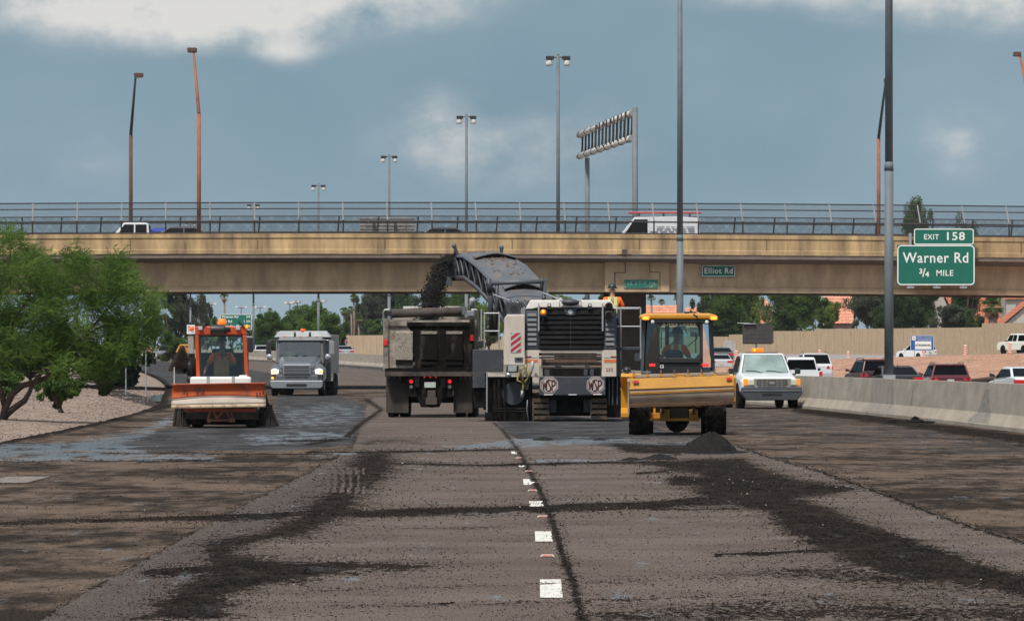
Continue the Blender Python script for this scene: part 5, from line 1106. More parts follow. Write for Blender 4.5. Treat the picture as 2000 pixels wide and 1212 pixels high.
# ---------------- generic road car, nose towards +y
def car(loc, rz, paint, label, kind='sedan', w=1.84, L=4.8, h=1.46, tail=M_RED, group=None, cat='car', roofrack=False, plate=True, front=False, glassm=None, ladder=False):
    o = empty('parked_car' if False else {'sedan': 'sedan', 'suv': 'crossover', 'pickup': 'pickup_truck', 'van': 'cargo_van'}[kind], loc, rz=rz, label=label, cat=cat, group=group); hw = w/2; gm = glassm or G_CAR
    # side profile sections: y, roof z or deck z, belt z
    gc = .20 if kind == 'sedan' else .26
    if kind == 'sedan': belt = .62*h; body = [(-L/2, .36*h), (-L/2+.02, .66*h), (-L/2+.12, .72*h), (-L*.30, .735*h), (-L*.12, .68*h), (L*.20, .65*h), (L*.40, .60*h), (L/2-.06, .48*h), (L/2, .33*h), (L/2-.05, gc), (-L/2+.1, gc)]; gh = [(-L*.36, .715*h), (-L*.17, .975*h), (-L*.02, h), (L*.08, .985*h), (L*.27, .655*h)]
    elif kind == 'suv': body = [(-L/2, .35*h), (-L/2+.02, .60*h), (-L/2+.08, .63*h), (L*.22, .60*h), (L*.42, .56*h), (L/2-.04, .46*h), (L/2, .33*h), (L/2-.05, gc), (-L/2+.08, gc)]; gh = [(-L/2+.07, .62*h), (-L/2+.32, .96*h), (-L*.25, h), (L*.04, .985*h), (L*.25, .60*h)]
    elif kind == 'pickup': body = [(-L/2, .33*h), (-L/2+.01, .60*h), (-L*.08, .60*h), (L*.20, .60*h), (L*.30, .60*h), (L*.46, .56*h), (L/2, .44*h), (L/2, .3*h), (L/2-.05, gc+.1), (-L/2+.08, gc+.1)]; gh = [(-L*.10, .59*h), (-L*.09, .96*h), (-L*.04, h), (L*.14, .99*h), (L*.25, .60*h)]
    else: body = [(-L/2, .30*h), (-L/2+.02, .60*h), (L*.25, .58*h), (L*.40, .52*h), (L/2-.05, .42*h), (L/2, .25*h), (L/2-.05, gc), (-L/2+.08, gc)]; gh = [(-L/2+.02, .59*h), (-L/2+.06, .97*h), (-L*.3, h), (L*.20, .99*h), (L*.36, .56*h)]
    m = MB(); R = []
    for xx, k in ((-hw+.005, .985), (-hw+.06, 1), (hw-.06, 1), (hw-.005, .985)):
        R.append([(xx, y*(.975 if abs(xx) > hw-.03 else 1), z if z < .3*h else z*(.975 if abs(xx) > hw-.03 else 1)) for y, z in body])
    m.loft(R); b = m.build('body', paint, o, bevel=.035, segs=3)
    tw = .80 if kind != 'van' else .92; m = MB(); n = len(gh)
    ringz = lambda y, z: hw*(.955-(1-tw)*max(0, (z-gh[0][1]))/(h-gh[0][1]))
    v = [(-ringz(y, z), y, z) for y, z in gh]+[(ringz(y, z), y, z) for y, z in gh]; m.add(v, [tuple(range(n)), tuple(range(2*n-1, n-1, -1))]+[(i, i+n, (i+1) % n+n, (i+1) % n) for i in range(n)]); rf = m.build('roof', paint, o, bevel=.04)
    # windows: inset polygons set proud of the cabin
    def P(t, sx, off=.004):      # point on the side face
        y, z = t; return (sx*(ringz(y, z)+off), y, z)
    zb_, zt_ = gh[0][1], h; blend = lambda a, b, t: (a[0]+(b[0]-a[0])*t, a[1]+(b[1]-a[1])*t)
    rear_b, rear_t, front_t, front_b = gh[0], gh[1], gh[-2], gh[-1]
    solid = kind == 'van'
    for sx in (-1, 1):
        lo = lambda y: zb_+.03*h+(gh[-1][1]-zb_)*(y-rear_b[0])/(front_b[0]-rear_b[0]); hi = zt_*.935
        def yb(z, a, b): return a[0]+(b[0]-a[0])*(z-a[1])/(b[1]-a[1])
        y0b = yb(lo(rear_b[0])+.01, rear_b, rear_t)+.12; y0t = yb(hi, rear_b, rear_t)+.10; y1t = yb(hi, front_b, front_t)-.10; y1b = yb(lo(front_b[0])+.01, front_b, front_t)-.22
        if solid: y0b = y0t = L*.06
        ym = y0b+(y1b-y0b)*(.48 if kind != 'pickup' else .42)
        segs_ = [(y0b, y0t, ym-.04, ym-.04), (ym+.04, ym+.04, y1b, y1t)] if not solid else [(y0b, y0t, y1b, y1t)]
        for (a, at_, c, ct) in segs_:
            mm = MB(); pts = [P((a, lo(a)), sx), P((c, lo(c)), sx), P((ct, hi), sx), P((at_, hi), sx)]; q = [(p[0]+sx*.012, p[1], p[2]) for p in pts]; mm.hexa(pts+q); mm.build('side_window', gm, rf)
        MB().hexa([(sx*(hw-.02), front_b[0]-.42, zb_+.02), (sx*(hw+.20), front_b[0]-.40, zb_+.02), (sx*(hw+.20), front_b[0]-.30, zb_+.02), (sx*(hw-.02), front_b[0]-.34, zb_+.02), (sx*(hw-.02), front_b[0]-.42, zb_+.07), (sx*(hw+.19), front_b[0]-.40, zb_+.17), (sx*(hw+.19), front_b[0]-.32, zb_+.17), (sx*(hw-.02), front_b[0]-.34, zb_+.12)]).build('mirror', M_BLKC if kind != 'suv' else paint, o, bevel=.015)
    for (a, b_, nm, f0, f1) in ((rear_b, rear_t, 'rear_window', .12 if kind != 'sedan' else .08, .90), (front_b, front_t, 'windscreen', .05, .95)):
        if solid and nm == 'rear_window': continue
        p0, p1 = blend(a, b_, f0), blend(a, b_, f1); sg = -1 if nm == 'rear_window' else 1; mm = MB(); w0, w1 = ringz(*p0)*.92, ringz(*p1)*.90; nn = Vector((0, (b_[1]-a[1])*sg, abs(b_[0]-a[0]))).normalized()*.012
        mm.hexa([(-w0, p0[0]+nn.y*.3, p0[1]+nn.z*.3), (w0, p0[0]+nn.y*.3, p0[1]+nn.z*.3), (w1, p1[0]+nn.y*.3, p1[1]+nn.z*.3), (-w1, p1[0]+nn.y*.3, p1[1]+nn.z*.3), (-w0, p0[0]+nn.y, p0[1]+nn.z), (w0, p0[0]+nn.y, p0[1]+nn.z), (w1, p1[0]+nn.y, p1[1]+nn.z), (-w1, p1[0]+nn.y, p1[1]+nn.z)]); mm.build(nm, gm, rf)
    wr = .33 if kind in ('sedan',) else (.36 if kind != 'pickup' else .40); 
    for sx in (-1, 1):
        for yy in (-L*.30, L*.31):
            MB().cyl((sx*(hw-.16), yy, wr), (sx*(hw+.004), yy, wr), wr*1.13, n=24).build('wheel_arch', M_UNDER, o); wheel(o, sx*(hw-.10), yy, wr, .23, sx)
    yb_ = -L/2
    for sx in (-1, 1):
        if kind == 'pickup': MB().box(sx*hw*.82, sx*(hw+.004), yb_-.008, yb_+.09, .40*h, .585*h).build('tail_light', tail, o, bevel=.02)
        elif kind == 'suv': MB().hexa([(sx*hw*.62, yb_-.01, .50*h), (sx*(hw+.002), yb_+.02, .47*h), (sx*(hw+.002), yb_+.3, .52*h), (sx*hw*.62, yb_+.1, .52*h), (sx*hw*.66, yb_+.0, .58*h), (sx*(hw+.002), yb_+.05, .585*h), (sx*(hw+.002), yb_+.32, .575*h), (sx*hw*.66, yb_+.1, .58*h)]).build('tail_light', tail, o)
        elif kind == 'van': MB().box(sx*hw*.88, sx*(hw+.003), yb_-.01, yb_+.05, .38*h, .62*h).build('tail_light', tail, o)
        else: MB().hexa([(sx*hw*.50, yb_-.012, .56*h), (sx*(hw+.002), yb_-.0, .53*h), (sx*(hw+.002), yb_+.22, .58*h), (sx*hw*.50, yb_+.1, .58*h), (sx*hw*.50, yb_-.005, .645*h), (sx*(hw+.002), yb_+.02, .655*h), (sx*(hw+.002), yb_+.24, .65*h), (sx*hw*.50, yb_+.1, .64*h)]).build('tail_light', tail, o)
        MB().hexa([(sx*hw*.55, L/2-.12, .42*h), (sx*(hw-.01), L/2-.3, .42*h), (sx*(hw-.01), L/2-.3, .42*h), (sx*hw*.55, L/2-.12, .42*h), (sx*hw*.60, L/2-.08, .50*h), (sx*(hw-.01), L/2-.36, .51*h), (sx*(hw-.01), L/2-.5, .51*h), (sx*hw*.60, L/2-.2, .52*h)]).build('headlight', M_HL, o)
    part('rear_bumper', M_UNDER if kind != 'pickup' else M_CHROME, o, (-hw*.92, hw*.92, yb_-.02, yb_+.10, gc-.0, .24*h+.0) if kind != 'pickup' else (-hw*.96, hw*.96, yb_-.16, yb_+.0, .27*h, .36*h), bevel=.02)
    if plate: part('licence_plate', M_PLAT, o, (-.155, .155, yb_-.03, yb_-.01, .42*h, .42*h+.16) if kind != 'pickup' else (-.155, .155, yb_-.175, yb_-.155, .275*h, .36*h))
    if kind == 'suv':
        for sx in (-1, 1): MB().tube([(sx*hw*.72, -L*.36, h-.02), (sx*hw*.72, -L*.33, h+.05), (sx*hw*.72, L*.02, h+.05), (sx*hw*.72, L*.05, h-.01)], .018, 5).build('roof_rail', M_BLKC, o)
        MB().box(-hw*.72, hw*.72, -L/2+.22, -L/2+.45, h-.10, h-.03).build('spoiler', paint, o, bevel=.02)
    if kind == 'sedan': MB().cyl((0, -L*.16, .97*h), (0, -L*.19, .97*h+.11), .014, n=5).build('antenna', M_BLKC, o)
    if kind == 'pickup':
        part('bed_liner', M_UNDER, o, (-hw*.86, hw*.86, yb_+.10, -L*.12, .50*h, .605*h)); part('tailgate', paint, o, (-hw*.80, hw*.80, yb_-.012, yb_+.05, .385*h, .60*h), bevel=.015)
    return o
P_ = lambda n, c, **k: mat('paint_'+n, c, rough=.28, var=.04, coat=.6, **k)
GC_ = 'traffic beyond the median barrier'
def on_road(px, d, off=0): x = PX(px, d); return (x, d, float(EZ(d))-.03+off)
car(on_road(1845, 272, -.06), .05, P_('maroon', (.085, .006, .012)), 'dark maroon hatchback crossover seen from behind, right of the blue sponsor sign posts', 'suv', w=1.84, L=4.5, h=1.50, group=GC_)
car(on_road(1747, 272, -.12), .10, P_('black', (.010, .011, .013)), 'black sedan with wide red tail lights behind the big lamp pole', 'sedan', w=1.83, L=4.85, h=1.46, group=GC_)
car(on_road(1700, 300, -.10), .14, P_('black_red', (.045, .006, .008)), 'black and dark red crossover left of the big lamp pole', 'suv', w=1.85, L=4.7, h=1.68, group=GC_)
car(on_road(1998, 233, -.10), .16, P_('silver_white', (.62, .64, .66)), 'silver white sedan cut off by the right edge of the photo', 'sedan', w=1.85, L=4.87, h=1.47, group=GC_)
car(on_road(1563, 297, -.02), .03, P_('white', (.68, .69, .70)), 'white pickup seen from behind over the barrier, just right of the oncoming white pickup', 'pickup', w=1.80, L=5.2, h=1.72, group=GC_, cat='pickup')
car(on_road(1588, 352, -.02), .03, P_('white2', (.60, .61, .63)), 'white van-bodied crossover partly hidden behind the rear-facing white pickup', 'suv', w=1.95, L=5.0, h=1.82, group=GC_)
car(on_road(1408, 520, .2), .05, P_('dark_grey', (.05, .055, .06)), 'small dark car showing its red tail light between the tractor and the pickup', 'sedan', h=1.5, group=GC_)
car(on_road(1404, 470, -.2), .05, P_('silver', (.42, .44, .45)), 'silver car roof just right of the tractor cab', 'sedan', h=1.5, group=GC_)
car((PX(1790, 622), 622, PZ(703, 622)), .62, P_('white3', (.72, .73, .74)), 'white crossover climbing the ramp behind the blue sponsor sign', 'suv', w=1.85, L=4.6, h=1.68, group='vehicles on the ramp')
car((PX(1996, 566), 566, PZ(690.5, 566)), .50, P_('cream_white', (.68, .67, .60)), 'white crew cab pickup on the ramp at the right edge', 'pickup', w=2.0, L=5.8, h=1.93, group='vehicles on the ramp', cat='pickup')
ZD = ZO-.1
car((PX(273, 312), 312, ZD), pi/2, P_('white4', (.74, .75, .76)), 'white pickup crossing the overpass at the left, cab above the parapet', 'pickup', w=2.0, L=5.6, h=1.92, group='vehicles on the overpass', cat='pickup')
tp = car((PX(349, 316), 316, ZD), pi/2, P_('graphite', (.05, .055, .06)), 'dark grey car crossing the overpass just behind the white pickup', 'sedan', w=1.88, L=5.1, h=1.80, group='vehicles on the overpass')
tag(MB().ico((0, 0, 0), .9, (1.0, .8, .35), .12).build('tarp_bundle', mat('blue_tarp', (.02, .05, .30), rough=.6), loc=(PX(318, 321), 321, PZ(453, 321))), 'crumpled blue tarp load showing between the white pickup and the dark car on the overpass', 'tarp')
car((PX(858, 318), 318, ZD), pi/2, P_('black2', (.02, .022, .025)), 'black low car on the overpass above the conveyor', 'sedan', w=1.88, L=5.1, h=1.80, group='vehicles on the overpass')
def van():
    d = 316.; s = FP/d; o = car((PX(1275, d), d, ZD), pi/2, P_('white5', (.72, .74, .76)), 'white work van with red ladder rack crossing the overpass', 'van', w=1.95, L=5.0, h=2.30, group='vehicles on the overpass', cat='van')
    m = MB(); 
    for sx in (-.5, .5): m.cyl((sx, -2.6, 2.52), (sx, 1.3, 2.52), .05, n=6)
    m.build('ladder', mat('ladder_red', (.55, .04, .03), rough=.5), o); part('ladder_rack', M_BLKC, o, (-.75, .75, -2.0, -1.94, 2.28, 2.48), (-.75, .75, -.6, -.54, 2.28, 2.48), (-.75, .75, .7, .76, 2.28, 2.48))
    m = MB(); rr = random.Random(2)
    for row, z in enumerate((1.72, 1.60, 1.48, 1.36)):
        y = -2.2
        while y < -.1: l = rr.uniform(.15, .45); m.box(-.955, -.945, y, y+l, z, z+.05); y += l+.1
    m.v = [(-v[0], -v[1]-1.0, v[2]) if False else v for v in m.v]; m.build('side_graphics', mat('graphic_grey', (.22, .24, .27)), o)
van()
# far cars
for (px, d, zp, rz, nm, c, lb, kd) in ((325, 660, 690, pi, 'far_grey', (.12, .13, .15), 'tiny distant grey car beside the tan bank', 'suv'), (672, 640, 0, .1, 'far_silver', (.30, .32, .34), 'tiny distant silver car roof above the barrier right of the silver truck', 'sedan'), (506, 690, 0, .2, 'far_white', (.55, .56, .58), 'tiny distant white car just right of the sweeper mirror', 'suv'), (355, 680, 0, .2, 'far_white2', (.6, .6, .6), 'tiny distant white car beside the yellow loader', 'sedan')):
    z = float(EZ(d))+.15; car((PX(px, d), d, z), rz, P_(nm, c), lb, kd, group='distant cars')

# ---------------- white pickup facing the camera
def front_pickup():
    d = 195.5; s = 59.0; o = empty('pickup_truck', (PX(1504, d), d, 0), rz=radians(4.5), label='white pickup with amber roof light bar facing the camera beside the barrier', cat='pickup'); X = lambda px: (px-1504)/s; Z = lambda py: (802-py)/s
    hw = .99; m = MB()
    # body shell lofted from nose to tail
    def sec(y, w, zb, zs, zt, r=.12): return [(-w, y, zb), (-w, y, zs), (-w+r, y, zt), (w-r, y, zt), (w, y, zs), (w, y, zb)]
    m.loft([sec(0.10, .90, .62, .86, .99), sec(.25, .96, .55, .92, 1.05), sec(1.25, .985, .55, 1.02, 1.17), sec(1.45, .985, .50, 1.06, 1.19), sec(3.25, .985, .50, 1.06, 1.17), sec(5.3, .97, .55, 1.06, 1.15)]); m.build('body', M_WHT, o, bevel=.03)
    m = MB(); gh = lambda y, wb, wt, z0, z1: [(-wb, y, z0), (-wt, y, z1), (wt, y, z1), (wb, y, z0)]
    m.hexa([(-.88, 1.30, 1.12), (.88, 1.30, 1.12), (.90, 3.25, 1.12), (-.90, 3.25, 1.12), (-.68, 1.95, 1.83), (.68, 1.95, 1.83), (.70, 3.1, 1.83), (-.70, 3.1, 1.83)]); cab = m.build('cab', M_WHT, o, bevel=.05)
    lerp = lambda a, b, t: tuple(a[i]+(b[i]-a[i])*t for i in range(3)); A, B_, C_, D_ = (-.88, 1.30, 1.12), (.88, 1.30, 1.12), (.68, 1.95, 1.83), (-.68, 1.95, 1.83)
    def on(u, v, off): p = lerp(lerp(A, B_, u), lerp(D_, C_, u), v); return (p[0], p[1]-.75*off, p[2]+.66*off)
    m = MB(); m.hexa([on(.045, .03, .003), on(.955, .03, .003), on(.955, .92, .003), on(.045, .92, .003), on(.045, .03, .012), on(.955, .03, .012), on(.955, .92, .012), on(.045, .92, .012)]); m.build('windscreen_seal', M_BLKC, cab)
    m = MB(); m.hexa([on(.06, .07, .014), on(.94, .07, .014), on(.94, .89, .014), on(.06, .89, .014), on(.06, .07, .022), on(.94, .07, .022), on(.94, .89, .022), on(.06, .89, .022)]); m.build('windscreen', mat('windscreen_reflection', (.20, .27, .25), rough=.12, var=.35, scale=1.6, spec=.8), cab)
    m = MB()
    for u0, u1, v1 in ((.12, .46, .11), (.52, .86, .10)): m.tube([on(u1, .05, .03), on((u0+u1)/2, v1+.03, .035), on(u0, v1+.04, .035)], .012, 4)
    m.build('wipers', M_BLKC, cab)
    for sx in (-1, 1):
        m = MB(); m.hexa([(sx*.895, 1.75, 1.20), (sx*.905, 2.95, 1.20), (sx*.75, 2.95, 1.72), (sx*.755, 2.1, 1.72), (sx*.905, 1.75, 1.21), (sx*.915, 2.95, 1.21), (sx*.765, 2.95, 1.73), (sx*.765, 2.1, 1.73)]); m.build('side_window', G_CAR, cab)
        m = MB(); m.box(sx*1.02, sx*1.21, 1.50, 1.60, 1.14, 1.33); m.box(sx*.93, sx*1.06, 1.52, 1.58, 1.10, 1.16); m.build('mirror', M_BLKC, o, bevel=.03)
    # nose: grey grille surround, lamps, bumper
    M_GSUR = mat('grille_surround', (.24, .23, .21), rough=.5); m = MB(); m.prism([(X(1477)-.02, Z(764)), (X(1541), Z(764)), (X(1547), Z(757)), (X(1546), Z(743.5)), (X(1472), Z(743.5)), (X(1472), Z(757))], 'y', .02, .16); g = m.build('grille_surround', M_GSUR, o, bevel=.015)
    m = MB(); m.prism([(X(1483), Z(761)), (X(1533), Z(761)), (X(1538), Z(755)), (X(1538), Z(746)), (X(1478), Z(746)), (X(1478), Z(755))], 'y', .0, .05); m.build('grille_opening', M_BLKC, g); m = MB()
    for z in (749.5, 753.5, 757.5): m.box(X(1479), X(1537), -.012, .0, Z(z)-.012, Z(z)+.012)
    for x in (1489, 1498, 1518, 1527): m.box(X(x)-.008, X(x)+.008, -.010, .0, Z(761), Z(746))
    m.build('grille_bars', M_GSUR, g); m = MB(); m.cyl((X(1508), -.03, Z(752.5)), (X(1508), -.0, Z(752.5)), .10, n=20); m.v = [(X(1508)+(v[0]-X(1508))*1.0, v[1], Z(752.5)+(v[2]-Z(752.5))*.42) for v in m.v]; m.build('badge', M_CHROME, g)
    for a, b, c, d_ in ((1452.5, 1461, 1461, 1476), (1564, 1557, 1557, 1543)):
        part('turn_signal', mat('amber_marker', (.85, .25, .02), rough=.3, emit=.35), o, (X(a), X(b), .03, .2, Z(757), Z(744)), bevel=.02); part('headlight', mat('headlamp_yellowed', (.60, .60, .44), rough=.2), o, (X(c), X(d_), .02, .2, Z(756.5), Z(745)), bevel=.02)
    M_BMP = mat('bumper_grey', (.050, .054, .062), rough=.5, var=.12); m = MB(); m.prism([(X(1447), Z(772)), (X(1449), Z(760)), (X(1565), Z(760)), (X(1567), Z(772)), (X(1562), Z(780)), (X(1556), Z(786)), (X(1458), Z(786)), (X(1452), Z(780))], 'y', -.12, .3); bp = m.build('front_bumper', M_BMP, o, bevel=.03)
    part('bumper_step', mat('bumper_light', (.10, .105, .115), rough=.5), bp, (X(1450), X(1564), -.14, -.1, Z(769), Z(765.5)), bevel=.01); part('air_intake', M_BLKC, bp, (X(1488), X(1527), -.13, -.1, Z(776.5), Z(772)))
    lb = MB(); lb.box(X(1484), X(1508), 2.2, 2.55, 1.86, 2.0); lbo = lb.build('light_bar', M_AMB, o, bevel=.03); MB().sphere((X(1489.5), 2.2, 1.935), .045).build('lit_lamp', M_AMBL, lbo)
    part('roof_rack', M_BLKC, o, (-.55, .55, 2.3, 2.42, 1.83, 1.865)); part('underbody', M_UNDER, o, (-.85, .85, .4, 5.1, .30, .58))
    for sx in (-1, 1):
        wheel(o, sx*.86, .95, .375, .25, sx); wheel(o, sx*.86, 4.45, .375, .25, sx)
        MB().cyl((sx*.8, .95, .40), (sx*.992, .95, .40), .46, n=24).build('wheel_arch', M_UNDER, o)
    MB().cyl((-1.0, 1.0, 1.18), (-1.12, 1.0, 1.42), .008, n=4).build('antenna', M_BLKC, o)
front_pickup()

# ---------------- silver truck facing the camera
def silver_truck():
    d = 262.; s = FP/d; o = empty('dump_truck', (PX(580, d), d, 0), rz=radians(-2.5), label='silver dump truck with lit headlights driving towards the camera', cat='truck'); X = lambda px: (px-580)/s; Z = lambda py: (775-py)/s
    M_SIL = mat('silver_grey_paint', (.080, .090, .100), rough=.32, var=.06, coat=.5); M_BOX = mat('box_metal', (.24, .26, .27), rough=.45, metal=.2, var=.1, dirt=(.25, .24, .23), damt=.3)
    # hood, sloping up to the windscreen, narrower than the fenders
    m = MB(); m.loft([[(-.72, .0, .95), (-.70, .0, 1.28), (-.5, .0, 1.36), (.5, .0, 1.36), (.70, .0, 1.28), (.72, .0, .95)], [(-.85, .35, .95), (-.84, .35, 1.38), (-.6, .35, 1.50), (.6, .35, 1.50), (.84, .35, 1.38), (.85, .35, .95)], [(-.98, 1.7, .95), (-.98, 1.7, 1.60), (-.8, 1.7, 1.76), (.8, 1.7, 1.76), (.98, 1.7, 1.60), (.98, 1.7, .95)]]); m.build('hood', M_SIL, o, bevel=.05)
    for sx in (-1, 1):
        m = MB(); m.loft([[(sx*.62, -.02, .62), (sx*.62, -.02, 1.1), (sx*1.05, .04, 1.13), (sx*1.17, .10, .95), (sx*1.17, .10, .62)], [(sx*.6, .4, .62), (sx*.6, .4, 1.4), (sx*1.05, .4, 1.42), (sx*1.21, .4, 1.2), (sx*1.21, .4, .62)], [(sx*.6, 1.2, .8), (sx*.6, 1.2, 1.42), (sx*1.05, 1.2, 1.42), (sx*1.21, 1.2, 1.2), (sx*1.21, 1.2, .8)]]); m.build('fender', M_SIL, o, bevel=.05)
        m = MB(); m.prism([(sx*.82, .98), (sx*1.13, .96), (sx*1.15, 1.16), (sx*.98, 1.22), (sx*.80, 1.15)], 'y', -.05, .2); h = m.build('headlight', M_HLL if sx < 0 else M_HLL, o, bevel=.02); MB().sphere((sx*1.05, -.06, 1.08), .05).build('turn_lamp', M_AMBL, h)
        m = MB(); q = [(sx*.79, .94), (sx*1.16, .92), (sx*1.18, 1.18), (sx*.98, 1.26), (sx*.77, 1.18)]; m.prism(q, 'y', -.03, .05); m.build('headlight_trim', M_CHROME, h)
    part('grille_frame', M_CHROME, o, (-.62, .62, -.06, .10, .93, 1.40), bevel=.03); gm = MB(); gm.box(-.56, .56, -.065, -.05, .96, 1.36); gr = gm.build('grille', M_BLKC, o); gm = MB()
    for k in range(6): gm.box(-.56, .56, -.085, -.066, .985+k*.066, 1.01+k*.066)
    gm.build('grille_bars', M_CHROME, gr); part('nose_panel', M_SIL, o, (-.95, .95, -.03, .3, .66, .93), bevel=.04); part('lower_vents', M_BLKC, o, (-.50, -.25, -.045, -.03, .81, .86), (-.2, .2, -.045, -.03, .81, .86), (.25, .50, -.045, -.03, .81, .86))
    m = MB(); m.prism([(-1.17, .68), (1.17, .68), (1.15, .40), (1.05, .33), (-1.05, .33), (-1.15, .40)], 'y', -.22, .1); b = m.build('bumper', M_CHROME, o, bevel=.03); m = MB(); m.prism(rrect(-.46, .46, .41, .54, .06), 'y', -.235, -.2); m.build('bumper_opening', M_BLKC, b)
    MB().sphere((-1.08, -.08, .79), .06).build('turn_signal', M_AMBL, o)
    m = MB(); m.add([(-1.06, 1.65, 1.45), (1.06, 1.65, 1.45), (1.08, 3.4, 1.2), (-1.08, 3.4, 1.2), (-.98, 2.05, 2.56), (.98, 2.05, 2.56), (1.0, 3.3, 2.56), (-1.0, 3.3, 2.56)], [(0, 3, 2, 1), (4, 5, 6, 7), (1, 2, 6, 5), (2, 3, 7, 6), (3, 0, 4, 7)]); cab = m.build('cab', M_SIL, o)
    m = MB(); m.box(-.95, .95, 3.1, 3.2, 1.4, 2.5); m.box(-1.0, 1.0, 1.95, 2.2, 1.45, 1.70); m.build('cab_interior', M_UNDER, cab)
    A, B_, C_, D_ = (-1.06, 1.65, 1.45), (1.06, 1.65, 1.45), (.98, 2.05, 2.56), (-.98, 2.05, 2.56); lerp = lambda a, b, t: tuple(a[i]+(b[i]-a[i])*t for i in range(3))
    def on(u, v, off): p = lerp(lerp(A, B_, u), lerp(D_, C_, u), v); return (p[0], p[1]-.94*off, p[2]+.33*off)
    for (u0, u1, v0, v1) in ((.0, .045, .0, 1), (.955, 1, .0, 1), (.045, .955, 0, .24), (.045, .955, .88, 1)):
        m = MB(); m.hexa([on(u0, v0, -.01), on(u1, v0, -.01), on(u1, v1, -.01), on(u0, v1, -.01), on(u0, v0, .02), on(u1, v0, .02), on(u1, v1, .02), on(u0, v1, .02)]); m.build('windscreen_surround', M_BLKC, cab)
    m = MB(); m.hexa([on(.045, .24, .022), on(.955, .24, .022), on(.95, .89, .022), on(.05, .89, .022), on(.045, .24, .03), on(.955, .24, .03), on(.95, .89, .03), on(.05, .89, .03)]); m.build('windscreen', G_WST, cab)
    m = MB(); m.tube([on(.08, .27, .05), on(.3, .25, .05), on(.46, .30, .05)], .02, 4); m.tube([on(.55, .30, .05), on(.75, .25, .05), on(.92, .27, .05)], .02, 4); m.build('wipers', M_BLKC, cab)
    m = MB(); m.hexa([(-1.02, 1.85, 2.46), (1.02, 1.85, 2.46), (1.0, 2.4, 2.46), (-1.0, 2.4, 2.46), (-.92, 2.0, 2.62), (.92, 2.0, 2.62), (.95, 2.6, 2.64), (-.95, 2.6, 2.64)]); m.build('roof_visor', mat('silver_light', (.14, .155, .165), rough=.35), o, bevel=.03)
    for x in (-.72, -.32, 0, .32, .72): MB().sphere((x, 1.98, 2.64), .035).build('clearance_lamp', M_AMB, o)
    for x in (-.28, .40): MB().cyl((x, 2.3, 2.62), (x, 2.3, 2.84), .05, n=8).build('air_horn', M_BLKC, o)
    # hi-vis driver silhouettes are inside the glass in the photo: shown as dim shapes behind it
    for sx in (-1, 1):
        m = MB(); m.box(sx*1.30, sx*1.52, 1.75, 1.88, 1.85, 2.42); m.tube([(sx*1.0, 1.9, 2.5), (sx*1.42, 1.82, 2.45)], .02, 5); mr = m.build('mirror', M_CHROME if sx > 0 else M_BLKC, o, bevel=.03); MB().sphere((sx*1.30, 1.0, 1.72), .14, (1, .5, 1)).build('convex_mirror', M_CHROME, mr)
        m = MB(); m.tube([(sx*1.30, 1.02, 1.72), (sx*1.10, 1.1, 1.5)], .015, 4); m.build('mirror_arm', M_BLKC, o)
    MB().tube([(-1.08, 3.45, 1.3), (-1.08, 3.45, 2.6), (-1.14, 3.5, 2.85)], .085, 10).build('exhaust_stack', mat('exhaust_grey', (.22, .2, .19), rough=.5, metal=.3), o)
    # dump body with flared, bevelled cab guard
    m = MB(); m.box(-1.25, 1.25, 3.75, 8.4, 1.0, 2.72); bd = m.build('dump_body', M_BOX, o, bevel=.03); m = MB(); m.hexa([(-1.27, 3.0, 2.62), (1.27, 3.0, 2.62), (1.27, 3.9, 2.62), (-1.27, 3.9, 2.62), (-1.05, 3.25, 2.88), (1.05, 3.25, 2.88), (1.05, 3.9, 2.9), (-1.05, 3.9, 2.9)]); m.build('cab_guard', mat('box_metal_light', (.28, .30, .30), rough=.4), bd)
    MB().cyl((.0, 3.3, 2.88), (0, 3.3, 2.98), .11, n=12).build('beacon', mat('beacon_red_orange', (.85, .10, .02), rough=.3, emit=.5), o)
    part('frame', M_UNDER, o, (-.6, .6, .2, 8.2, .45, .95), (-1.05, 1.05, .6, 1.4, .30, .6)); part('tool_box', M_SIL, o, (1.02, 1.24, 3.6, 5.2, .62, 1.5), bevel=.02)
    part('red_stripe', mat('stripe_red', (.35, .03, .03)), o, (1.085, 1.095, 2.2, 3.2, 1.42, 1.50))
    for sx in (-1, 1): wheel(o, sx*1.04, .75, .50, .28, sx); wheel(o, sx*1.0, 7.0, .50, .55, sx); wheel(o, sx*1.0, 5.7, .50, .55, sx)
    return o
silver_truck()
SIT = dict(pelvis=(0, 0, .12), chest=(0, .02, .50), neck=(0, .03, .68), head=(0, .05, .84), shL=(-.19, .02, .57), shR=(.19, .02, .57), elL=(-.25, .18, .34), elR=(.25, .18, .34), haL=(-.15, .40, .40), haR=(.15, .40, .40), knL=(-.15, .42, .15), knR=(.15, .42, .15), ftL=(-.15, .45, -.25), ftR=(.15, .45, -.25))
person((PX(566, 264.6), 264.6, 1.38), pi, 'driver in lime yellow shirt seen dimly behind the silver truck windscreen', SIT, shirt=M_LIME, hat=None)
person((PX(597, 264.8), 264.8, 1.38), pi, 'dim passenger in dark clothes behind the silver truck windscreen', SIT, shirt=M_JEAN, hat='cap')
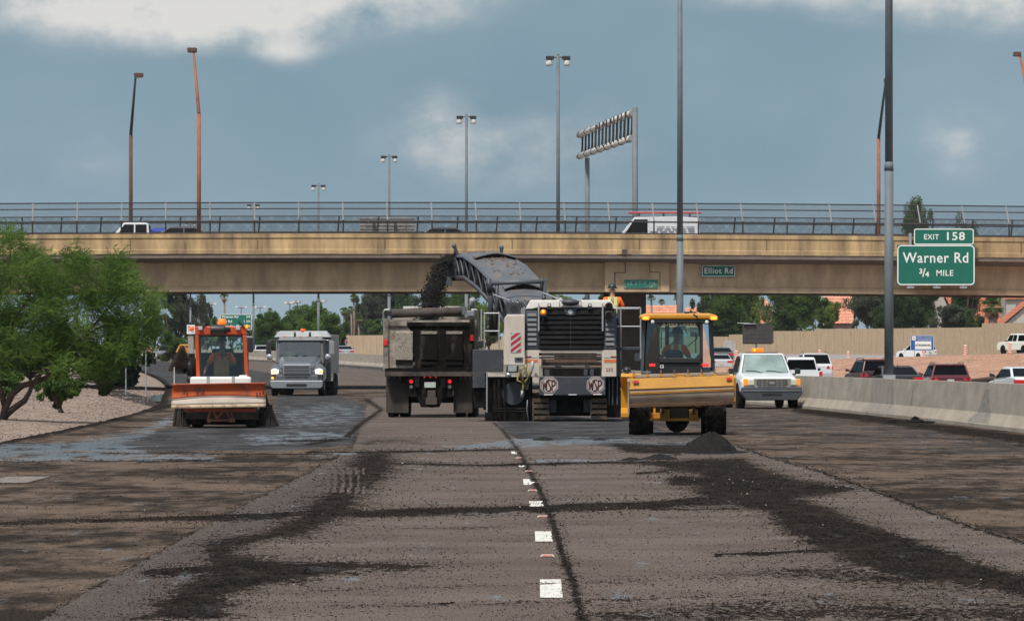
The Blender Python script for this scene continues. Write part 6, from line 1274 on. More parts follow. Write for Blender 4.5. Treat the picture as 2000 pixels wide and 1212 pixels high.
# ================= dump truck seen from behind, being loaded
M_BEDP = mat('bed_cream', (.33, .29, .24), rough=.7, var=.12, dirt=(.028, .022, .018), damt=.42, dscale=1.4, dhard=.25); M_BEDT = mat('tailgate_dirty', (.38, .32, .26), rough=.8, var=.25, scale=2, dirt=(.07, .055, .045), damt=.36, dscale=1.6, dhard=.3, bump=.4, bscale=14)
M_BEDK = mat('tailgate_black', (.008, .007, .006), rough=.95, spec=.1, var=.5, scale=6, dirt=(.10, .08, .065), damt=.26, dscale=3, dstretch=(1, 1, .3), dhard=.2); M_BED2 = mat('bed_speckled', (.30, .27, .22), rough=.8, var=.2, scale=30, dirt=(.07, .055, .045), damt=.45, dscale=45, dhard=.1)
M_MUD = mat('mud_flap', (.028, .023, .019), rough=.9, var=.4, scale=2, dirt=(.065, .052, .042), damt=.4, dscale=1.5, dstretch=(1, 1, .3))
def dump_truck():
    d = 166.; s = FP/d; o = empty('dump_truck', (PX(840, d), d, 0), rz=radians(-1.2), label='dirty cream dump truck seen from behind receiving black millings', cat='truck'); X = lambda px: (px-840)/s; Z = lambda py: (815-py)/s
    bx0, bx1 = X(752), X(924); z0, z1 = Z(722), Z(625)
    # open box: floor, sides, front wall, load
    box = part('dump_body', M_BEDP, o, (bx0, bx0+.10, .06, 5.2, z0, z1), (bx1-.10, bx1, .06, 5.2, z0, z1), (bx0, bx1, 5.1, 5.2, z0, z1+.12), (bx0, bx1, .1, 5.2, z0, z0+.12), bevel=.012)
    m = MB()
    for sx, x in ((-1, bx0), (1, bx1)):
        for k in range(7): m.box(x-.05 if sx < 0 else x, x if sx < 0 else x+.05, .3+k*.75, .42+k*.75, z0, z1)
    m.build('side_ribs', M_BEDP, box)
    tg = part('tailgate', M_BEDT, o, (bx0+.02, bx1-.02, -.02, .05, z0+.05, z1), bevel=.01)
    MB().prism([(X(a), Z(b)) for a, b in ((799, 631), (796, 638), (802, 645), (797, 652), (804, 660), (800, 668), (806, 676), (801, 686), (808, 694), (803, 702), (811, 709), (806, 718), (921, 718), (921, 631))], 'y', -.027, -.02).build('tailgate_stain', M_BEDK, tg)
    part('tailgate_top_rail', M_BEDK, tg, (X(795), bx1-.02, -.09, -.02, Z(637), Z(629)), bevel=.015); part('tailgate_top_rail', M_BEDP, tg, (bx0+.02, X(795)-.003, -.09, -.02, Z(637), Z(627)), bevel=.015)
    for (a, b, mm, hl) in ((773, 806, M_BED2, False), (822, 854, M_BEDT, True), (871, 904, M_BEDT, True)):
        x0, x1 = X(a), X(b); y = -.03
        m = MB(); zA, zB = Z(705), Z(650); m.hexa([(x0, y, zA), (x1, y, zA), (x1, y+.01, zA), (x0, y+.01, zA), (x0, y, zB), (x1, y, zB), (x1, y+.01, zB), (x0, y+.01, zB)])
        m.hexa([(x0, y-.09, zA+.04), (x1, y-.09, zA+.04), (x1, y, zA), (x0, y, zA), (x0, y-.055, zB), (x1, y-.055, zB), (x1, y, zB+.05), (x0, y, zB+.05)]); m.build('raised_panel', mm if not hl else M_BEDK, tg)
        if hl: part('panel_lip', M_BED2, tg, (x0+.01, x1-.01, y-.085, y-.056, zB-.03, zB+.05))
        part('panel_shadow_gap', M_UNDER, tg, (x0, x1, y-.05, y-.001, zA-.10, zA-.003))
    part('corner_post', M_BEDP, o, (bx0-.05, bx0+.10, -.10, .10, z0-.02, z1+.03), bevel=.015); part('corner_post', M_BEDK, o, (bx1-.10, bx1+.03, -.10, .10, z0-.02, z1+.03), bevel=.015)
    part('rear_apron', mat('apron_brown', (.08, .06, .048), rough=.8, var=.3, dirt=(.02, .017, .015), damt=.5), o, (bx0, bx1, -.14, .1, Z(735), Z(721.5)), bevel=.015); part('rear_apron_edge', M_BEDK, o, (bx0, bx1, -.17, -.12, Z(722), Z(719)))
    for px, py in ((753.5, 668.5), (922, 660)): part('marker_lamp', mat('marker_red_dim', (.55, .015, .015), rough=.3, emit=.25) if px < 800 else M_RED, o, (X(px)-.05, X(px)+.05, -.14, -.10, Z(py)-.085, Z(py)+.085), bevel=.01)
    # rolled tarp with arms and the pale cab guard far in front
    m = MB(); m.cyl((X(765), .0, Z(612)), (X(902), .0, Z(608)), .13, n=14); m.build('rolled_tarp', mat('tarp_brown', (.09, .07, .06), rough=.9, var=.4, scale=3, dirt=(.02, .018, .016), damt=.4), o)
    for sx, x in ((-1, X(749)), (1, X(933))):
        m = MB(); m.tube([(x-sx*.18*1.0, -.02, Z(605)), (x-sx*.04, .0, Z(605)), (x, .1, Z(610)), (x, .4, Z(645)), (x-sx*.02, 1.6, Z(690))], .028, 7); m.build('tarp_arm', mat('arm_white', (.55, .54, .50), rough=.5), o)
        part('tarp_motor', M_BLKC if sx < 0 else M_CHROME, o, (x-sx*.10, x-sx*.30, -.06, .14, Z(617), Z(607)), bevel=.01)
    part('cab_guard', mat('guard_white', (.55, .55, .50), rough=.6, var=.08), o, (X(773), X(901), 5.2, 6.4, Z(603), Z(595)), (X(773), X(901), 5.2, 5.26, Z(612), Z(603)), bevel=.01)
    m = MB(); m.box(bx0+.1, bx1-.1, .1, 5.1, z0+.1, Z(660)); m.build('load', M_HEAP, o)
    # cab beyond, mirrors and stack
    part('cab', M_BEDP, o, (-1.05, 1.05, 6.3, 8.0, .8, 2.65), bevel=.06); part('hood', M_BEDP, o, (-.9, .9, 8.0, 9.6, .7, 1.7), bevel=.08)
    m = MB(); m.box(X(741), X(747), 6.0, 6.1, Z(667), Z(640)); m.build('mirror', M_BLKC, o, bevel=.02); m = MB(); m.tube([(X(749), 6.3, Z(640)), (X(743), 6.05, Z(640)), (X(743), 6.05, Z(670)), (X(749), 6.3, Z(690))], .02, 5); m.build('mirror_arm', M_CHROME, o)
    MB().tube([(X(911), 6.0, 1.0), (X(911), 6.0, Z(595)), (X(912), 5.7, Z(581))], .09, 12).build('exhaust_stack', M_GALV, o)
    part('warning_lamp_bar', M_UNDER, o, (X(786), X(888), -.02, .1, Z(744), Z(735)))
    part('frame', M_UNDER, o, (-.43, -.30, -.1, 8.5, .85, 1.25), (.30, .43, -.1, 8.5, .85, 1.25), (-.8, .8, .0, .2, Z(748), Z(733)))
    m = MB(); m.prism([(X(796), Z(735)), (X(886), Z(735)), (X(884), Z(775)), (X(866), Z(776)), (X(858), Z(795)), (X(822), Z(795)), (X(814), Z(776)), (X(798), Z(775))], 'y', .05, .12); m.build('rear_crossmember', M_UNDER, o, bevel=.02)
    part('hitch', mat('hitch_brown', (.07, .055, .045), rough=.8), o, (X(832), X(854), -.18, .05, Z(790), Z(776)), (X(835), X(851), -.12, .05, Z(776), Z(762)), bevel=.01)
    m = MB(); m.cyl((-1.0, 1.5, .5), (1.0, 1.5, .5), .10, n=12); m.sphere((0, 1.5, .50), .24, (1.2, 1, 1)); m.build('axle', M_UNDER, o)
    for px in (803, 878.5): MB().cyl((X(px), -.03, Z(744.5)), (X(px), .05, Z(744.5)), .055, n=16).build('brake_light', M_REDL, o); MB().cyl((X(px), -.03, Z(755)), (X(px), .05, Z(755)), .05, n=16).build('reverse_light', mat('dim_lens', (.12, .12, .11), rough=.3), o)
    for px in (829, 840.5, 851.5): MB().sphere((X(px), -.04, Z(736)), .024).build('id_lamp', M_REDL, o)
    part('licence_plate', M_PLAT, o, (X(829), X(851), -.06, -.045, Z(756.5), Z(746)))
    for a, b in ((753, 797), (885, 922)):
        part('mud_flap', M_MUD, o, (X(a), X(b), .30, .33, Z(806), Z(735))); 
        m = MB()
        for k in range(4): m.sphere((X(a)+(k+.5)*(X(b)-X(a))/4, .29, Z(738)), .018)
        m.build('flap_bolts', M_GALV, o)
    for a, b in ((754, 774), (777, 797)): wheel(o, (X(a)+X(b))/2, 1.0, .52, .27, -1); wheel(o, (X(a)+X(b))/2, 2.35, .52, .27, -1)
    for a, b in ((887, 907), (911, 931)): wheel(o, (X(a)+X(b))/2, 1.0, .52, .27, 1); wheel(o, (X(a)+X(b))/2, 2.35, .52, .27, 1)
    wheel(o, -1.0, 8.4, .52, .28, -1); wheel(o, 1.0, 8.4, .52, .28, 1)
dump_truck()
# falling millings
def stream():
    rng = np.random.default_rng(9); n = 15000; t = rng.random(n)**.8
    # path from the end of the belt over the lip and down into the bed
    P0 = np.array([PX(893, 170.5), 170.5, PZ(508, 170.5)]); P1 = np.array([PX(858, 169.6), 169.6, PZ(497, 169.6)]); P2 = np.array([PX(850, 169), 169.0, PZ(555, 169)]); P3 = np.array([PX(834, 168.8), 168.8, PZ(628, 168.8)])
    T = t[:, None]; C = (1-T)**3*P0+3*(1-T)**2*T*P1+3*(1-T)*T**2*P2+T**3*P3
    w = .06+.24*t; a = rng.standard_normal((n, 3)); V0 = C+a*np.stack([w*.60, w*.8, .05+.10*t], 1)
    s = .007+.022*rng.random(n)**2.5; base = np.array([(1, 0, 0), (0, 1, 0), (-1, 0, 0), (0, -1, 0), (0, 0, 1), (0, 0, -1)], float); f = np.array([(0, 1, 4), (1, 2, 4), (2, 3, 4), (3, 0, 4), (1, 0, 5), (2, 1, 5), (3, 2, 5), (0, 3, 5)])
    V = (base[None]*(1+rng.uniform(-.5, .6, (n, 6, 3)))*s[:, None, None]+V0[:, None]).reshape(-1, 3); F = (f[None]+(np.arange(n)*6)[:, None, None]).reshape(-1, 3)
    m = MB(); rg = []                                  # the dense core of the stream
    pts = []; rr = []
    for k in range(22):
        q = k/21; c = (1-q)**3*P0+3*(1-q)**2*q*P1+3*(1-q)*q**2*P2+q**3*P3; pts.append(Vector(c)+Vector(rng.standard_normal(3)*.03)); rr.append((.07+.15*q)*(1+.3*rng.standard_normal()*.5))
    m.tube(pts, rr, 10); m.build('x', M_CHIP); core = bpy.data.objects[-1] if False else [ob for ob in COL.objects if ob.name == 'x'][0]
    cv = np.array([v.co for v in core.data.vertices]); cf = [list(p.vertices) for p in core.data.polygons]; bpy.data.objects.remove(core)
    mb = MB(); mb.v = [tuple(v) for v in V]; mb.f = [tuple(int(i) for i in q) for q in F]; mb.m = [0]*len(mb.f); mb.sm = [False]*len(mb.f); mb.add([tuple(v) for v in cv], cf)
    me = bpy.data.meshes.new('falling_millings'); me.from_pydata(mb.v, [], mb.f); me.materials.append(mat('falling_black', (.010, .009, .008), rough=.95, var=.6, scale=12)); ob = bpy.data.objects.new('falling_millings', me); COL.objects.link(ob); tag(ob, 'black stream of asphalt millings pouring from the conveyor into the truck', 'millings', kind='stuff')
stream()

# ================= cold milling machine
M_CREAM = mat('cream_paint', (.55, .49, .41), rough=.45, var=.05, dirt=(.40, .35, .29), damt=.34, dscale=3, dstretch=(1, 1, .3), dhard=.4); M_HOODW = mat('hood_white', (.72, .69, .64), rough=.4, var=.04); M_DGR = mat('machine_grey', (.036, .041, .050), rough=.5, var=.15, scale=2, dirt=(.07, .062, .058), damt=.28, dscale=4); M_DGR2 = mat('louvre_grey', (.075, .083, .095), rough=.5, var=.1)
M_TRK = mat('track_brown', (.105, .075, .05), rough=.85, var=.35, scale=5, dirt=(.02, .018, .016), damt=.45, dscale=4); M_GB = mat('grille_brown', (.15, .12, .10), rough=.7, var=.3, scale=4, dirt=(.04, .03, .027), damt=.4, dscale=4, dstretch=(.3, 1, 1)); M_ORS = mat('stripe_orange', (.62, .15, .04), rough=.5); M_HOSE = mat('hose_yellow', (.28, .22, .06), rough=.7, var=.5, scale=6); M_WRED = mat('warning_red', (.42, .02, .03), rough=.5)
M_BELTC = mat('conveyor_cover', (.085, .093, .103), rough=.6, var=.14, scale=1.5, dirt=(.17, .115, .08), damt=.34, dscale=3.0, dhard=.15); M_OXR = mat('oxide_red', (.20, .05, .03), rough=.8, dirt=(.05, .04, .035), damt=.5)
def milling():
    d = 156.; s = FP/d; o = empty('milling_machine', (PX(1110, d), d, 0), label='cream and dark grey cold milling machine seen from behind with raised conveyor', cat='milling machine'); X = lambda px: (px-1110)/s; Z = lambda py: (822-py)/s
    B = lambda a, b, t, u, y0, y1: (X(a), X(b), y0, y1, Z(u), Z(t))
    # engine housing
    m = MB(); m.prism([(X(1026), Z(683)), (X(1026), Z(604)), (X(1036), Z(588)), (X(1192), Z(588)), (X(1204), Z(606)), (X(1204), Z(683))], 'y', .10, 4.2); m.build('engine_housing', M_DGR, o, bevel=.02)
    m = MB(); m.prism([(X(1026.5), Z(603)), (X(1036), Z(585.5)), (X(1193), Z(585.5)), (X(1203), Z(603)), (X(1198), Z(603)), (X(1190), Z(600)), (X(1052), Z(600)), (X(1038), Z(603))], 'y', .03, 4.3); m.build('hood', M_HOODW, o, bevel=.02)
    part('radiator_opening', M_UNDER, o, B(1053, 1178, 603, 681, .03, .1)); g = MB()
    for k in range(8):
        z = Z(677-k*9.6); g.hexa([(X(1054), -.02, z-.045), (X(1177), -.02, z-.045), (X(1177), .03, z-.02), (X(1054), .03, z-.02), (X(1054), .005, z+.03), (X(1177), .005, z+.03), (X(1177), .03, z+.045), (X(1054), .03, z+.045)])
    g.build('radiator_grille', mat('grille_black', (.007, .007, .008), rough=.8, spec=.15, dirt=(.03, .026, .022), damt=.3, dscale=5, dstretch=(.4, 1, 2)), o)
    part('grille_divider', M_DGR, o, (X(1114.5)-.006, X(1114.5)+.006, -.03, -.02, Z(680), Z(612)))
    for a, b in ((1028, 1050), (1181, 1202)):
        part('louvre_panel', M_DGR2, o, B(a, b, 606, 681, .06, .11), bevel=.008); m = MB()
        for k in range(7): z = Z(674-k*9.5); m.hexa([(X(a)+.03, .02, z), (X(b)-.03, .02, z), (X(b)-.03, .06, z-.01), (X(a)+.03, .06, z-.01), (X(a)+.03, .05, z+.07), (X(b)-.03, .05, z+.07), (X(b)-.03, .06, z+.08), (X(a)+.03, .06, z+.08)])
        m.build('louvre_slats', M_DGR2, o)
    for px in (1052, 1177): part('hood_strut', mat('strut_grey', (.34, .36, .36), rough=.5, metal=.3), o, (X(px)-.02, X(px)+.02, -.06, .0, Z(646), Z(592)))
    m = MB(); m.prism([(X(1101), Z(603)), (X(1127), Z(603)), (X(1122), Z(615)), (X(1106), Z(615))], 'y', -.03, .0); e = m.build('emblem_plate', M_DGR, o)
    m = MB(); m.smooth = False; cx, cz = X(1114), Z(609)
    for k in range(8): a = k*pi/4; m.hexa([(cx+.035*cos(a-.25), -.045, cz+.035*sin(a-.25)), (cx+.075*cos(a-.12), -.045, cz+.075*sin(a-.12)), (cx+.075*cos(a+.12), -.045, cz+.075*sin(a+.12)), (cx+.035*cos(a+.25), -.045, cz+.035*sin(a+.25)), (cx+.035*cos(a-.25), -.035, cz+.035*sin(a-.25)), (cx+.075*cos(a-.12), -.035, cz+.075*sin(a-.12)), (cx+.075*cos(a+.12), -.035, cz+.075*sin(a+.12)), (cx+.035*cos(a+.25), -.035, cz+.035*sin(a+.25))])
    m.lathe([(.03, -.042), (.055, -.042), (.055, -.034), (.03, -.034)], (cx, 0, cz), 'y', 16); m.build('gear_emblem', M_REFL, e)
    m = MB(); m.sphere((X(1114), -.05, Z(590)), .21, (1.15, .6, .42)); m.build('camera_dome', M_DGR, o)
    m = MB(); m.tube([(X(1093), -.03, Z(598)), (X(1093), -.06, Z(587)), (X(1135), -.06, Z(587)), (X(1135), -.03, Z(598))], .012, 5); m.build('dome_guard', M_BLKC, o)
    for px in (1073, 1152): m = MB(); m.tube([(X(px)-.035, -.05, Z(598)), (X(px)-.035, -.05, Z(593)), (X(px)+.035, -.05, Z(593)), (X(px)+.035, -.05, Z(598))], .012, 5); m.box(X(px)-.055, X(px)+.055, -.08, .0, Z(603), Z(597)); m.build('hood_latch', M_BLKC, o)
    b = MB(); b.lathe([(.075, 0), (.075, .07), (.06, .12), (.001, .14)], (X(1061), -.14, Z(614)), 'z', 16); b = b.build('beacon', M_AMB, o); MB().sphere((X(1061), -.22, Z(609)), .035).build('lit_lamp', M_AMBL, b); part('beacon_bracket', M_BLKC, o, (X(1061)-.07, X(1061)+.07, -.22, .0, Z(617), Z(614)), (X(1061)-.02, X(1061)+.01, -.1, -.05, Z(630), Z(617)))
    for py in (597.5, 614.5):
        m = MB(); m.lathe([(.062, .02), (.062, -.10), (.105, -.12), (.105, .10), (.001, .10)], (X(1189), -.08, Z(py)), 'y', 20); m.lathe([(.105, -.12), (.105, .15), (.10, .15)], (X(1189), -.08, Z(py)), 'y', 20); m.build('exhaust_outlet', mat('exhaust_rust', (.10, .075, .06), rough=.6, metal=.3), o)
        MB().cyl((X(1189), -.225, Z(py)), (X(1189), -.205, Z(py)), .088, n=18).build('exhaust_mouth', M_UNDER, o)
    # cream belly panel with brown grille
    part('rear_panel', M_CREAM, o, B(1026, 1053, 683.3, 735, .02, .7), B(1175, 1204, 683.3, 735, .02, .7), B(1053.2, 1174.8, 683.3, 689, .03, .7), bevel=.012)
    gb = MB()
    for k in range(6): z = Z(690+k*5); gb.hexa([(X(1057), -.01, z-.06), (X(1174), -.01, z-.06), (X(1174), .03, z-.06), (X(1057), .03, z-.06), (X(1057), -.035, z-.005), (X(1174), -.035, z-.005), (X(1174), .03, z-.005), (X(1057), .03, z-.005)])
    gb.build('lower_grille', M_GB, o); part('grille_stripe', mat('dull_orange', (.10, .055, .04), rough=.8, var=.3, scale=5), o, (X(1066), X(1166), -.041, -.034, Z(707), Z(702)))
    part('grille_handles', M_BLKC, o, (X(1059), X(1066), -.05, -.034, Z(705.5), Z(700.5)), (X(1165), X(1172), -.05, -.034, Z(703), Z(699)))
    for a, b_ in ((1026.5, 1050), (1180, 1203.5)): part('orange_stripe', M_ORS, o, (X(a), X(b_), .010, .018, Z(707), Z(701.5))); part('maroon_stripe', mat('stripe_maroon', (.22, .02, .03)), o, (X(a) if a < 1100 else X(1193), X(1038) if a < 1100 else X(b_), .010, .018, Z(698), Z(695))); part('pale_stripe', M_REFL, o, (X(1039) if a < 1100 else X(a), X(b_) if a < 1100 else X(1192), .010, .018, Z(698), Z(695)))
    join_text([text_mesh('250', .13, o, mat('model_red', (.35, .12, .10)), (X(1190), .008, Z(721)))], 'lettering')
    part('tool_shelf', M_UNDER, o, B(1060, 1174, 719, 734, .0, .5), bevel=.01); part('shelf_boxes', M_DGR, o, B(1063, 1073, 722, 733, -.06, .0), B(1140, 1148, 721, 733, -.06, .0), B(1152, 1160, 721, 733, -.06, .0), bevel=.01)
    # counterweight with the two octagon badges
    cw = part('counterweight', M_DGR, o, B(1053, 1182, 734.5, 771, -.45, .05), bevel=.015)
    M_LOGO = mat('badge_white', (.42, .37, .35), rough=.5); M_LOGR = mat('badge_maroon', (.075, .018, .018), rough=.5)
    for px in (1072.5, 1162.5):
        cx, cz = X(px), Z(751.5); oc = lambda r: [(cx+r*cos(pi/8+k*pi/4), cz+r*sin(pi/8+k*pi/4)) for k in range(8)]
        bd = MB().prism(oc(.248), 'y', -.456, -.451).build('octagon_badge', M_LOGO, cw); MB().prism(oc(.225), 'y', -.461, -.457).build('octagon_ring', M_LOGR, bd); MB().prism(oc(.207), 'y', -.466, -.462).build('octagon_face', M_LOGO, bd)
        m = MB(); y0, y1 = -.472, -.467
        def stroke(pts, w=.017):
            for (a, b2) in zip(pts[:-1], pts[1:]):
                ax, az = cx+a[0], cz+a[1]; bx, bz = cx+b2[0], cz+b2[1]; L_ = math.hypot(bx-ax, bz-az); nx, nz = -(bz-az)/L_*w, (bx-ax)/L_*w; ex, ez = (bx-ax)/L_*w, (bz-az)/L_*w
                m.hexa([(ax-nx-ex, y0, az-nz-ez), (bx-nx+ex, y0, bz-nz+ez), (bx+nx+ex, y0, bz+nz+ez), (ax+nx-ex, y0, az+nz-ez), (ax-nx-ex, y1, az-nz-ez), (bx-nx+ex, y1, bz-nz+ez), (bx+nx+ex, y1, bz+nz+ez), (ax+nx-ex, y1, az+nz-ez)])
        stroke([(-.165, .075), (-.145, -.09), (-.110, .05), (-.080, -.12), (-.060, .12)]); stroke([(.035, .135), (-.015, .135), (-.035, .095), (.035, -.06), (.035, -.11), (.01, -.15), (-.045, -.15)]); stroke([(.075, -.14), (.075, .11), (.115, .12), (.155, .075), (.155, .02), (.115, -.02), (.08, -.02)])
        m.build('badge_letters', M_LOGR, bd)
    part('warning_stickers', M_SW, cw, (X(1062), X(1079), -.457, -.451, Z(770.5), Z(769)), (X(1110), X(1126), -.457, -.451, Z(770.5), Z(769)), (X(1158), X(1175), -.457, -.451, Z(770), Z(768.5)))
    # left column with warning stripes
    m = MB(); m.prism([(X(984), Z(713)), (X(985), Z(622)), (X(989), Z(615)), (X(1025), Z(615)), (X(1025), Z(713))], 'y', -.15, 2.4); m.build('side_tank', M_CREAM, o, bevel=.02); part('tank_side_stripe', M_ORS, o, (X(983.2), X(985.5), -.1, .3, Z(708), Z(699)))
    part('tank_lid', M_HOODW, o, (X(990), X(1024), -.14, 2.3, Z(615), Z(613.5)))
    m = MB(); m.prism(rrect(X(997), X(1017.5), Z(688), Z(648), .05), 'y', -.162, -.151); wp = m.build('warning_plate', M_REFL, o)
    import itertools
    x0, x1, zlo, zhi = X(997), X(1017.5), Z(688), Z(648); h = zhi-zlo
    for k in range(-1, 4):            # red diagonals clipped to the plate
        za = zlo+k*h*.30; poly = [(x0, za), (x1, za+h*.36), (x1, za+h*.36+h*.16), (x0, za+h*.16)]
        def clip(P, zc, keep_above):
            R = []
            for i in range(len(P)):
                a, b2 = P[i], P[(i+1) % len(P)]; ia = (a[1] >= zc) == keep_above or a[1] == zc; ib = (b2[1] >= zc) == keep_above or b2[1] == zc
                if ia: R.append(a)
                if ia != ib: t = (zc-a[1])/(b2[1]-a[1]); R.append((a[0]+t*(b2[0]-a[0]), zc))
            return R
        poly = clip(clip(poly, zlo+.02, True), zhi-.02, False) if poly else poly
        if len(poly) >= 3: MB().prism([(min(max(p[0], x0+.008), x1-.008), p[1]) for p in poly], 'y', -.17, -.163).build('red_stripe', M_WRED, wp)
    part('tank_latch', M_DGR2, o, B(1005, 1021, 697, 705, -.18, -.15), bevel=.005); part('tank_latch_hole', M_BLKC, o, B(1009, 1019, 699, 703, -.185, -.181))
    sb = part('speaker_box', M_DGR, o, B(988, 1017, 590, 614, .0, .4), bevel=.01); MB().cyl((X(1004), -.012, Z(603)), (X(1004), .0, Z(603)), .10, n=20).build('speaker_ring', M_BLKC, sb)
    part('work_light_panel', mat('lamp_array', (.30, .33, .34), rough=.25, var=.4, scale=25), o, B(992, 1009, 714, 725, -.25, -.1), bevel=.01); part('work_light_body', M_BLKC, o, B(989, 1013, 713, 727, -.2, .1), bevel=.02); MB().sphere((X(993), -.2, Z(732)), .08).build('work_light', M_CHROME, o)
    # left step box and side plate
    part('step_box', M_DGR, o, B(923, 983, 682, 726, .1, 2.0), B(923, 948, 726, 757, .1, 2.0), bevel=.012); m = MB()
    for px, py in ((944, 686), (938, 738), (944, 742), (933, 744), (939, 748), (932, 735), (946, 729)): m.cyl((X(px), .085, Z(py)), (X(px), .1, Z(py)), .012, n=8)
    m.build('bolts', M_BLKC, o); part('side_frame', M_UNDER, o, B(925, 944, 757, 796, .3, 1.8), B(944, 950, 727, 800, .2, .4))
    m = MB()
    for a, b in (((954, 738), (954, 822)), ((974, 740), (974, 815)), ((962, 798), (1038, 798)), ((962, 803), (1038, 803)), ((966, 742), (966, 800)), ((985, 740), (985, 820))): m.cyl((X(a[0]), .15, Z(a[1])), (X(b[0]), .15, Z(b[1])), .028, n=6)
    m.build('drum_guard_frame', M_UNDER, o); part('side_plate', M_UNDER, o, B(951, 1040, 736, 822, .35, 4.2)); MB().cyl((X(1003), .26, Z(768)), (X(1003), .35, Z(768)), .30, n=24).build('drum_cover', M_DGR, o)
    MB().cyl((X(951), .05, Z(725)), (X(951), .05, Z(823)), .02, n=5).build('edge_rod', M_GALV, o); part('skid', M_UNDER, o, B(947, 962, 805, 822, .0, 3))
    # handrail on the left steps
    m = MB(); 
    for a, b in (((940, 603), (940, 682)), ((946, 612), (946, 682)), ((945, 611), (975, 611)), ((945, 646), (975, 646)), ((975, 611), (975, 682))): m.cyl((X(a[0]), .5, Z(a[1])), (X(b[0]), .5, Z(b[1])), .022, n=6)
    m.build('handrail', M_GALV, o); part('rail_lamp', M_BLKC, o, B(930, 943, 664, 678, .4, .6), bevel=.02); MB().cyl((X(936), .5, Z(664)), (X(936), .5, Z(657)), .015, n=5).build('rail_lamp_stem', M_GALV, o)
    # tracks
    for a, b in ((1040, 1073), (1154, 1185)):
        m = MB(); prof = [(.1, .0), (1.5, .0), (1.85, .15), (1.95, .42), (1.8, .62), (.0, .62), (-.2, .45), (-.18, .18)]; m.prism([(y, z) for y, z in prof], 'x', X(a)+.03, X(b)-.03); tb = m.build('track', M_UNDER, o, bevel=.03); m = MB()
        for k in range(4): z = .05+k*.15; y = -.22+abs(k-1.8)*.03; m.hexa([(X(a), y, z), (X(b), y, z), (X(b), y+.1, z), (X(a), y+.1, z), (X(a), y-.02, z+.10), (X(b), y-.02, z+.10), (X(b), y+.1, z+.10), (X(a), y+.1, z+.10)])
        for k in range(8): y = 0.05+k*.2; m.box(X(a), X(b), y, y+.14, -.0, .03)
        m.build('track_pads', M_TRK, tb)
    part('undercarriage', M_UNDER, o, B(1073, 1154, 771, 812, .5, 4.5), B(1040, 1185, 768, 780, .0, 4.5)); part('track_frame', M_DGR, o, B(1073, 1087, 775, 805, .1, .4), B(1140, 1154, 775, 805, .1, .4), bevel=.02)
    part('lower_right_frame', M_UNDER, o, B(1185, 1213, 735, 815, .4, 4.0), bevel=.02); m = MB(); 
    for px in (1190, 1197, 1206): m.cyl((X(px), .35, Z(737)), (X(px), .35, Z(790)), .02, n=6)
    m.build('hydraulic_lines', M_DGR2, o)
    # hoses hanging
    hs = [[(1040, 704), (1040, 716), (1034, 730), (1030, 745), (1028, 760)], [(1020, 716), (1012, 735), (1010, 742), (1022, 748), (1034, 735), (1030, 718)], [(1028, 712), (1020, 735), (1022, 755), (1020, 765)], [(1024, 716), (1032, 738), (1026, 758), (1034, 742)], [(1016, 720), (1018, 742), (1030, 748), (1038, 725)]]
    for k, p in enumerate(hs): MB().tube([(X(a), -.2-.03*k, Z(b)) for a, b in p], .028 if k else .045, 7).build('hose', (M_GALV, M_HOSE, M_HOSE, mat('hose_green', (.07, .075, .04), rough=.7), M_BLKC)[k], o)
    MB().cyl((X(1020), -.28, Z(762)), (X(1019), -.28, Z(775)), .035, n=8).build('hose_end', M_GALV, o)
    MB().tube([(X(1030), -.1, Z(780)), (X(1029), -.1, Z(800)), (X(1032), -.1, Z(820))], .010, 5).build('chain', M_GALV, o)
    # right platform, posts and rails
    m = MB()
    for a, b, y in (((1207, 600.5), (1252, 600.5), .5), ((1205, 637), (1252, 637), .5), ((1205, 601), (1252, 601), 2.6)): m.cyl((X(a[0]), y, Z(a[1])), (X(b[0]), y, Z(b[1])), .02, n=6)
    for px in (1213, 1252): m.cyl((X(px), .5, Z(601)), (X(px), .5, Z(700)), .022, n=6)
    m.build('platform_rail', M_GALV, o); part('ladder_frame', M_DGR, o, B(1207, 1213, 603, 700, .5, .8), B(1205, 1250, 677, 683, .45, 2.6), B(1205, 1215, 700, 735, .4, .8), B(1240, 1252, 684, 705, .5, .8), bevel=.01)
    part('operator_platform', M_DGR, o, (X(1060), X(1215), 2.6, 5.2, 1.45, 1.52)); part('operator_console', M_DGR, o, (X(1085), X(1170), 4.3, 4.9, 1.5, 2.6), bevel=.04)
    # --- folding conveyor
    cv = empty('conveyor', (0, 0, 0)); cv.parent = o
    W_ = lambda px, py, dd: Vector((PX(px, dd)-PX(1110, d), dd-d, PZ(py, dd)))
    pts = [W_(1058, 665, 160), W_(1033, 600, 163), W_(1005, 558, 165.3), W_(978, 530, 167.2), W_(952, 512.5, 169.2), W_(935, 512, 170.2)]
    ax = [(pts[min(i+1, 5)]-pts[max(i-1, 0)]).normalized() for i in range(6)]; sd_ = Vector((1, .12, 0)).normalized(); hw = [.62, .64, .68, .68, .66, .64]
    def sect(i, top, bot, w=1.0, arch=.10):
        u = ax[i]; n = sd_.cross(u).normalized(); n = n if n.z > 0 else -n; c = pts[i]; h = hw[i]*w
        return [c-sd_*h+n*bot, c-sd_*h+n*top, c-sd_*h*.55+n*(top+arch*.8), c+n*(top+arch), c+sd_*h*.55+n*(top+arch*.8), c+sd_*h+n*top, c+sd_*h+n*bot]
    m = MB(); m.loft([sect(i, .20, .12) for i in range(6)]); m.build('belt_cover', M_BELTC, cv, bevel=.01)
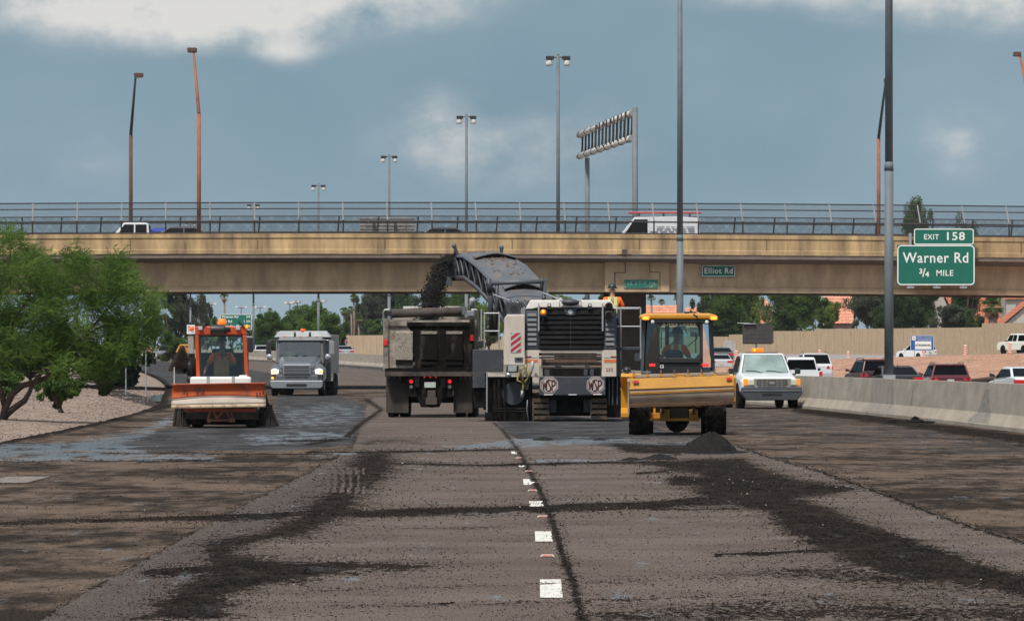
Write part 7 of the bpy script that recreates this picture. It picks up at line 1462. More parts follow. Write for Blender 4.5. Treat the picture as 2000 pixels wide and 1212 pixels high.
    for i, am in ((1, .16), (3, .13)):      # raised flap edges with dark gap
        u = ax[i]; n = sd_.cross(u).normalized(); n = n if n.z > 0 else -n; c = pts[i].lerp(pts[i+1], .35); m = MB(); V1 = []; 
        for t in np.linspace(-1, 1, 11): V1.append(c+sd_*hw[i]*.85*float(t)+n*(.29+am*(1-abs(t)**1.5)))
        for a, b in zip(V1[:-1], V1[1:]): m.hexa([a, b, b+u*.55-n*.05, a+u*.55-n*.05, a+n*.025, b+n*.025, b+u*.55-n*.02, a+u*.55-n*.02])
        m.build('cover_flap', M_BELTC, cv); m = MB()
        for a, b in zip(V1[:-1], V1[1:]): m.quad(a+u*.03, b+u*.03, b+u*.03-n*(b-c).dot(n)*.55, a+u*.03-n*(a-c).dot(n)*.55)
        m.build('flap_gap', M_UNDER, cv)
    for sg in (-1, 1):                      # side trusses
        m = MB(); up, dn = [], []
        for i in range(6):
            u = ax[i]; n = sd_.cross(u).normalized(); n = n if n.z > 0 else -n; c = pts[i]+sd_*hw[i]*sg*1.02; up.append(c+n*.15); dn.append(c-n*.42)
        m.tube(up, .045, 6); m.tube(dn, .05, 6); m.build('side_rail', M_DGR2, cv); m = MB()
        for i in range(5):
            for t in (0, .5): a, b = up[i].lerp(up[i+1], t), dn[i].lerp(dn[i+1], t); m.cyl(a, b, .028, n=5); m.cyl(b, up[i].lerp(up[i+1], t+.5), .024, n=5)
        m.build('side_lattice', M_DGR, cv); m = MB()
        for i in range(5): m.quad(up[i]-sd_*sg*.06, up[i+1]-sd_*sg*.06, dn[i+1]-sd_*sg*.06, dn[i]-sd_*sg*.06)
        m.build('side_skirt', M_UNDER, cv); m = MB(); q = [p-Vector((0, 0, .06)) for p in dn]; m.tube(q, .035, 5); m.build('belt_edge', M_OXR, cv)
    m = MB()
    for i in range(5):
        n = Vector((0, 0, 1)); a, b = pts[i]-sd_*hw[i]*.95-n*.36, pts[i+1]-sd_*hw[i]*.95-n*.36; c, e_ = pts[i+1]+sd_*hw[i]*.95-n*.36, pts[i]+sd_*hw[i]*.95-n*.36; m.hexa([a, b, c, e_, a-n*.04, b-n*.04, c-n*.04, e_-n*.04])
    m.build('belt', M_UNDER, cv)
    # head end: pulley brackets, struts, guide plates, lamps
    hb = W_(880, 530, 171.8); m = MB(); l5 = pts[5]-sd_*hw[5]
    for a, b, r in ((l5+Vector((0, 0, .1)), hb+Vector((0, 0, .12)), .04), (l5-Vector((0, 0, .30)), hb-Vector((0, 0, .15)), .05), (hb+Vector((0, 0, .12)), hb-Vector((0, 0, .25)), .06), (l5+Vector((0, 0, .28)), hb+Vector((.05, 0, .22)), .03), (l5+Vector((.1, 0, .0)), l5+Vector((-.05, 0, .42)), .05), (l5+Vector((-.05, 0, .42)), hb+Vector((.1, 0, .25)), .03)): m.cyl(a, b, r, n=7)
    m.build('head_frame', M_DGR, cv); p0 = hb+Vector((.0, .1, -.1)); MB().cyl(p0-sd_*.05, p0+sd_*1.2, .17, n=16).build('head_pulley', M_UNDER, cv)
    part('deflector', M_DGR2, cv, (hb.x-.14, hb.x+.05, hb.y-.2, hb.y+.2, hb.z-.42, hb.z+.02), bevel=.02); part('head_plate', M_DGR, cv, (l5.x-.24, l5.x+.02, l5.y-.1, l5.y+.4, l5.z-.42, l5.z+.12), bevel=.02)
    for p in (l5+Vector((-.07, 0, .47)), hb+Vector((.05, 0, .30)), hb+Vector((-.10, 0, .16)), pts[5]+sd_*(hw[5]+.02)+Vector((0, 0, .42))): MB().sphere(p, .07, (1, .8, 1.1), n=10, m=6).build('work_light', M_DGR2, cv)
    m = MB(); e5 = pts[5]+sd_*hw[5]; m.cyl(e5+Vector((0, 0, .1)), e5+Vector((.02, 0, .42)), .05, n=7); m.build('lamp_post', M_DGR, cv)
    # hoist yoke
    yl, yr = W_(953, 640, 163.2), W_(1070, 625, 163.2); tl, tr = W_(957, 553, 162.8), W_(1066, 549, 162.8); m = MB(); m.cyl(tl+Vector((-.12, 0, 0)), tr+Vector((.05, 0, 0)), .065, n=10); m.build('yoke_bar', M_DGR2, cv); m = MB(); m.cyl(W_(960, 655, 163), tl, .07, n=8); m.cyl(W_(968, 655, 163), tl+Vector((.2, 0, -.0)), .05, n=8); m.cyl(tl+Vector((-.04, 0, .12)), tl+Vector((0, 0, -.25)), .08, n=8); m.build('yoke_leg', M_DGR, cv); m = MB(); m.cyl(tr, W_(1062, 585, 161.5), .05, n=8); m.cyl(tr+Vector((-.1, 0, .10)), tr+Vector((-.12, 0, -.3)), .05, n=8); m.build('yoke_leg', M_DGR, cv)
    for a, b in ((W_(964, 575, 162.5), W_(1010, 592, 159.5)), (W_(1053, 569, 162.5), W_(1095, 585, 159.5))): MB().cyl(a, b, .022, n=6).build('guy_rod', M_GALV, cv); MB().sphere(b, .06).build('shackle', M_GALV, cv); MB().sphere(b+Vector((.12, 0, -.01)), .05).build('shackle', M_BLKC, cv)
    m = MB()
    for k in range(7): m.tube([W_(985+k*6, 598+(k % 3)*4, 158.5), W_(990+k*7, 588-(k % 2)*3, 158.6), W_(1000+k*7, 600, 158.6)], .018, 5)
    m.build('cable_bundle', M_BLKC, cv)
    m = MB()                                   # grit lying on the cover
    rr = random.Random(4)
    for k in range(120):
        i = rr.choice((2, 3, 3, 4)); t = rr.random(); p = pts[i].lerp(pts[i+1] if i < 5 else pts[i], t); n = Vector((0, -.3, 1)).normalized(); u = rr.uniform(-.75, .75); m.ico(p+sd_*hw[i]*u+n*(.245+.08*(1-u*u)), rr.uniform(.012, .03), (1.4, 1, .6), .3)
    m.build('grit', mat('tan_grit', (.20, .12, .075), rough=.9), cv)
milling()
d_ = 160.3
STAND = dict(pelvis=(0, 0, .95), chest=(0, 0, 1.30), neck=(0, .03, 1.48), head=(0.0, .05, 1.63), shL=(-.20, 0, 1.39), shR=(.20, 0, 1.39), elL=(-.29, .10, 1.13), elR=(.31, .06, 1.12), haL=(-.20, .32, 1.08), haR=(.24, .28, 1.02), knL=(-.1, .03, .50), knR=(.1, .03, .50), ftL=(-.11, 0, .07), ftR=(.11, 0, .07))
w_ = person((PX(1196, d_), d_, 1.86), 0, 'worker in orange hi-vis shirt and black hard hat standing on the milling machine platform', STAND); stripes_back(w_, 0, 0, 1.02, 1.46, -.155, w=.05); 
d_ = 162.; STAND2 = dict(STAND); w2 = person((PX(1229, d_), d_, .0), .3, 'crouching worker in orange hi-vis mostly hidden between milling machine and yellow tractor', dict(pelvis=(0, 0, .70), chest=(.04, .18, .98), neck=(.05, .28, 1.10), head=(.05, .36, 1.22), shL=(-.15, .2, 1.05), shR=(.24, .2, 1.05), elL=(-.22, .36, .82), elR=(.30, .38, .84), haL=(-.1, .55, .78), haR=(.2, .55, .78), knL=(-.12, .25, .42), knR=(.12, .25, .42), ftL=(-.12, .02, .07), ftR=(.12, .02, .07)), hatm=M_BLKC)

# ================= yellow tractor with box scraper
M_YEL = mat('tractor_yellow', (.53, .235, .012), rough=.42, var=.08, scale=3, coat=.2); M_YELD = mat('worn_yellow', (.46, .21, .016), rough=.6, var=.12, dirt=(.14, .08, .04), damt=.24, dscale=3); M_WORN = mat('worn_steel', (.36, .29, .225), rough=.7, var=.2, scale=3, dirt=(.20, .11, .06), damt=.38, dscale=2.5, dstretch=(.25, 1, 1.6), dhard=.3); M_EDGE = mat('cutting_edge', (.21, .125, .07), rough=.7, var=.3, scale=3, dirt=(.10, .06, .04), damt=.4, dscale=3)
def tractor():
    d = 128.; s = FP/d; o = empty('tractor', (PX(1322, d), d, 0), rz=radians(-1.5), label='yellow tractor with box scraper and lit amber roof lamps seen from behind', cat='tractor'); X = lambda px: (px-1322)/s; Z = lambda py: (840-py)/s
    B = lambda a, b, t, u, y0, y1: (X(a), X(b), y0, y1, Z(u), Z(t))
    # roof
    m = MB(); m.loft([[(X(1247), -.05, Z(612)), (X(1251), -.05, Z(605.5)), (X(1262), -.05, Z(603)), (X(1388), -.05, Z(603.5)), (X(1399), -.05, Z(606)), (X(1402), -.05, Z(612)), (X(1390), -.05, Z(614)), (X(1258), -.05, Z(614))], [(X(1249), 1.7, Z(612)), (X(1253), 1.7, Z(604)), (X(1262), 1.7, Z(601)), (X(1386), 1.7, Z(601)), (X(1395), 1.7, Z(605)), (X(1399), 1.7, Z(612)), (X(1390), 1.7, Z(614)), (X(1258), 1.7, Z(614))]]); m.build('roof', M_YEL, o, bevel=.03)
    part('roof_lining', M_BLKC, o, B(1266, 1384, 611, 622, -.02, 1.65), bevel=.02); part('beacon_base', M_BLKC, o, B(1336, 1346, 598.5, 603, .3, .45), bevel=.02)
    MB().tube([(X(1354), -.06, Z(604)), (X(1362), -.07, Z(609)), (X(1364), -.04, Z(620)), (X(1366), .0, Z(640))], .012, 5).build('cable', M_BLKC, o)
    for a, b in ((1253, 1270), (1386, 1402)): l = part('flasher', M_AMB, o, (X(a), X(b), -.16, -.02, Z(616), Z(608)), bevel=.025); c = (X(a)+X(b))/2; part('lit_lamp', M_AMBL, l, (c-.065, c+.06, -.175, -.161, Z(615), Z(609)))
    for px, py in ((1274.5, 619.5), (1380.5, 620)): wl = MB().cyl((X(px), -.08, Z(py)), (X(px), .02, Z(py)), .055, n=14).build('work_light', M_BLKC, o); MB().sphere((X(px), -.08, Z(py)), .042, (1, .4, 1)).build('lens', M_LENS, wl)
    # cab frame
    m = MB(); pf = lambda a, b, w, y0=.0, y1=.10: m.hexa([(X(a)-w, y0, Z(b[1])), (X(a)+w, y0, Z(b[1])), (X(a)+w, y1, Z(b[1])), (X(a)-w, y1, Z(b[1])), (X(b[0])-w, y0, Z(615)), (X(b[0])+w, y0, Z(615)), (X(b[0])+w, y1, Z(615)), (X(b[0])-w, y1, Z(615))])
    pf(1285.5, (1285, 722), .035); pf(1370, (1369.5, 722), .035); m.box(X(1283), X(1373), .0, .1, Z(699), Z(690)); m.box(X(1285), X(1371), .02, .08, Z(626), Z(614)); m.build('rear_frame', M_BLKC, o, bevel=.008)
    for a, b in ((1253.5, 1258.5), (1394.5, 1389)): MB().hexa([(X(a)-.03, .55, Z(716)), (X(a)+.03, .55, Z(716)), (X(a)+.03, .65, Z(716)), (X(a)-.03, .65, Z(716)), (X(b)-.03, .55, Z(615)), (X(b)+.03, .55, Z(615)), (X(b)+.03, .65, Z(615)), (X(b)-.03, .65, Z(615))]).build('cab_pillar', mat('pillar_grey', (.06, .075, .08), rough=.5), o)
    for a in (1266, 1303, 1388): part('cab_pillar', mat('pillar_grey', (.06, .075, .08), rough=.5), o, (X(a)-.045, X(a)+.045, 1.6, 1.68, Z(720), Z(615)))
    for tri in (((1288.5, 681), (1288.5, 690), (1298, 690)), ((1367, 681), (1367, 690), (1357, 690)), ((1288.5, 632), (1288.5, 626), (1293, 626)), ((1367, 632), (1367, 626), (1362, 626))): MB().prism([(X(p[0]), Z(p[1])) for p in tri], 'y', .01, .07).build('frame_gusset', M_BLKC, o)
    part('rear_window', G_CAB, o, (X(1288), X(1367), .035, .045, Z(691), Z(626))); part('front_window', glass('front_glass', (.55, .72, .69), .0), o, (X(1262), X(1386), 1.61, 1.62, Z(718), Z(616)))
    for a, b, c, e in ((1254, 1283.5, 1259, 1283), (1371.5, 1394, 1371.5, 1389)):
        m = MB(); m.hexa([(X(a), .60 if a < 1300 else .05, Z(716)), (X(b), .05 if a < 1300 else .60, Z(716)), (X(b), .06 if a < 1300 else .61, Z(716)), (X(a), .61 if a < 1300 else .06, Z(716)), (X(c), .60 if a < 1300 else .05, Z(617)), (X(e), .05 if a < 1300 else .60, Z(617)), (X(e), .06 if a < 1300 else .61, Z(617)), (X(c), .61 if a < 1300 else .06, Z(617))]); m.build('quarter_window', G_CAB2, o)
    text_mesh('JOHN DEERE', .135, o, mat('faded_decal', (.22, .22, .15), rough=.6), (X(1327), -.003, Z(623.5)), sx=.95, rot=(pi/2, 0, 0))
    part('fender', mat('fender_dark', (.035, .042, .045), rough=.45), o, B(1252, 1285, 715, 728, .0, 1.4), B(1371, 1398, 715, 728, .0, 1.4), bevel=.04)
    for a, b in ((1268, 1280), (1371, 1384)): part('tail_light', mat('lit_tail', (.85, .02, .03), emit=.35), o, B(a, b, 701, 706.5, -.09, -.01), bevel=.008)
    part('cab_lower', M_BLKC, o, B(1284, 1372, 699, 760, .05, .3), bevel=.02); part('warning_decal', M_SW, o, B(1289, 1296, 702.5, 709.5, .035, .045)); part('decal_mark', M_BLKC, o, B(1291, 1294, 704.5, 707.5, .028, .034))
    part('cab_floor', M_BLKC, o, (X(1256), X(1394), .3, 1.9, Z(735), Z(716))); m = MB(); m.hexa([(X(1303), .45, Z(716)), (X(1345), .45, Z(716)), (X(1345), .65, Z(716)), (X(1303), .65, Z(716)), (X(1300), .38, Z(674)), (X(1330), .38, Z(674)), (X(1330), .5, Z(674)), (X(1300), .5, Z(674))]); m.build('seat', mat('seat_dark', (.02, .03, .035), rough=.7), o, bevel=.05)
    MB().tube([(X(1361), .02, Z(640)), (X(1361), .02, Z(652)), (X(1343), .01, Z(667))], .010, 5).build('wiper', M_BLKC, o); MB().cyl((X(1359), -.01, Z(642)), (X(1359), -.01, Z(680)), .012, n=5).build('window_handle', M_BLKC, o); MB().cyl((X(1291.5), -.01, Z(640)), (X(1291.5), -.01, Z(672)), .012, n=5).build('window_strut', M_BLKC, o)
    # hood ahead
    part('engine_hood', M_YELD, o, (X(1278), X(1366), 1.9, 3.6, .8, Z(735)), bevel=.05)
    # box scraper
    sc = empty('box_scraper', (0, 0, 0)); sc.parent = o; y0 = -1.0
    dx = .012
    def SB(pts, ya, yb, m_, nm, bev=.006):
        m = MB(); m.prism([(X(a), Z(b)) for a, b in pts], 'y', ya, yb); return m.build(nm, m_, sc, bevel=bev)
    m = MB(); m.hexa([(X(1229), y0+.02, Z(751)), (X(1432), y0+.02, Z(744)), (X(1432), y0+.06, Z(744)), (X(1229), y0+.06, Z(751)), (X(1229), y0+.10, Z(730)), (X(1433), y0+.10, Z(723)), (X(1433), y0+.16, Z(723)), (X(1229), y0+.16, Z(730))]); m.build('back_plate_top', M_YELD, sc, bevel=.01)
    P = [(1230, 752, .02), (1335, 747, .02), (1432, 743.5, .02)]; Q = [(1232, 779, .12), (1335, 777, .12), (1434, 773.5, .12)]
    m = MB()                     # curved worn mouldboard in strips
    def row(f): return [(X(a[0]+(b[0]-a[0])*f), y0+.05-.09*sin(f*pi)*.6+f*.10, Z(a[1]+(b[1]-a[1])*f)) for a, b in zip(P, Q)]
    V = []; nr = 8
    for j in range(nr+1): V += row(j/nr)
    m.smooth = True; m.add(V, [(j*3+i, j*3+i+1, (j+1)*3+i+1, (j+1)*3+i) for j in range(nr) for i in range(2)]); m.build('mouldboard', M_WORN, sc)
    for k, f in enumerate((.22, .30)): m = MB(); r0 = row(f); m.tube([(p[0], p[1]-.012, p[2]) for p in r0], .008, 4); m.build('weld_line', M_YELD, sc)
    m = MB(); m.hexa([(X(1231), y0+.10, Z(786)), (X(1435), y0+.10, Z(780)), (X(1435), y0+.16, Z(780)), (X(1231), y0+.16, Z(786)), (X(1231), y0+.07, Z(778.5)), (X(1435), y0+.07, Z(773)), (X(1435), y0+.12, Z(773)), (X(1231), y0+.12, Z(778.5))]); m.build('cutting_edge', M_EDGE, sc, bevel=.006)
    for a, zt, zb, mm in ((1228, 729, 800, M_WORN), (1434.5, 722, 782, M_YELD)): m = MB(); m.prism([(y0+.0, Z(zt+6)), (y0+.15, Z(zt)), (y0+1.1, Z(zt+5)), (y0+1.15, Z(zb-12)), (y0+.9, Z(zb-4)), (y0+.1, Z(zb-4 if a > 1300 else zb))], 'x', X(a)-.02, X(a)+.02); m.build('end_plate', mm, sc, bevel=.008)
    m = MB(); m.hexa([(X(1240), y0+.25, Z(729)), (X(1425), y0+.25, Z(723)), (X(1425), y0+.45, Z(723)), (X(1240), y0+.45, Z(729)), (X(1240), y0+.25, Z(722)), (X(1423), y0+.25, Z(717)), (X(1423), y0+.45, Z(717)), (X(1240), y0+.45, Z(722))]); m.build('top_beam', M_WORN, sc, bevel=.01)
    for k in range(8):
        px = 1238.5+k*26.2; zt = 713.5-k*.35; m = MB(); m.hexa([(X(px)-.022, y0+.18, Z(zt+16)), (X(px)+.022, y0+.18, Z(zt+16)), (X(px)+.022, y0+.30, Z(zt+16)), (X(px)-.022, y0+.30, Z(zt+16)), (X(px)-.012, y0+.2, Z(zt)), (X(px)+.012, y0+.2, Z(zt)), (X(px)+.012, y0+.28, Z(zt)), (X(px)-.012, y0+.28, Z(zt))]); rs_ = m.build('ripper_shank', M_EDGE, sc, bevel=.005)
        part('shank_clamp', M_YEL, rs_, (X(px)-.035, X(px)+.035, y0+.17, y0+.20, Z(zt+13), Z(zt+9)))
    part('centre_bracket', M_YELD, sc, (X(1322), X(1336), y0+.15, y0+.2, Z(727), Z(720)), bevel=.01)
    for px, py in ((1242.5, 736), (1423, 730)): m = MB(); m.hexa([(X(px)-.055, y0+.012, Z(py)-.03), (X(px)+.055, y0+.012, Z(py)-.025), (X(px)+.055, y0+.03, Z(py)-.025), (X(px)-.055, y0+.03, Z(py)-.03), (X(px)-.055, y0+.03, Z(py)+.025), (X(px)+.055, y0+.03, Z(py)+.03), (X(px)+.055, y0+.06, Z(py)+.03), (X(px)-.055, y0+.06, Z(py)+.025)]); m.build('red_reflector', M_RED, sc)
    # axle, drawbar housings, wheels
    part('axle_housing', M_YELD, o, B(1270, 1290, 797, 808, .2, .9), B(1289, 1308, 790, 808, -.1, .9), B(1346, 1363, 790, 808, -.1, .9), B(1269, 1366, 808, 813, -.05, .5), bevel=.012); part('transmission', M_UNDER, o, B(1308, 1346, 788, 818, .1, 2.2), B(1280, 1400, 786, 806, .3, 1.0), bevel=.02); m = MB(); m.lathe([(.1, 0), (.22, .05), (.25, .12), (.22, .2)], (X(1322), .15, Z(813)), 'y', 14); m.build('belly_guard', M_UNDER, o)
    part('lift_arms', M_BLKC, o, B(1292, 1298, 745, 800, -.5, .2), B(1352, 1358, 745, 800, -.5, .2), bevel=.01)
    wheel(o, X(1247.5), .55, .60, .43, -1, lugs=True, rim=M_YELD); wheel(o, X(1398), .55, .60, .46, 1, lugs=True, rim=M_YELD); wheel(o, X(1262), 2.75, .42, .3, -1, lugs=True, rim=M_YELD); wheel(o, X(1384), 2.75, .42, .3, 1, lugs=True, rim=M_YELD)
    # front bucket beyond, seen at the left
    m = MB(); m.prism([(3.4, .35), (4.1, .30), (4.35, .55), (4.3, 1.0), (4.0, 1.28), (3.5, 1.32), (3.35, 1.25), (3.75, 1.0), (3.8, .55), (3.4, .45)], 'x', X(1213)-.03, X(1418)); m.build('front_bucket', M_YEL, o, bevel=.01)
    m = MB(); 
    for px in (1236, 1408): m.hexa([(X(px)-.07, 1.2, Z(735)), (X(px)+.07, 1.2, Z(735)), (X(px)+.07, 3.4, .8), (X(px)-.07, 3.4, .8), (X(px)-.07, 1.2, Z(725)), (X(px)+.07, 1.2, Z(725)), (X(px)+.07, 3.4, 1.0), (X(px)-.07, 3.4, 1.0)])
    m.build('loader_arms', M_YEL, o, bevel=.01)
tractor()
SITB = dict(pelvis=(0, 0, .12), chest=(0, .03, .46), neck=(.01, .05, .62), head=(.03, .06, .78), shL=(-.19, .04, .52), shR=(.19, .04, .52), elL=(-.27, .22, .36), elR=(.31, .14, .30), haL=(-.16, .42, .38), haR=(.42, .30, .16), knL=(-.15, .42, .15), knR=(.15, .42, .15), ftL=(-.15, .45, -.25), ftR=(.15, .45, -.25))
p_ = person((PX(1320, 128.55), 128.62, 1.36), 0, 'tractor operator in orange shirt and dark brimmed hard hat seen through the rear window', SITB); stripes_back(p_, 0, 0, .24, .60, -.15, w=.04)
text_mesh('CREW', .09, p_, M_REFL, (-.05, -.158, .42), bold=.004) if False else None

# ================= orange sweeper with plough blade
M_ORG = mat('sweeper_orange', (.47, .060, .008), rough=.45, var=.10, scale=3, dirt=(.20, .05, .02), damt=.3, dscale=2, coat=.2); M_ORB = mat('blade_orange', (.42, .075, .018), rough=.5, var=.14, scale=2, dirt=(.16, .05, .025), damt=.34, dscale=2.5); M_BST = mat('bristles', (.05, .033, .022), rough=.9, var=.4, scale=8)
M_WTANK = mat('water_tank', (.72, .71, .68), rough=.5, var=.03); M_BWORN = mat('blade_worn', (.36, .30, .25), rough=.6, var=.2, scale=2, dirt=(.15, .10, .07), damt=.3, dscale=3, dstretch=(.3, 1, 1))
def sweeper():
    d = 141.; s = FP/d; o = empty('road_sweeper', (PX(430, d), d, 0), rz=radians(2), label='orange cab road sweeper with plough blade and raised side broom facing the camera', cat='sweeper'); X = lambda px: (px-430)/s; Z = lambda py: (835-py)/s
    B = lambda a, b, t, u, y0, y1: (X(a), X(b), y0, y1, Z(u), Z(t))
    yb = -.9
    # curved blade
    sec = [(829-34.5, .0), (790, -.02), (783, .03), (774, .07), (762, .09), (752, .07), (748.5, .03)]
    m = MB(); m.smooth = True; R = []
    prof = [(797.5, -.02), (790, .02), (782, .07), (772, .10), (762, .10), (754, .06), (747.5, -.02)]
    def L_(f, yy, off=0): return [(X(337+f*0), 0, 0)]
    xl = lambda py: X(338.5-(py-748)*.05); xr = lambda py: X(519.5)
    def strip(p0, p1, m_, nm, n=6, wob=0):
        mm = MB(); mm.smooth = True; V = []; K = 24
        for j in range(n+1):
            for i in range(K+1):
                u = i/K; py = p0(u)+(p1(u)-p0(u))*j/n; y = np.interp(py, [747, 754, 762, 772, 782, 790, 798], [-.04, .05, .10, .10, .05, 0, -.03]); V.append((xl(py)+(xr(py)-xl(py))*u, yb+y, Z(py-3*u)))
        mm.add(V, [(j*(K+1)+i, j*(K+1)+i+1, (j+1)*(K+1)+i+1, (j+1)*(K+1)+i) for j in range(n) for i in range(K)]); b = mm.build(nm, m_, pl); sl = b.modifiers.new('thick', 'SOLIDIFY'); sl.thickness = .02; sl.offset = 1; return b
    pl = empty('plough', (0, 0, 0)); pl.parent = o
    wv = lambda u: 779-5.5*sin(pi*u)
    strip(lambda u: 750, wv, M_ORB, 'blade'); strip(wv, lambda u: wv(u)+3, mat('scuff_grey', (.15, .13, .12), rough=.6, var=.3), 'scuff_band', 1); strip(lambda u: wv(u)+3, lambda u: 790, M_BWORN, 'worn_band', 3); strip(lambda u: 790.3, lambda u: 797, mat('cutting_edge_tan', (.40, .31, .20), rough=.6, var=.15, dirt=(.2, .12, .08), damt=.3), 'cutting_edge', 2)
    m = MB()
    for k in range(8): u = (k+.5)/8; m.sphere((xl(793)+(xr(793)-xl(793))*u, yb-.03, Z(793-3*u)), .014)
    m.build('bolts', M_BLKC, pl); m = MB()
    for k, (a, b) in enumerate(((358, 754), (364, 757), (385, 756), (392, 758), (396, 756), (502, 766), (508, 765), (514, 763))): m.box(X(a)-.012, X(a)+.02, yb+.03, yb+.045, Z(b+7), Z(b))
    m.build('scratches', M_BLKC, pl)
    # push frame under the blade
    m = MB(); 
    for a, b in (((412, 800), (406, 820)), ((418, 800), (424, 816)), ((440, 798), (452, 818)), ((450, 798), (456, 820)), ((406, 820), (458, 820)), ((412, 801), (456, 800)), ((424, 815), (440, 800))): m.cyl((X(a[0]), yb+.3, Z(a[1])), (X(b[0]), yb+.3, Z(b[1])), .03, n=6)
    m.box(X(406), X(412), yb+.2, yb+.35, Z(824), Z(817)); m.box(X(449), X(459), yb+.2, yb+.35, Z(823), Z(816)); m.build('push_frame', mat('rusty_orange', (.30, .10, .05), rough=.8, dirt=(.08, .05, .04), damt=.4), pl)
    part('sweeping_brush', M_UNDER, o, B(352, 515, 806, 829, .75, 1.25)); part('lower_beam', M_ORG, o, B(360, 500, 797, 803, yb+.25, yb+.4)); part('chassis', M_UNDER, o, B(362, 505, 800, 818, -.2, 3.4), B(385, 480, 760, 800, .0, 3.4))
    # water tank
    tk = part('water_tank', M_WTANK, o, B(372, 491, 735, 760, -.45, .1), bevel=.05); part('tank_cap', M_WTANK, tk, B(467, 483, 732, 736, -.3, -.1), bevel=.02)
    for a in (407, 456): part('tank_strap', mat('strap_galv', (.33, .35, .35), rough=.5), tk, B(a-3, a+3, 734.3, 760, -.46, -.44))
    # cab
    cab = empty('cab', (0, 0, 0)); cab.parent = o
    part('roof_panel', M_ORG, cab, B(381, 481, 636.5, 654, .0, 1.4), bevel=.03)
    def pillar(a, b, w, y0, y1): m = MB(); m.hexa([(X(b)-w, y0, Z(738)), (X(b)+w, y0, Z(738)), (X(b)+w, y1, Z(738)), (X(b)-w, y1, Z(738)), (X(a)-w, y0, Z(654)), (X(a)+w, y0, Z(654)), (X(a)+w, y1, Z(654)), (X(a)-w, y1, Z(654))]); m.build('pillar', M_ORG, cab, bevel=.02)
    pillar(384.5, 387, .045, .0, .10); pillar(477.5, 482.5, .045, .0, .10); pillar(386, 388, .04, 1.3, 1.4); pillar(476, 480, .04, 1.3, 1.4)
    m = MB(); o_ = rrect(X(388), X(479), Z(740), Z(652), .02); i_ = rrect(X(393), X(474), Z(736), Z(657), .07); n = len(o_); m.add([(a, .03, b) for a, b in o_]+[(a, .03, b) for a, b in i_]+[(a, .06, b) for a, b in o_]+[(a, .06, b) for a, b in i_], [(k, (k+1) % n, n+(k+1) % n, n+k) for k in range(n)]+[(2*n+k, 3*n+k, 3*n+(k+1) % n, 2*n+(k+1) % n) for k in range(n)]+[(n+k, n+(k+1) % n, 3*n+(k+1) % n, 3*n+k) for k in range(n)]); m.build('windscreen_frame', M_BLKC, cab)
    part('windscreen', glass('sweeper_glass', (.86, .95, .94), .0), cab, (X(391), X(476), .042, .05, Z(738), Z(655)))
    part('rear_wall', M_UNDER, cab, B(388, 479, 688, 745, 1.33, 1.38)); part('cab_floor', M_UNDER, cab, B(386, 482, 739, 765, .0, 1.4)); part('side_wall', M_UNDER, cab, (X(386)-.02, X(386)+.0, .1, 1.35, Z(740), Z(690)), (X(481), X(481)+.02, .1, 1.35, Z(740), Z(690)))
    part('console', mat('console_orange', (.34, .13, .035), rough=.6, var=.15), cab, B(417, 448, 701, 740, .28, .5), bevel=.02); part('seat_back', M_UNDER, cab, B(412, 455, 680, 735, 1.15, 1.28), bevel=.05)
    m = MB(); c = Vector((X(434), .45, Z(692))); m.tube([c+Vector((.19*cos(t), .19*sin(t)*.5, .19*sin(t)*.8)) for t in np.linspace(0, 2*pi, 25)], .013, 6); m.cyl(c, c+Vector((0, -.12, -.2)), .02, n=6); m.cyl(c-Vector((.17, 0, 0)), c+Vector((.17, 0, 0)), .012, n=5); m.build('steering_wheel', M_BLKC, cab)
    m = MB()
    for a, b in (((412, 657), (400, 700)), ((427, 657), (418, 690)), ((455, 657), (470, 672)), ((450, 658), (466, 676))): m.cyl((X(a[0]), .10, Z(a[1])), (X(b[0]), .10, Z(b[1])), .008, n=4)
    m.build('cables', M_BLKC, cab)
    # roof kit: air cleaner, beacon, lamps
    MB().lathe([(.02, 0), (.115, .0), (.12, .03), (.12, .32), (.115, .35), (.06, .36), (.06, .48), (.02, .48)], (X(411), -.12, Z(643.5)), 'x', 18).build('air_cleaner', M_BLKC, o)
    bc = MB(); bc.lathe([(.095, 0), (.10, .03), (.095, .11), (.07, .14), (.001, .145)], (X(433.5), .2, Z(633.5)), 'z', 18); bc = bc.build('beacon', mat('beacon_orange', (.90, .22, .02), rough=.3, emit=.3), o); MB().cyl((X(434), .2, Z(638)), (X(434), .2, Z(632)), .06, n=10).build('beacon_stem', M_BLKC, bc)
    for px, py, mm in ((374.5, 641.5, mat('lamp_red_orange', (.85, .10, .03), rough=.3, emit=.3)), (482.5, 638, M_AMB)):
        l = MB().lathe([(.001, -.07), (.045, -.06), (.06, -.02), (.06, .03)], (X(px), -.02, Z(py)), 'y', 16).build('round_lamp', mm, o); 
        if px > 400: MB().sphere((X(px), -.10, Z(py)), .025).build('lit_lamp', M_AMBL, l)
    for px in (391.5, 465): part('work_light', mat('work_lamp', (.42, .45, .47), rough=.3), o, B(px-4, px+4, 637, 644, -.1, .0), bevel=.01)
    for a, b in (((394, 638), (401, 631)), ((466, 628), (476, 637))): MB().cyl((X(a[0]), -.02, Z(a[1])), (X(b[0]), -.02, Z(b[1])), .028, n=6).build('lamp_bracket', M_BLKC, o)
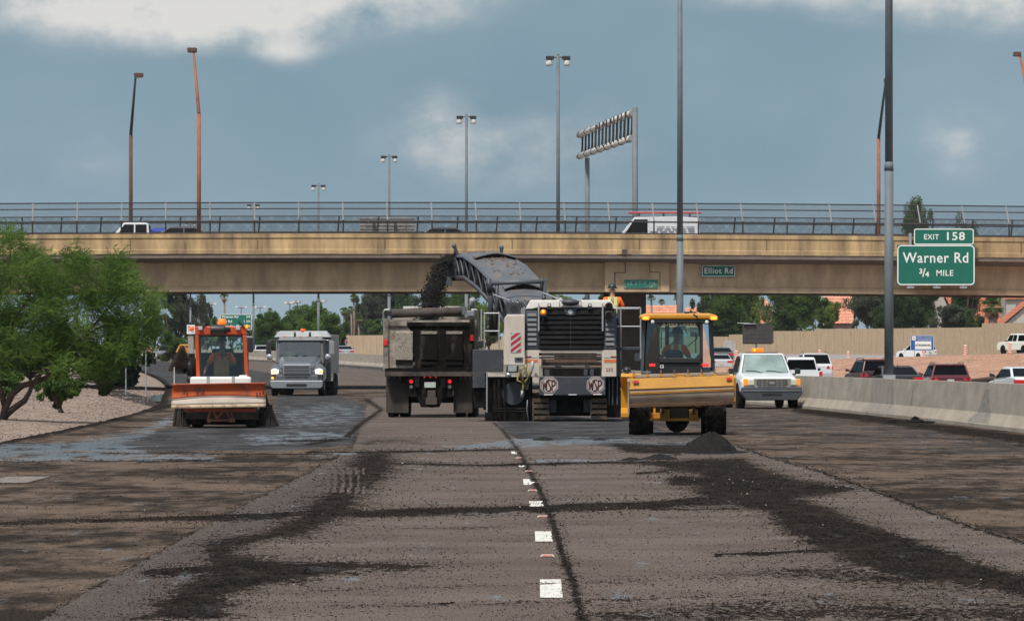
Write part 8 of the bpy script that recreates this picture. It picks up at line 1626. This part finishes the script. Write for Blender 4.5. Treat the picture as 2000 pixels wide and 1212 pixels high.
    part('mirror', M_BLKC, o, B(482.5, 494, 657, 687, -.06, .02), bevel=.03); part('mirror_rim', M_GALV, o, B(482, 494.5, 656, 688, -.045, .03), bevel=.035); m = MB(); m.tube([(X(482), .05, Z(646)), (X(487), .0, Z(648)), (X(487), .0, Z(656))], .014, 5); m.build('mirror_arm', M_BLKC, o); m = MB(); m.tube([(X(484), .05, Z(688)), (X(484), .1, Z(735))], .02, 5); m.build('mirror_stay', M_BLKC, o)
    # wheels
    for a, b, sg in ((374, 391, -1), (483, 500, 1)): wheel(o, (X(a)+X(b))/2-.02*sg, .35, .36, .24, sg)
    for a, b, sg in ((376, 392, -1), (480, 498, 1)): wheel(o, (X(a)+X(b))/2, 2.6, .42, .28, sg)
    MB().lathe([(.10, -.1), (.28, -.1), (.30, -.06), (.30, .06), (.28, .1), (.10, .1)], (X(373), 1.0, Z(722)), 'x', 24).build('spare_tyre', M_TYRE, o)
    # raised side broom: fan of bristles
    br = empty('side_broom', (0, 0, 0)); br.parent = o; hub = Vector((X(367), .1, Z(712))); rng = random.Random(8); m = MB()
    tipc = hub+Vector((-.42, -.05, .24)); ax_ = (tipc-hub).normalized(); e1 = ax_.cross(Vector((0, 1, 0))).normalized(); e2 = ax_.cross(e1)
    for k in range(620):
        a = rng.uniform(0, 2*pi); q = rng.uniform(.4, 1)**.5; r0 = .09*q; spread = .85*q; d1 = (ax_+(e1*cos(a)+e2*sin(a))*spread).normalized(); b0 = hub+(e1*cos(a)+e2*sin(a))*r0; L1 = rng.uniform(.34, .44); b1 = b0+d1*L1
        w = Vector((rng.uniform(-1, 1), rng.uniform(-1, 1), rng.uniform(-1, 1))).cross(d1).normalized()*.0055; m.hexa([b0-w, b0+w, b0+w+e1*.004, b0-w+e1*.004, b1-w, b1+w, b1+w+e1*.004, b1-w+e1*.004])
    bb = m.build('bristles', M_BST, br); bb['kind'] = 'stuff'
    MB().cyl(hub-ax_*.08, hub+ax_*.04, .12, .10, 14).build('broom_plate', M_BLKC, br); m = MB(); m.tube([hub-ax_*.06, Vector((X(374), .15, Z(722))), Vector((X(376), .2, Z(740)))], .045, 7); m.sphere(Vector((X(370), .1, Z(740))), .08); m.sphere(Vector((X(374), .1, Z(744))), .07); m.build('broom_arm', M_BLKC, br)
    # rear side brooms low on both sides
    for sx, cx_, cy in ((1, 519, 1.2), (-1, 353, 1.0)):
        m = MB(); r = random.Random(5+sx)
        c0 = Vector((X(cx_), cy, .42))
        for k in range(420):
            a = r.uniform(0, 2*pi); q = r.uniform(.5, 1); p0 = c0+Vector((.14*q*cos(a), .2*q*sin(a), r.uniform(-.05, .1))); p1 = c0+Vector((.27*q*cos(a)*(1.15 if sx > 0 else .8), .45*q*sin(a), -.40+r.uniform(0, .05))); w = Vector((.008, .0, 0)) if r.random() < .5 else Vector((0, .01, 0)); m.hexa([p0-w, p0+w, p0+w+Vector((.006, .006, 0)), p0-w+Vector((.006, .006, 0)), p1-w, p1+w, p1+w+Vector((.006, .006, 0)), p1-w+Vector((.006, .006, 0))])
        b2 = m.build('rear_broom', mat('bristles_black', (.022, .019, .017), rough=.95, var=.5, scale=9), o); b2['kind'] = 'stuff'; m = MB(); m.cyl(c0+Vector((0, 0, -.02)), c0+Vector((0, 0, .12)), .16, n=14); m.hexa([c0+Vector(v) for v in ((-.2*sx, -.1, .1), (.1*sx, -.1, .0), (.1*sx, .1, .0), (-.2*sx, .1, .1), (-.2*sx, -.1, .3), (.0, -.1, .42), (.0, .1, .42), (-.2*sx, .1, .3))]); m.build('broom_hub', M_UNDER, o)
    m = MB(); m.cyl((X(342), -.85, Z(752)), (X(342), -.85, Z(716)), .011, n=6); m.build('marker_rod', M_WH, o)
sweeper()
SITF = dict(pelvis=(0, 0, .12), chest=(0, .02, .48), neck=(0, .04, .65), head=(0, .05, .81), shL=(-.20, .02, .55), shR=(.20, .02, .55), elL=(-.33, .12, .30), elR=(.36, .10, .28), haL=(-.16, .36, .36), haR=(.42, .30, .10), knL=(-.15, .42, .15), knR=(.15, .42, .15), ftL=(-.15, .45, -.25), ftR=(.15, .45, -.25))
q_ = person((PX(434, 141.95), 141.95, 1.18), pi, 'sweeper driver in orange hi-vis behind the steering wheel in the orange cab', SITF, hat='cap', skin=M_SKIND)
# ================= small far machines on the left
def roller():
    d = 560.; s = FP/d; zb = 1.1; o = empty('paving_machine', (PX(288, d), d, zb), label='distant dark paving machine behind the thin steel fence posts', cat='paver'); X = lambda px: (px-288)/s; Z = lambda py: PZ(py, d)-zb
    part('hopper', M_UNDER, o, (X(269), X(303), 0, 2, 0, Z(700)), bevel=.05); part('deck_edge', M_GALV, o, (X(269), X(303), -.05, 0, Z(699), Z(697.5))); part('engine', M_UNDER, o, (X(281), X(301), .3, 2, Z(698), Z(688)), bevel=.08); part('seat', M_OR, o, (X(288), X(292), .3, .6, Z(688), Z(681))); m = MB(); m.cyl((X(298), .3, Z(690)), (X(297), .3, Z(676)), .05, n=6); m.cyl((X(270), .5, Z(678)), (X(297), .5, Z(676)), .06, n=6); m.build('canopy', M_POLED, o)
    for px in (275, 297): MB().cyl((X(px), -.1, .35), (X(px), .3, .35), .35, n=14).build('wheel', M_TYRE, o)
roller()
def yellow_loader():
    d = 430.; s = FP/d; zb = .55; o = empty('wheel_loader', (PX(352, d), d, zb), label='distant yellow wheel loader with raised dark bucket behind the broom', cat='loader'); X = lambda px: (px-352)/s; Z = lambda py: PZ(py, d)-zb
    part('engine_cover', M_YEL, o, (X(351), X(369), 0, 2, Z(690), Z(672)), bevel=.05); text_mesh('VOLVO', .22, o, M_BLKC, (X(360), -.02, Z(676.5)), bold=.008); m = MB(); m.hexa([(X(330), -.3, Z(699)), (X(345), -.3, Z(699)), (X(345), .8, Z(699)), (X(330), .8, Z(699)), (X(320), -.3, Z(689)), (X(347), -.3, Z(687)), (X(347), .8, Z(687)), (X(320), .8, Z(689))]); m.build('bucket', M_UNDER, o); m = MB(); m.cyl((X(343), .2, Z(692)), (X(352), .2, Z(674)), .1, n=6); m.build('lift_arm', M_YEL, o); part('chassis', M_UNDER, o, (X(350), X(370), 0, 2.4, .5, Z(690)))
    for px in (354, 367): MB().cyl((X(px), -.2, .55), (X(px), .3, .55), .6, n=18).build('wheel', M_TYRE, o)
yellow_loader()
def column_sign():
    d = 400.; s = FP/d; zb = .4; o = empty('speed_feedback_sign', (PX(375, d), d, zb), label='white sign panel on a thick pale concrete post left of the sweeper cab', cat='road sign'); X = lambda px: (px-375)/s; Z = lambda py: PZ(py, d)-zb
    part('post', mat('pale_concrete', (.30, .27, .24), rough=.9), o, (X(367), X(378), 0, .35, 0, Z(655)), bevel=.02); part('panel', M_WH, o, (X(365), X(381), -.1, -.04, Z(652), Z(634)), bevel=.01)
    m = MB(); 
    for a, t, c, b in ((367, 637, 372, 638.2), (367, 641, 370, 642), (367, 645, 371, 646), (374, 647.5, 379, 648.5)): m.box(X(a), X(c), -.11, -.101, Z(b), Z(t))
    m.build('small_print', M_BLKC, o); part('top_lamp', M_BLKC, o, (X(366), X(380), -.05, .3, Z(634), Z(629.5))); part('dark_base', M_UNDER, o, (X(368), X(380), -.1, .5, 0, Z(690)))
column_sign()
# ================= air: an even, thin haze over the whole site
def gravel_stones():
    rng = np.random.default_rng(21); P = []
    n = 26000; d = rng.uniform(118, 330, n); o = -22.2-rng.random(n)**1.5*14; x = CX(d)+o; P.append(np.stack([x, d], 1)[(x*FP/d+1000 > -80)])
    n = 11000; d = rng.uniform(280, 540, n); lo = 19.8; rx = ramp_x(d); cx = CX(d); x = cx+lo+rng.random(n)*(rx-.5-cx-lo); P.append(np.stack([x, d], 1))
    P = np.concatenate(P); P = P[(P[:, 0]*FP/P[:, 1]+1000 < 2080)]; n = len(P); z = terrain_z(P[:, 0], P[:, 1]); k = P[:, 1]/200; s = (.010+.022*rng.random(n)**3)*np.clip(k, .8, 1.3)
    base = np.array([(1, 0, 0), (0, 1, 0), (-1, 0, 0), (0, -1, 0), (0, 0, .9), (0, 0, -.4)], float); f = np.array([(0, 1, 4), (1, 2, 4), (2, 3, 4), (3, 0, 4), (1, 0, 5), (2, 1, 5), (3, 2, 5), (0, 3, 5)])
    V = (base[None]*(1+rng.uniform(-.4, .5, (n, 6, 3)))*s[:, None, None]+np.stack([P[:, 0], P[:, 1], z+s*.2], 1)[:, None]).reshape(-1, 3); F = (f[None]+(np.arange(n)*6)[:, None, None]).reshape(-1, 3)
    right = P[:, 0] > 5; mi = np.where(right, 2, 0)+(rng.random(n) < .45).astype(int)
    ms = [mat('stone_tan', (.30, .215, .175), rough=.95, var=.3, scale=5), mat('stone_dark', (.14, .10, .085), rough=.95, var=.3, scale=5), mat('stone_pink', (.48, .29, .205), rough=.95, var=.3, scale=5), mat('stone_redbrown', (.32, .18, .125), rough=.95, var=.3, scale=5)]
    o_ = np_mesh('gravel_stones', V, F, ms, mi=np.repeat(mi, 8)); tag(o_, 'decorative gravel stones covering the banks beside the road', 'gravel', kind='stuff')
gravel_stones()
def bank_strip():  # flat dark strip laid just above the left bank, tapering to the left
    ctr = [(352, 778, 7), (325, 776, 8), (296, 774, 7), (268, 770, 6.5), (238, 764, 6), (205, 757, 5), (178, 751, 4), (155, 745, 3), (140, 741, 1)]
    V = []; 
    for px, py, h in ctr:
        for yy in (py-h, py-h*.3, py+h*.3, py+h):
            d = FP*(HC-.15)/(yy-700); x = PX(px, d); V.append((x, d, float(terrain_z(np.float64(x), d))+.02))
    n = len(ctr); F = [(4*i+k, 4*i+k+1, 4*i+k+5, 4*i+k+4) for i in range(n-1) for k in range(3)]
    tag(np_mesh('path', V, F, mat('dark_strip', (.022, .019, .017), rough=.9, var=.3, scale=.8, spec=.1)), kind='structure')
bank_strip()
def haze():
    m = bpy.data.materials.new('haze_air'); m.use_nodes = True; nt = m.node_tree; nt.nodes.clear(); o = nt.nodes.new('ShaderNodeOutputMaterial'); v = nt.nodes.new('ShaderNodeVolumePrincipled')
    v.inputs['Color'].default_value = (.86, .92, .98, 1); v.inputs['Density'].default_value = .00004; v.inputs['Anisotropy'].default_value = .2; nt.links.new(v.outputs[0], o.inputs['Volume'])
    me = MB().box(-9500, 9500, -300, 20500, -1.5, 27).build('haze', m); me['kind'] = 'stuff'
haze()
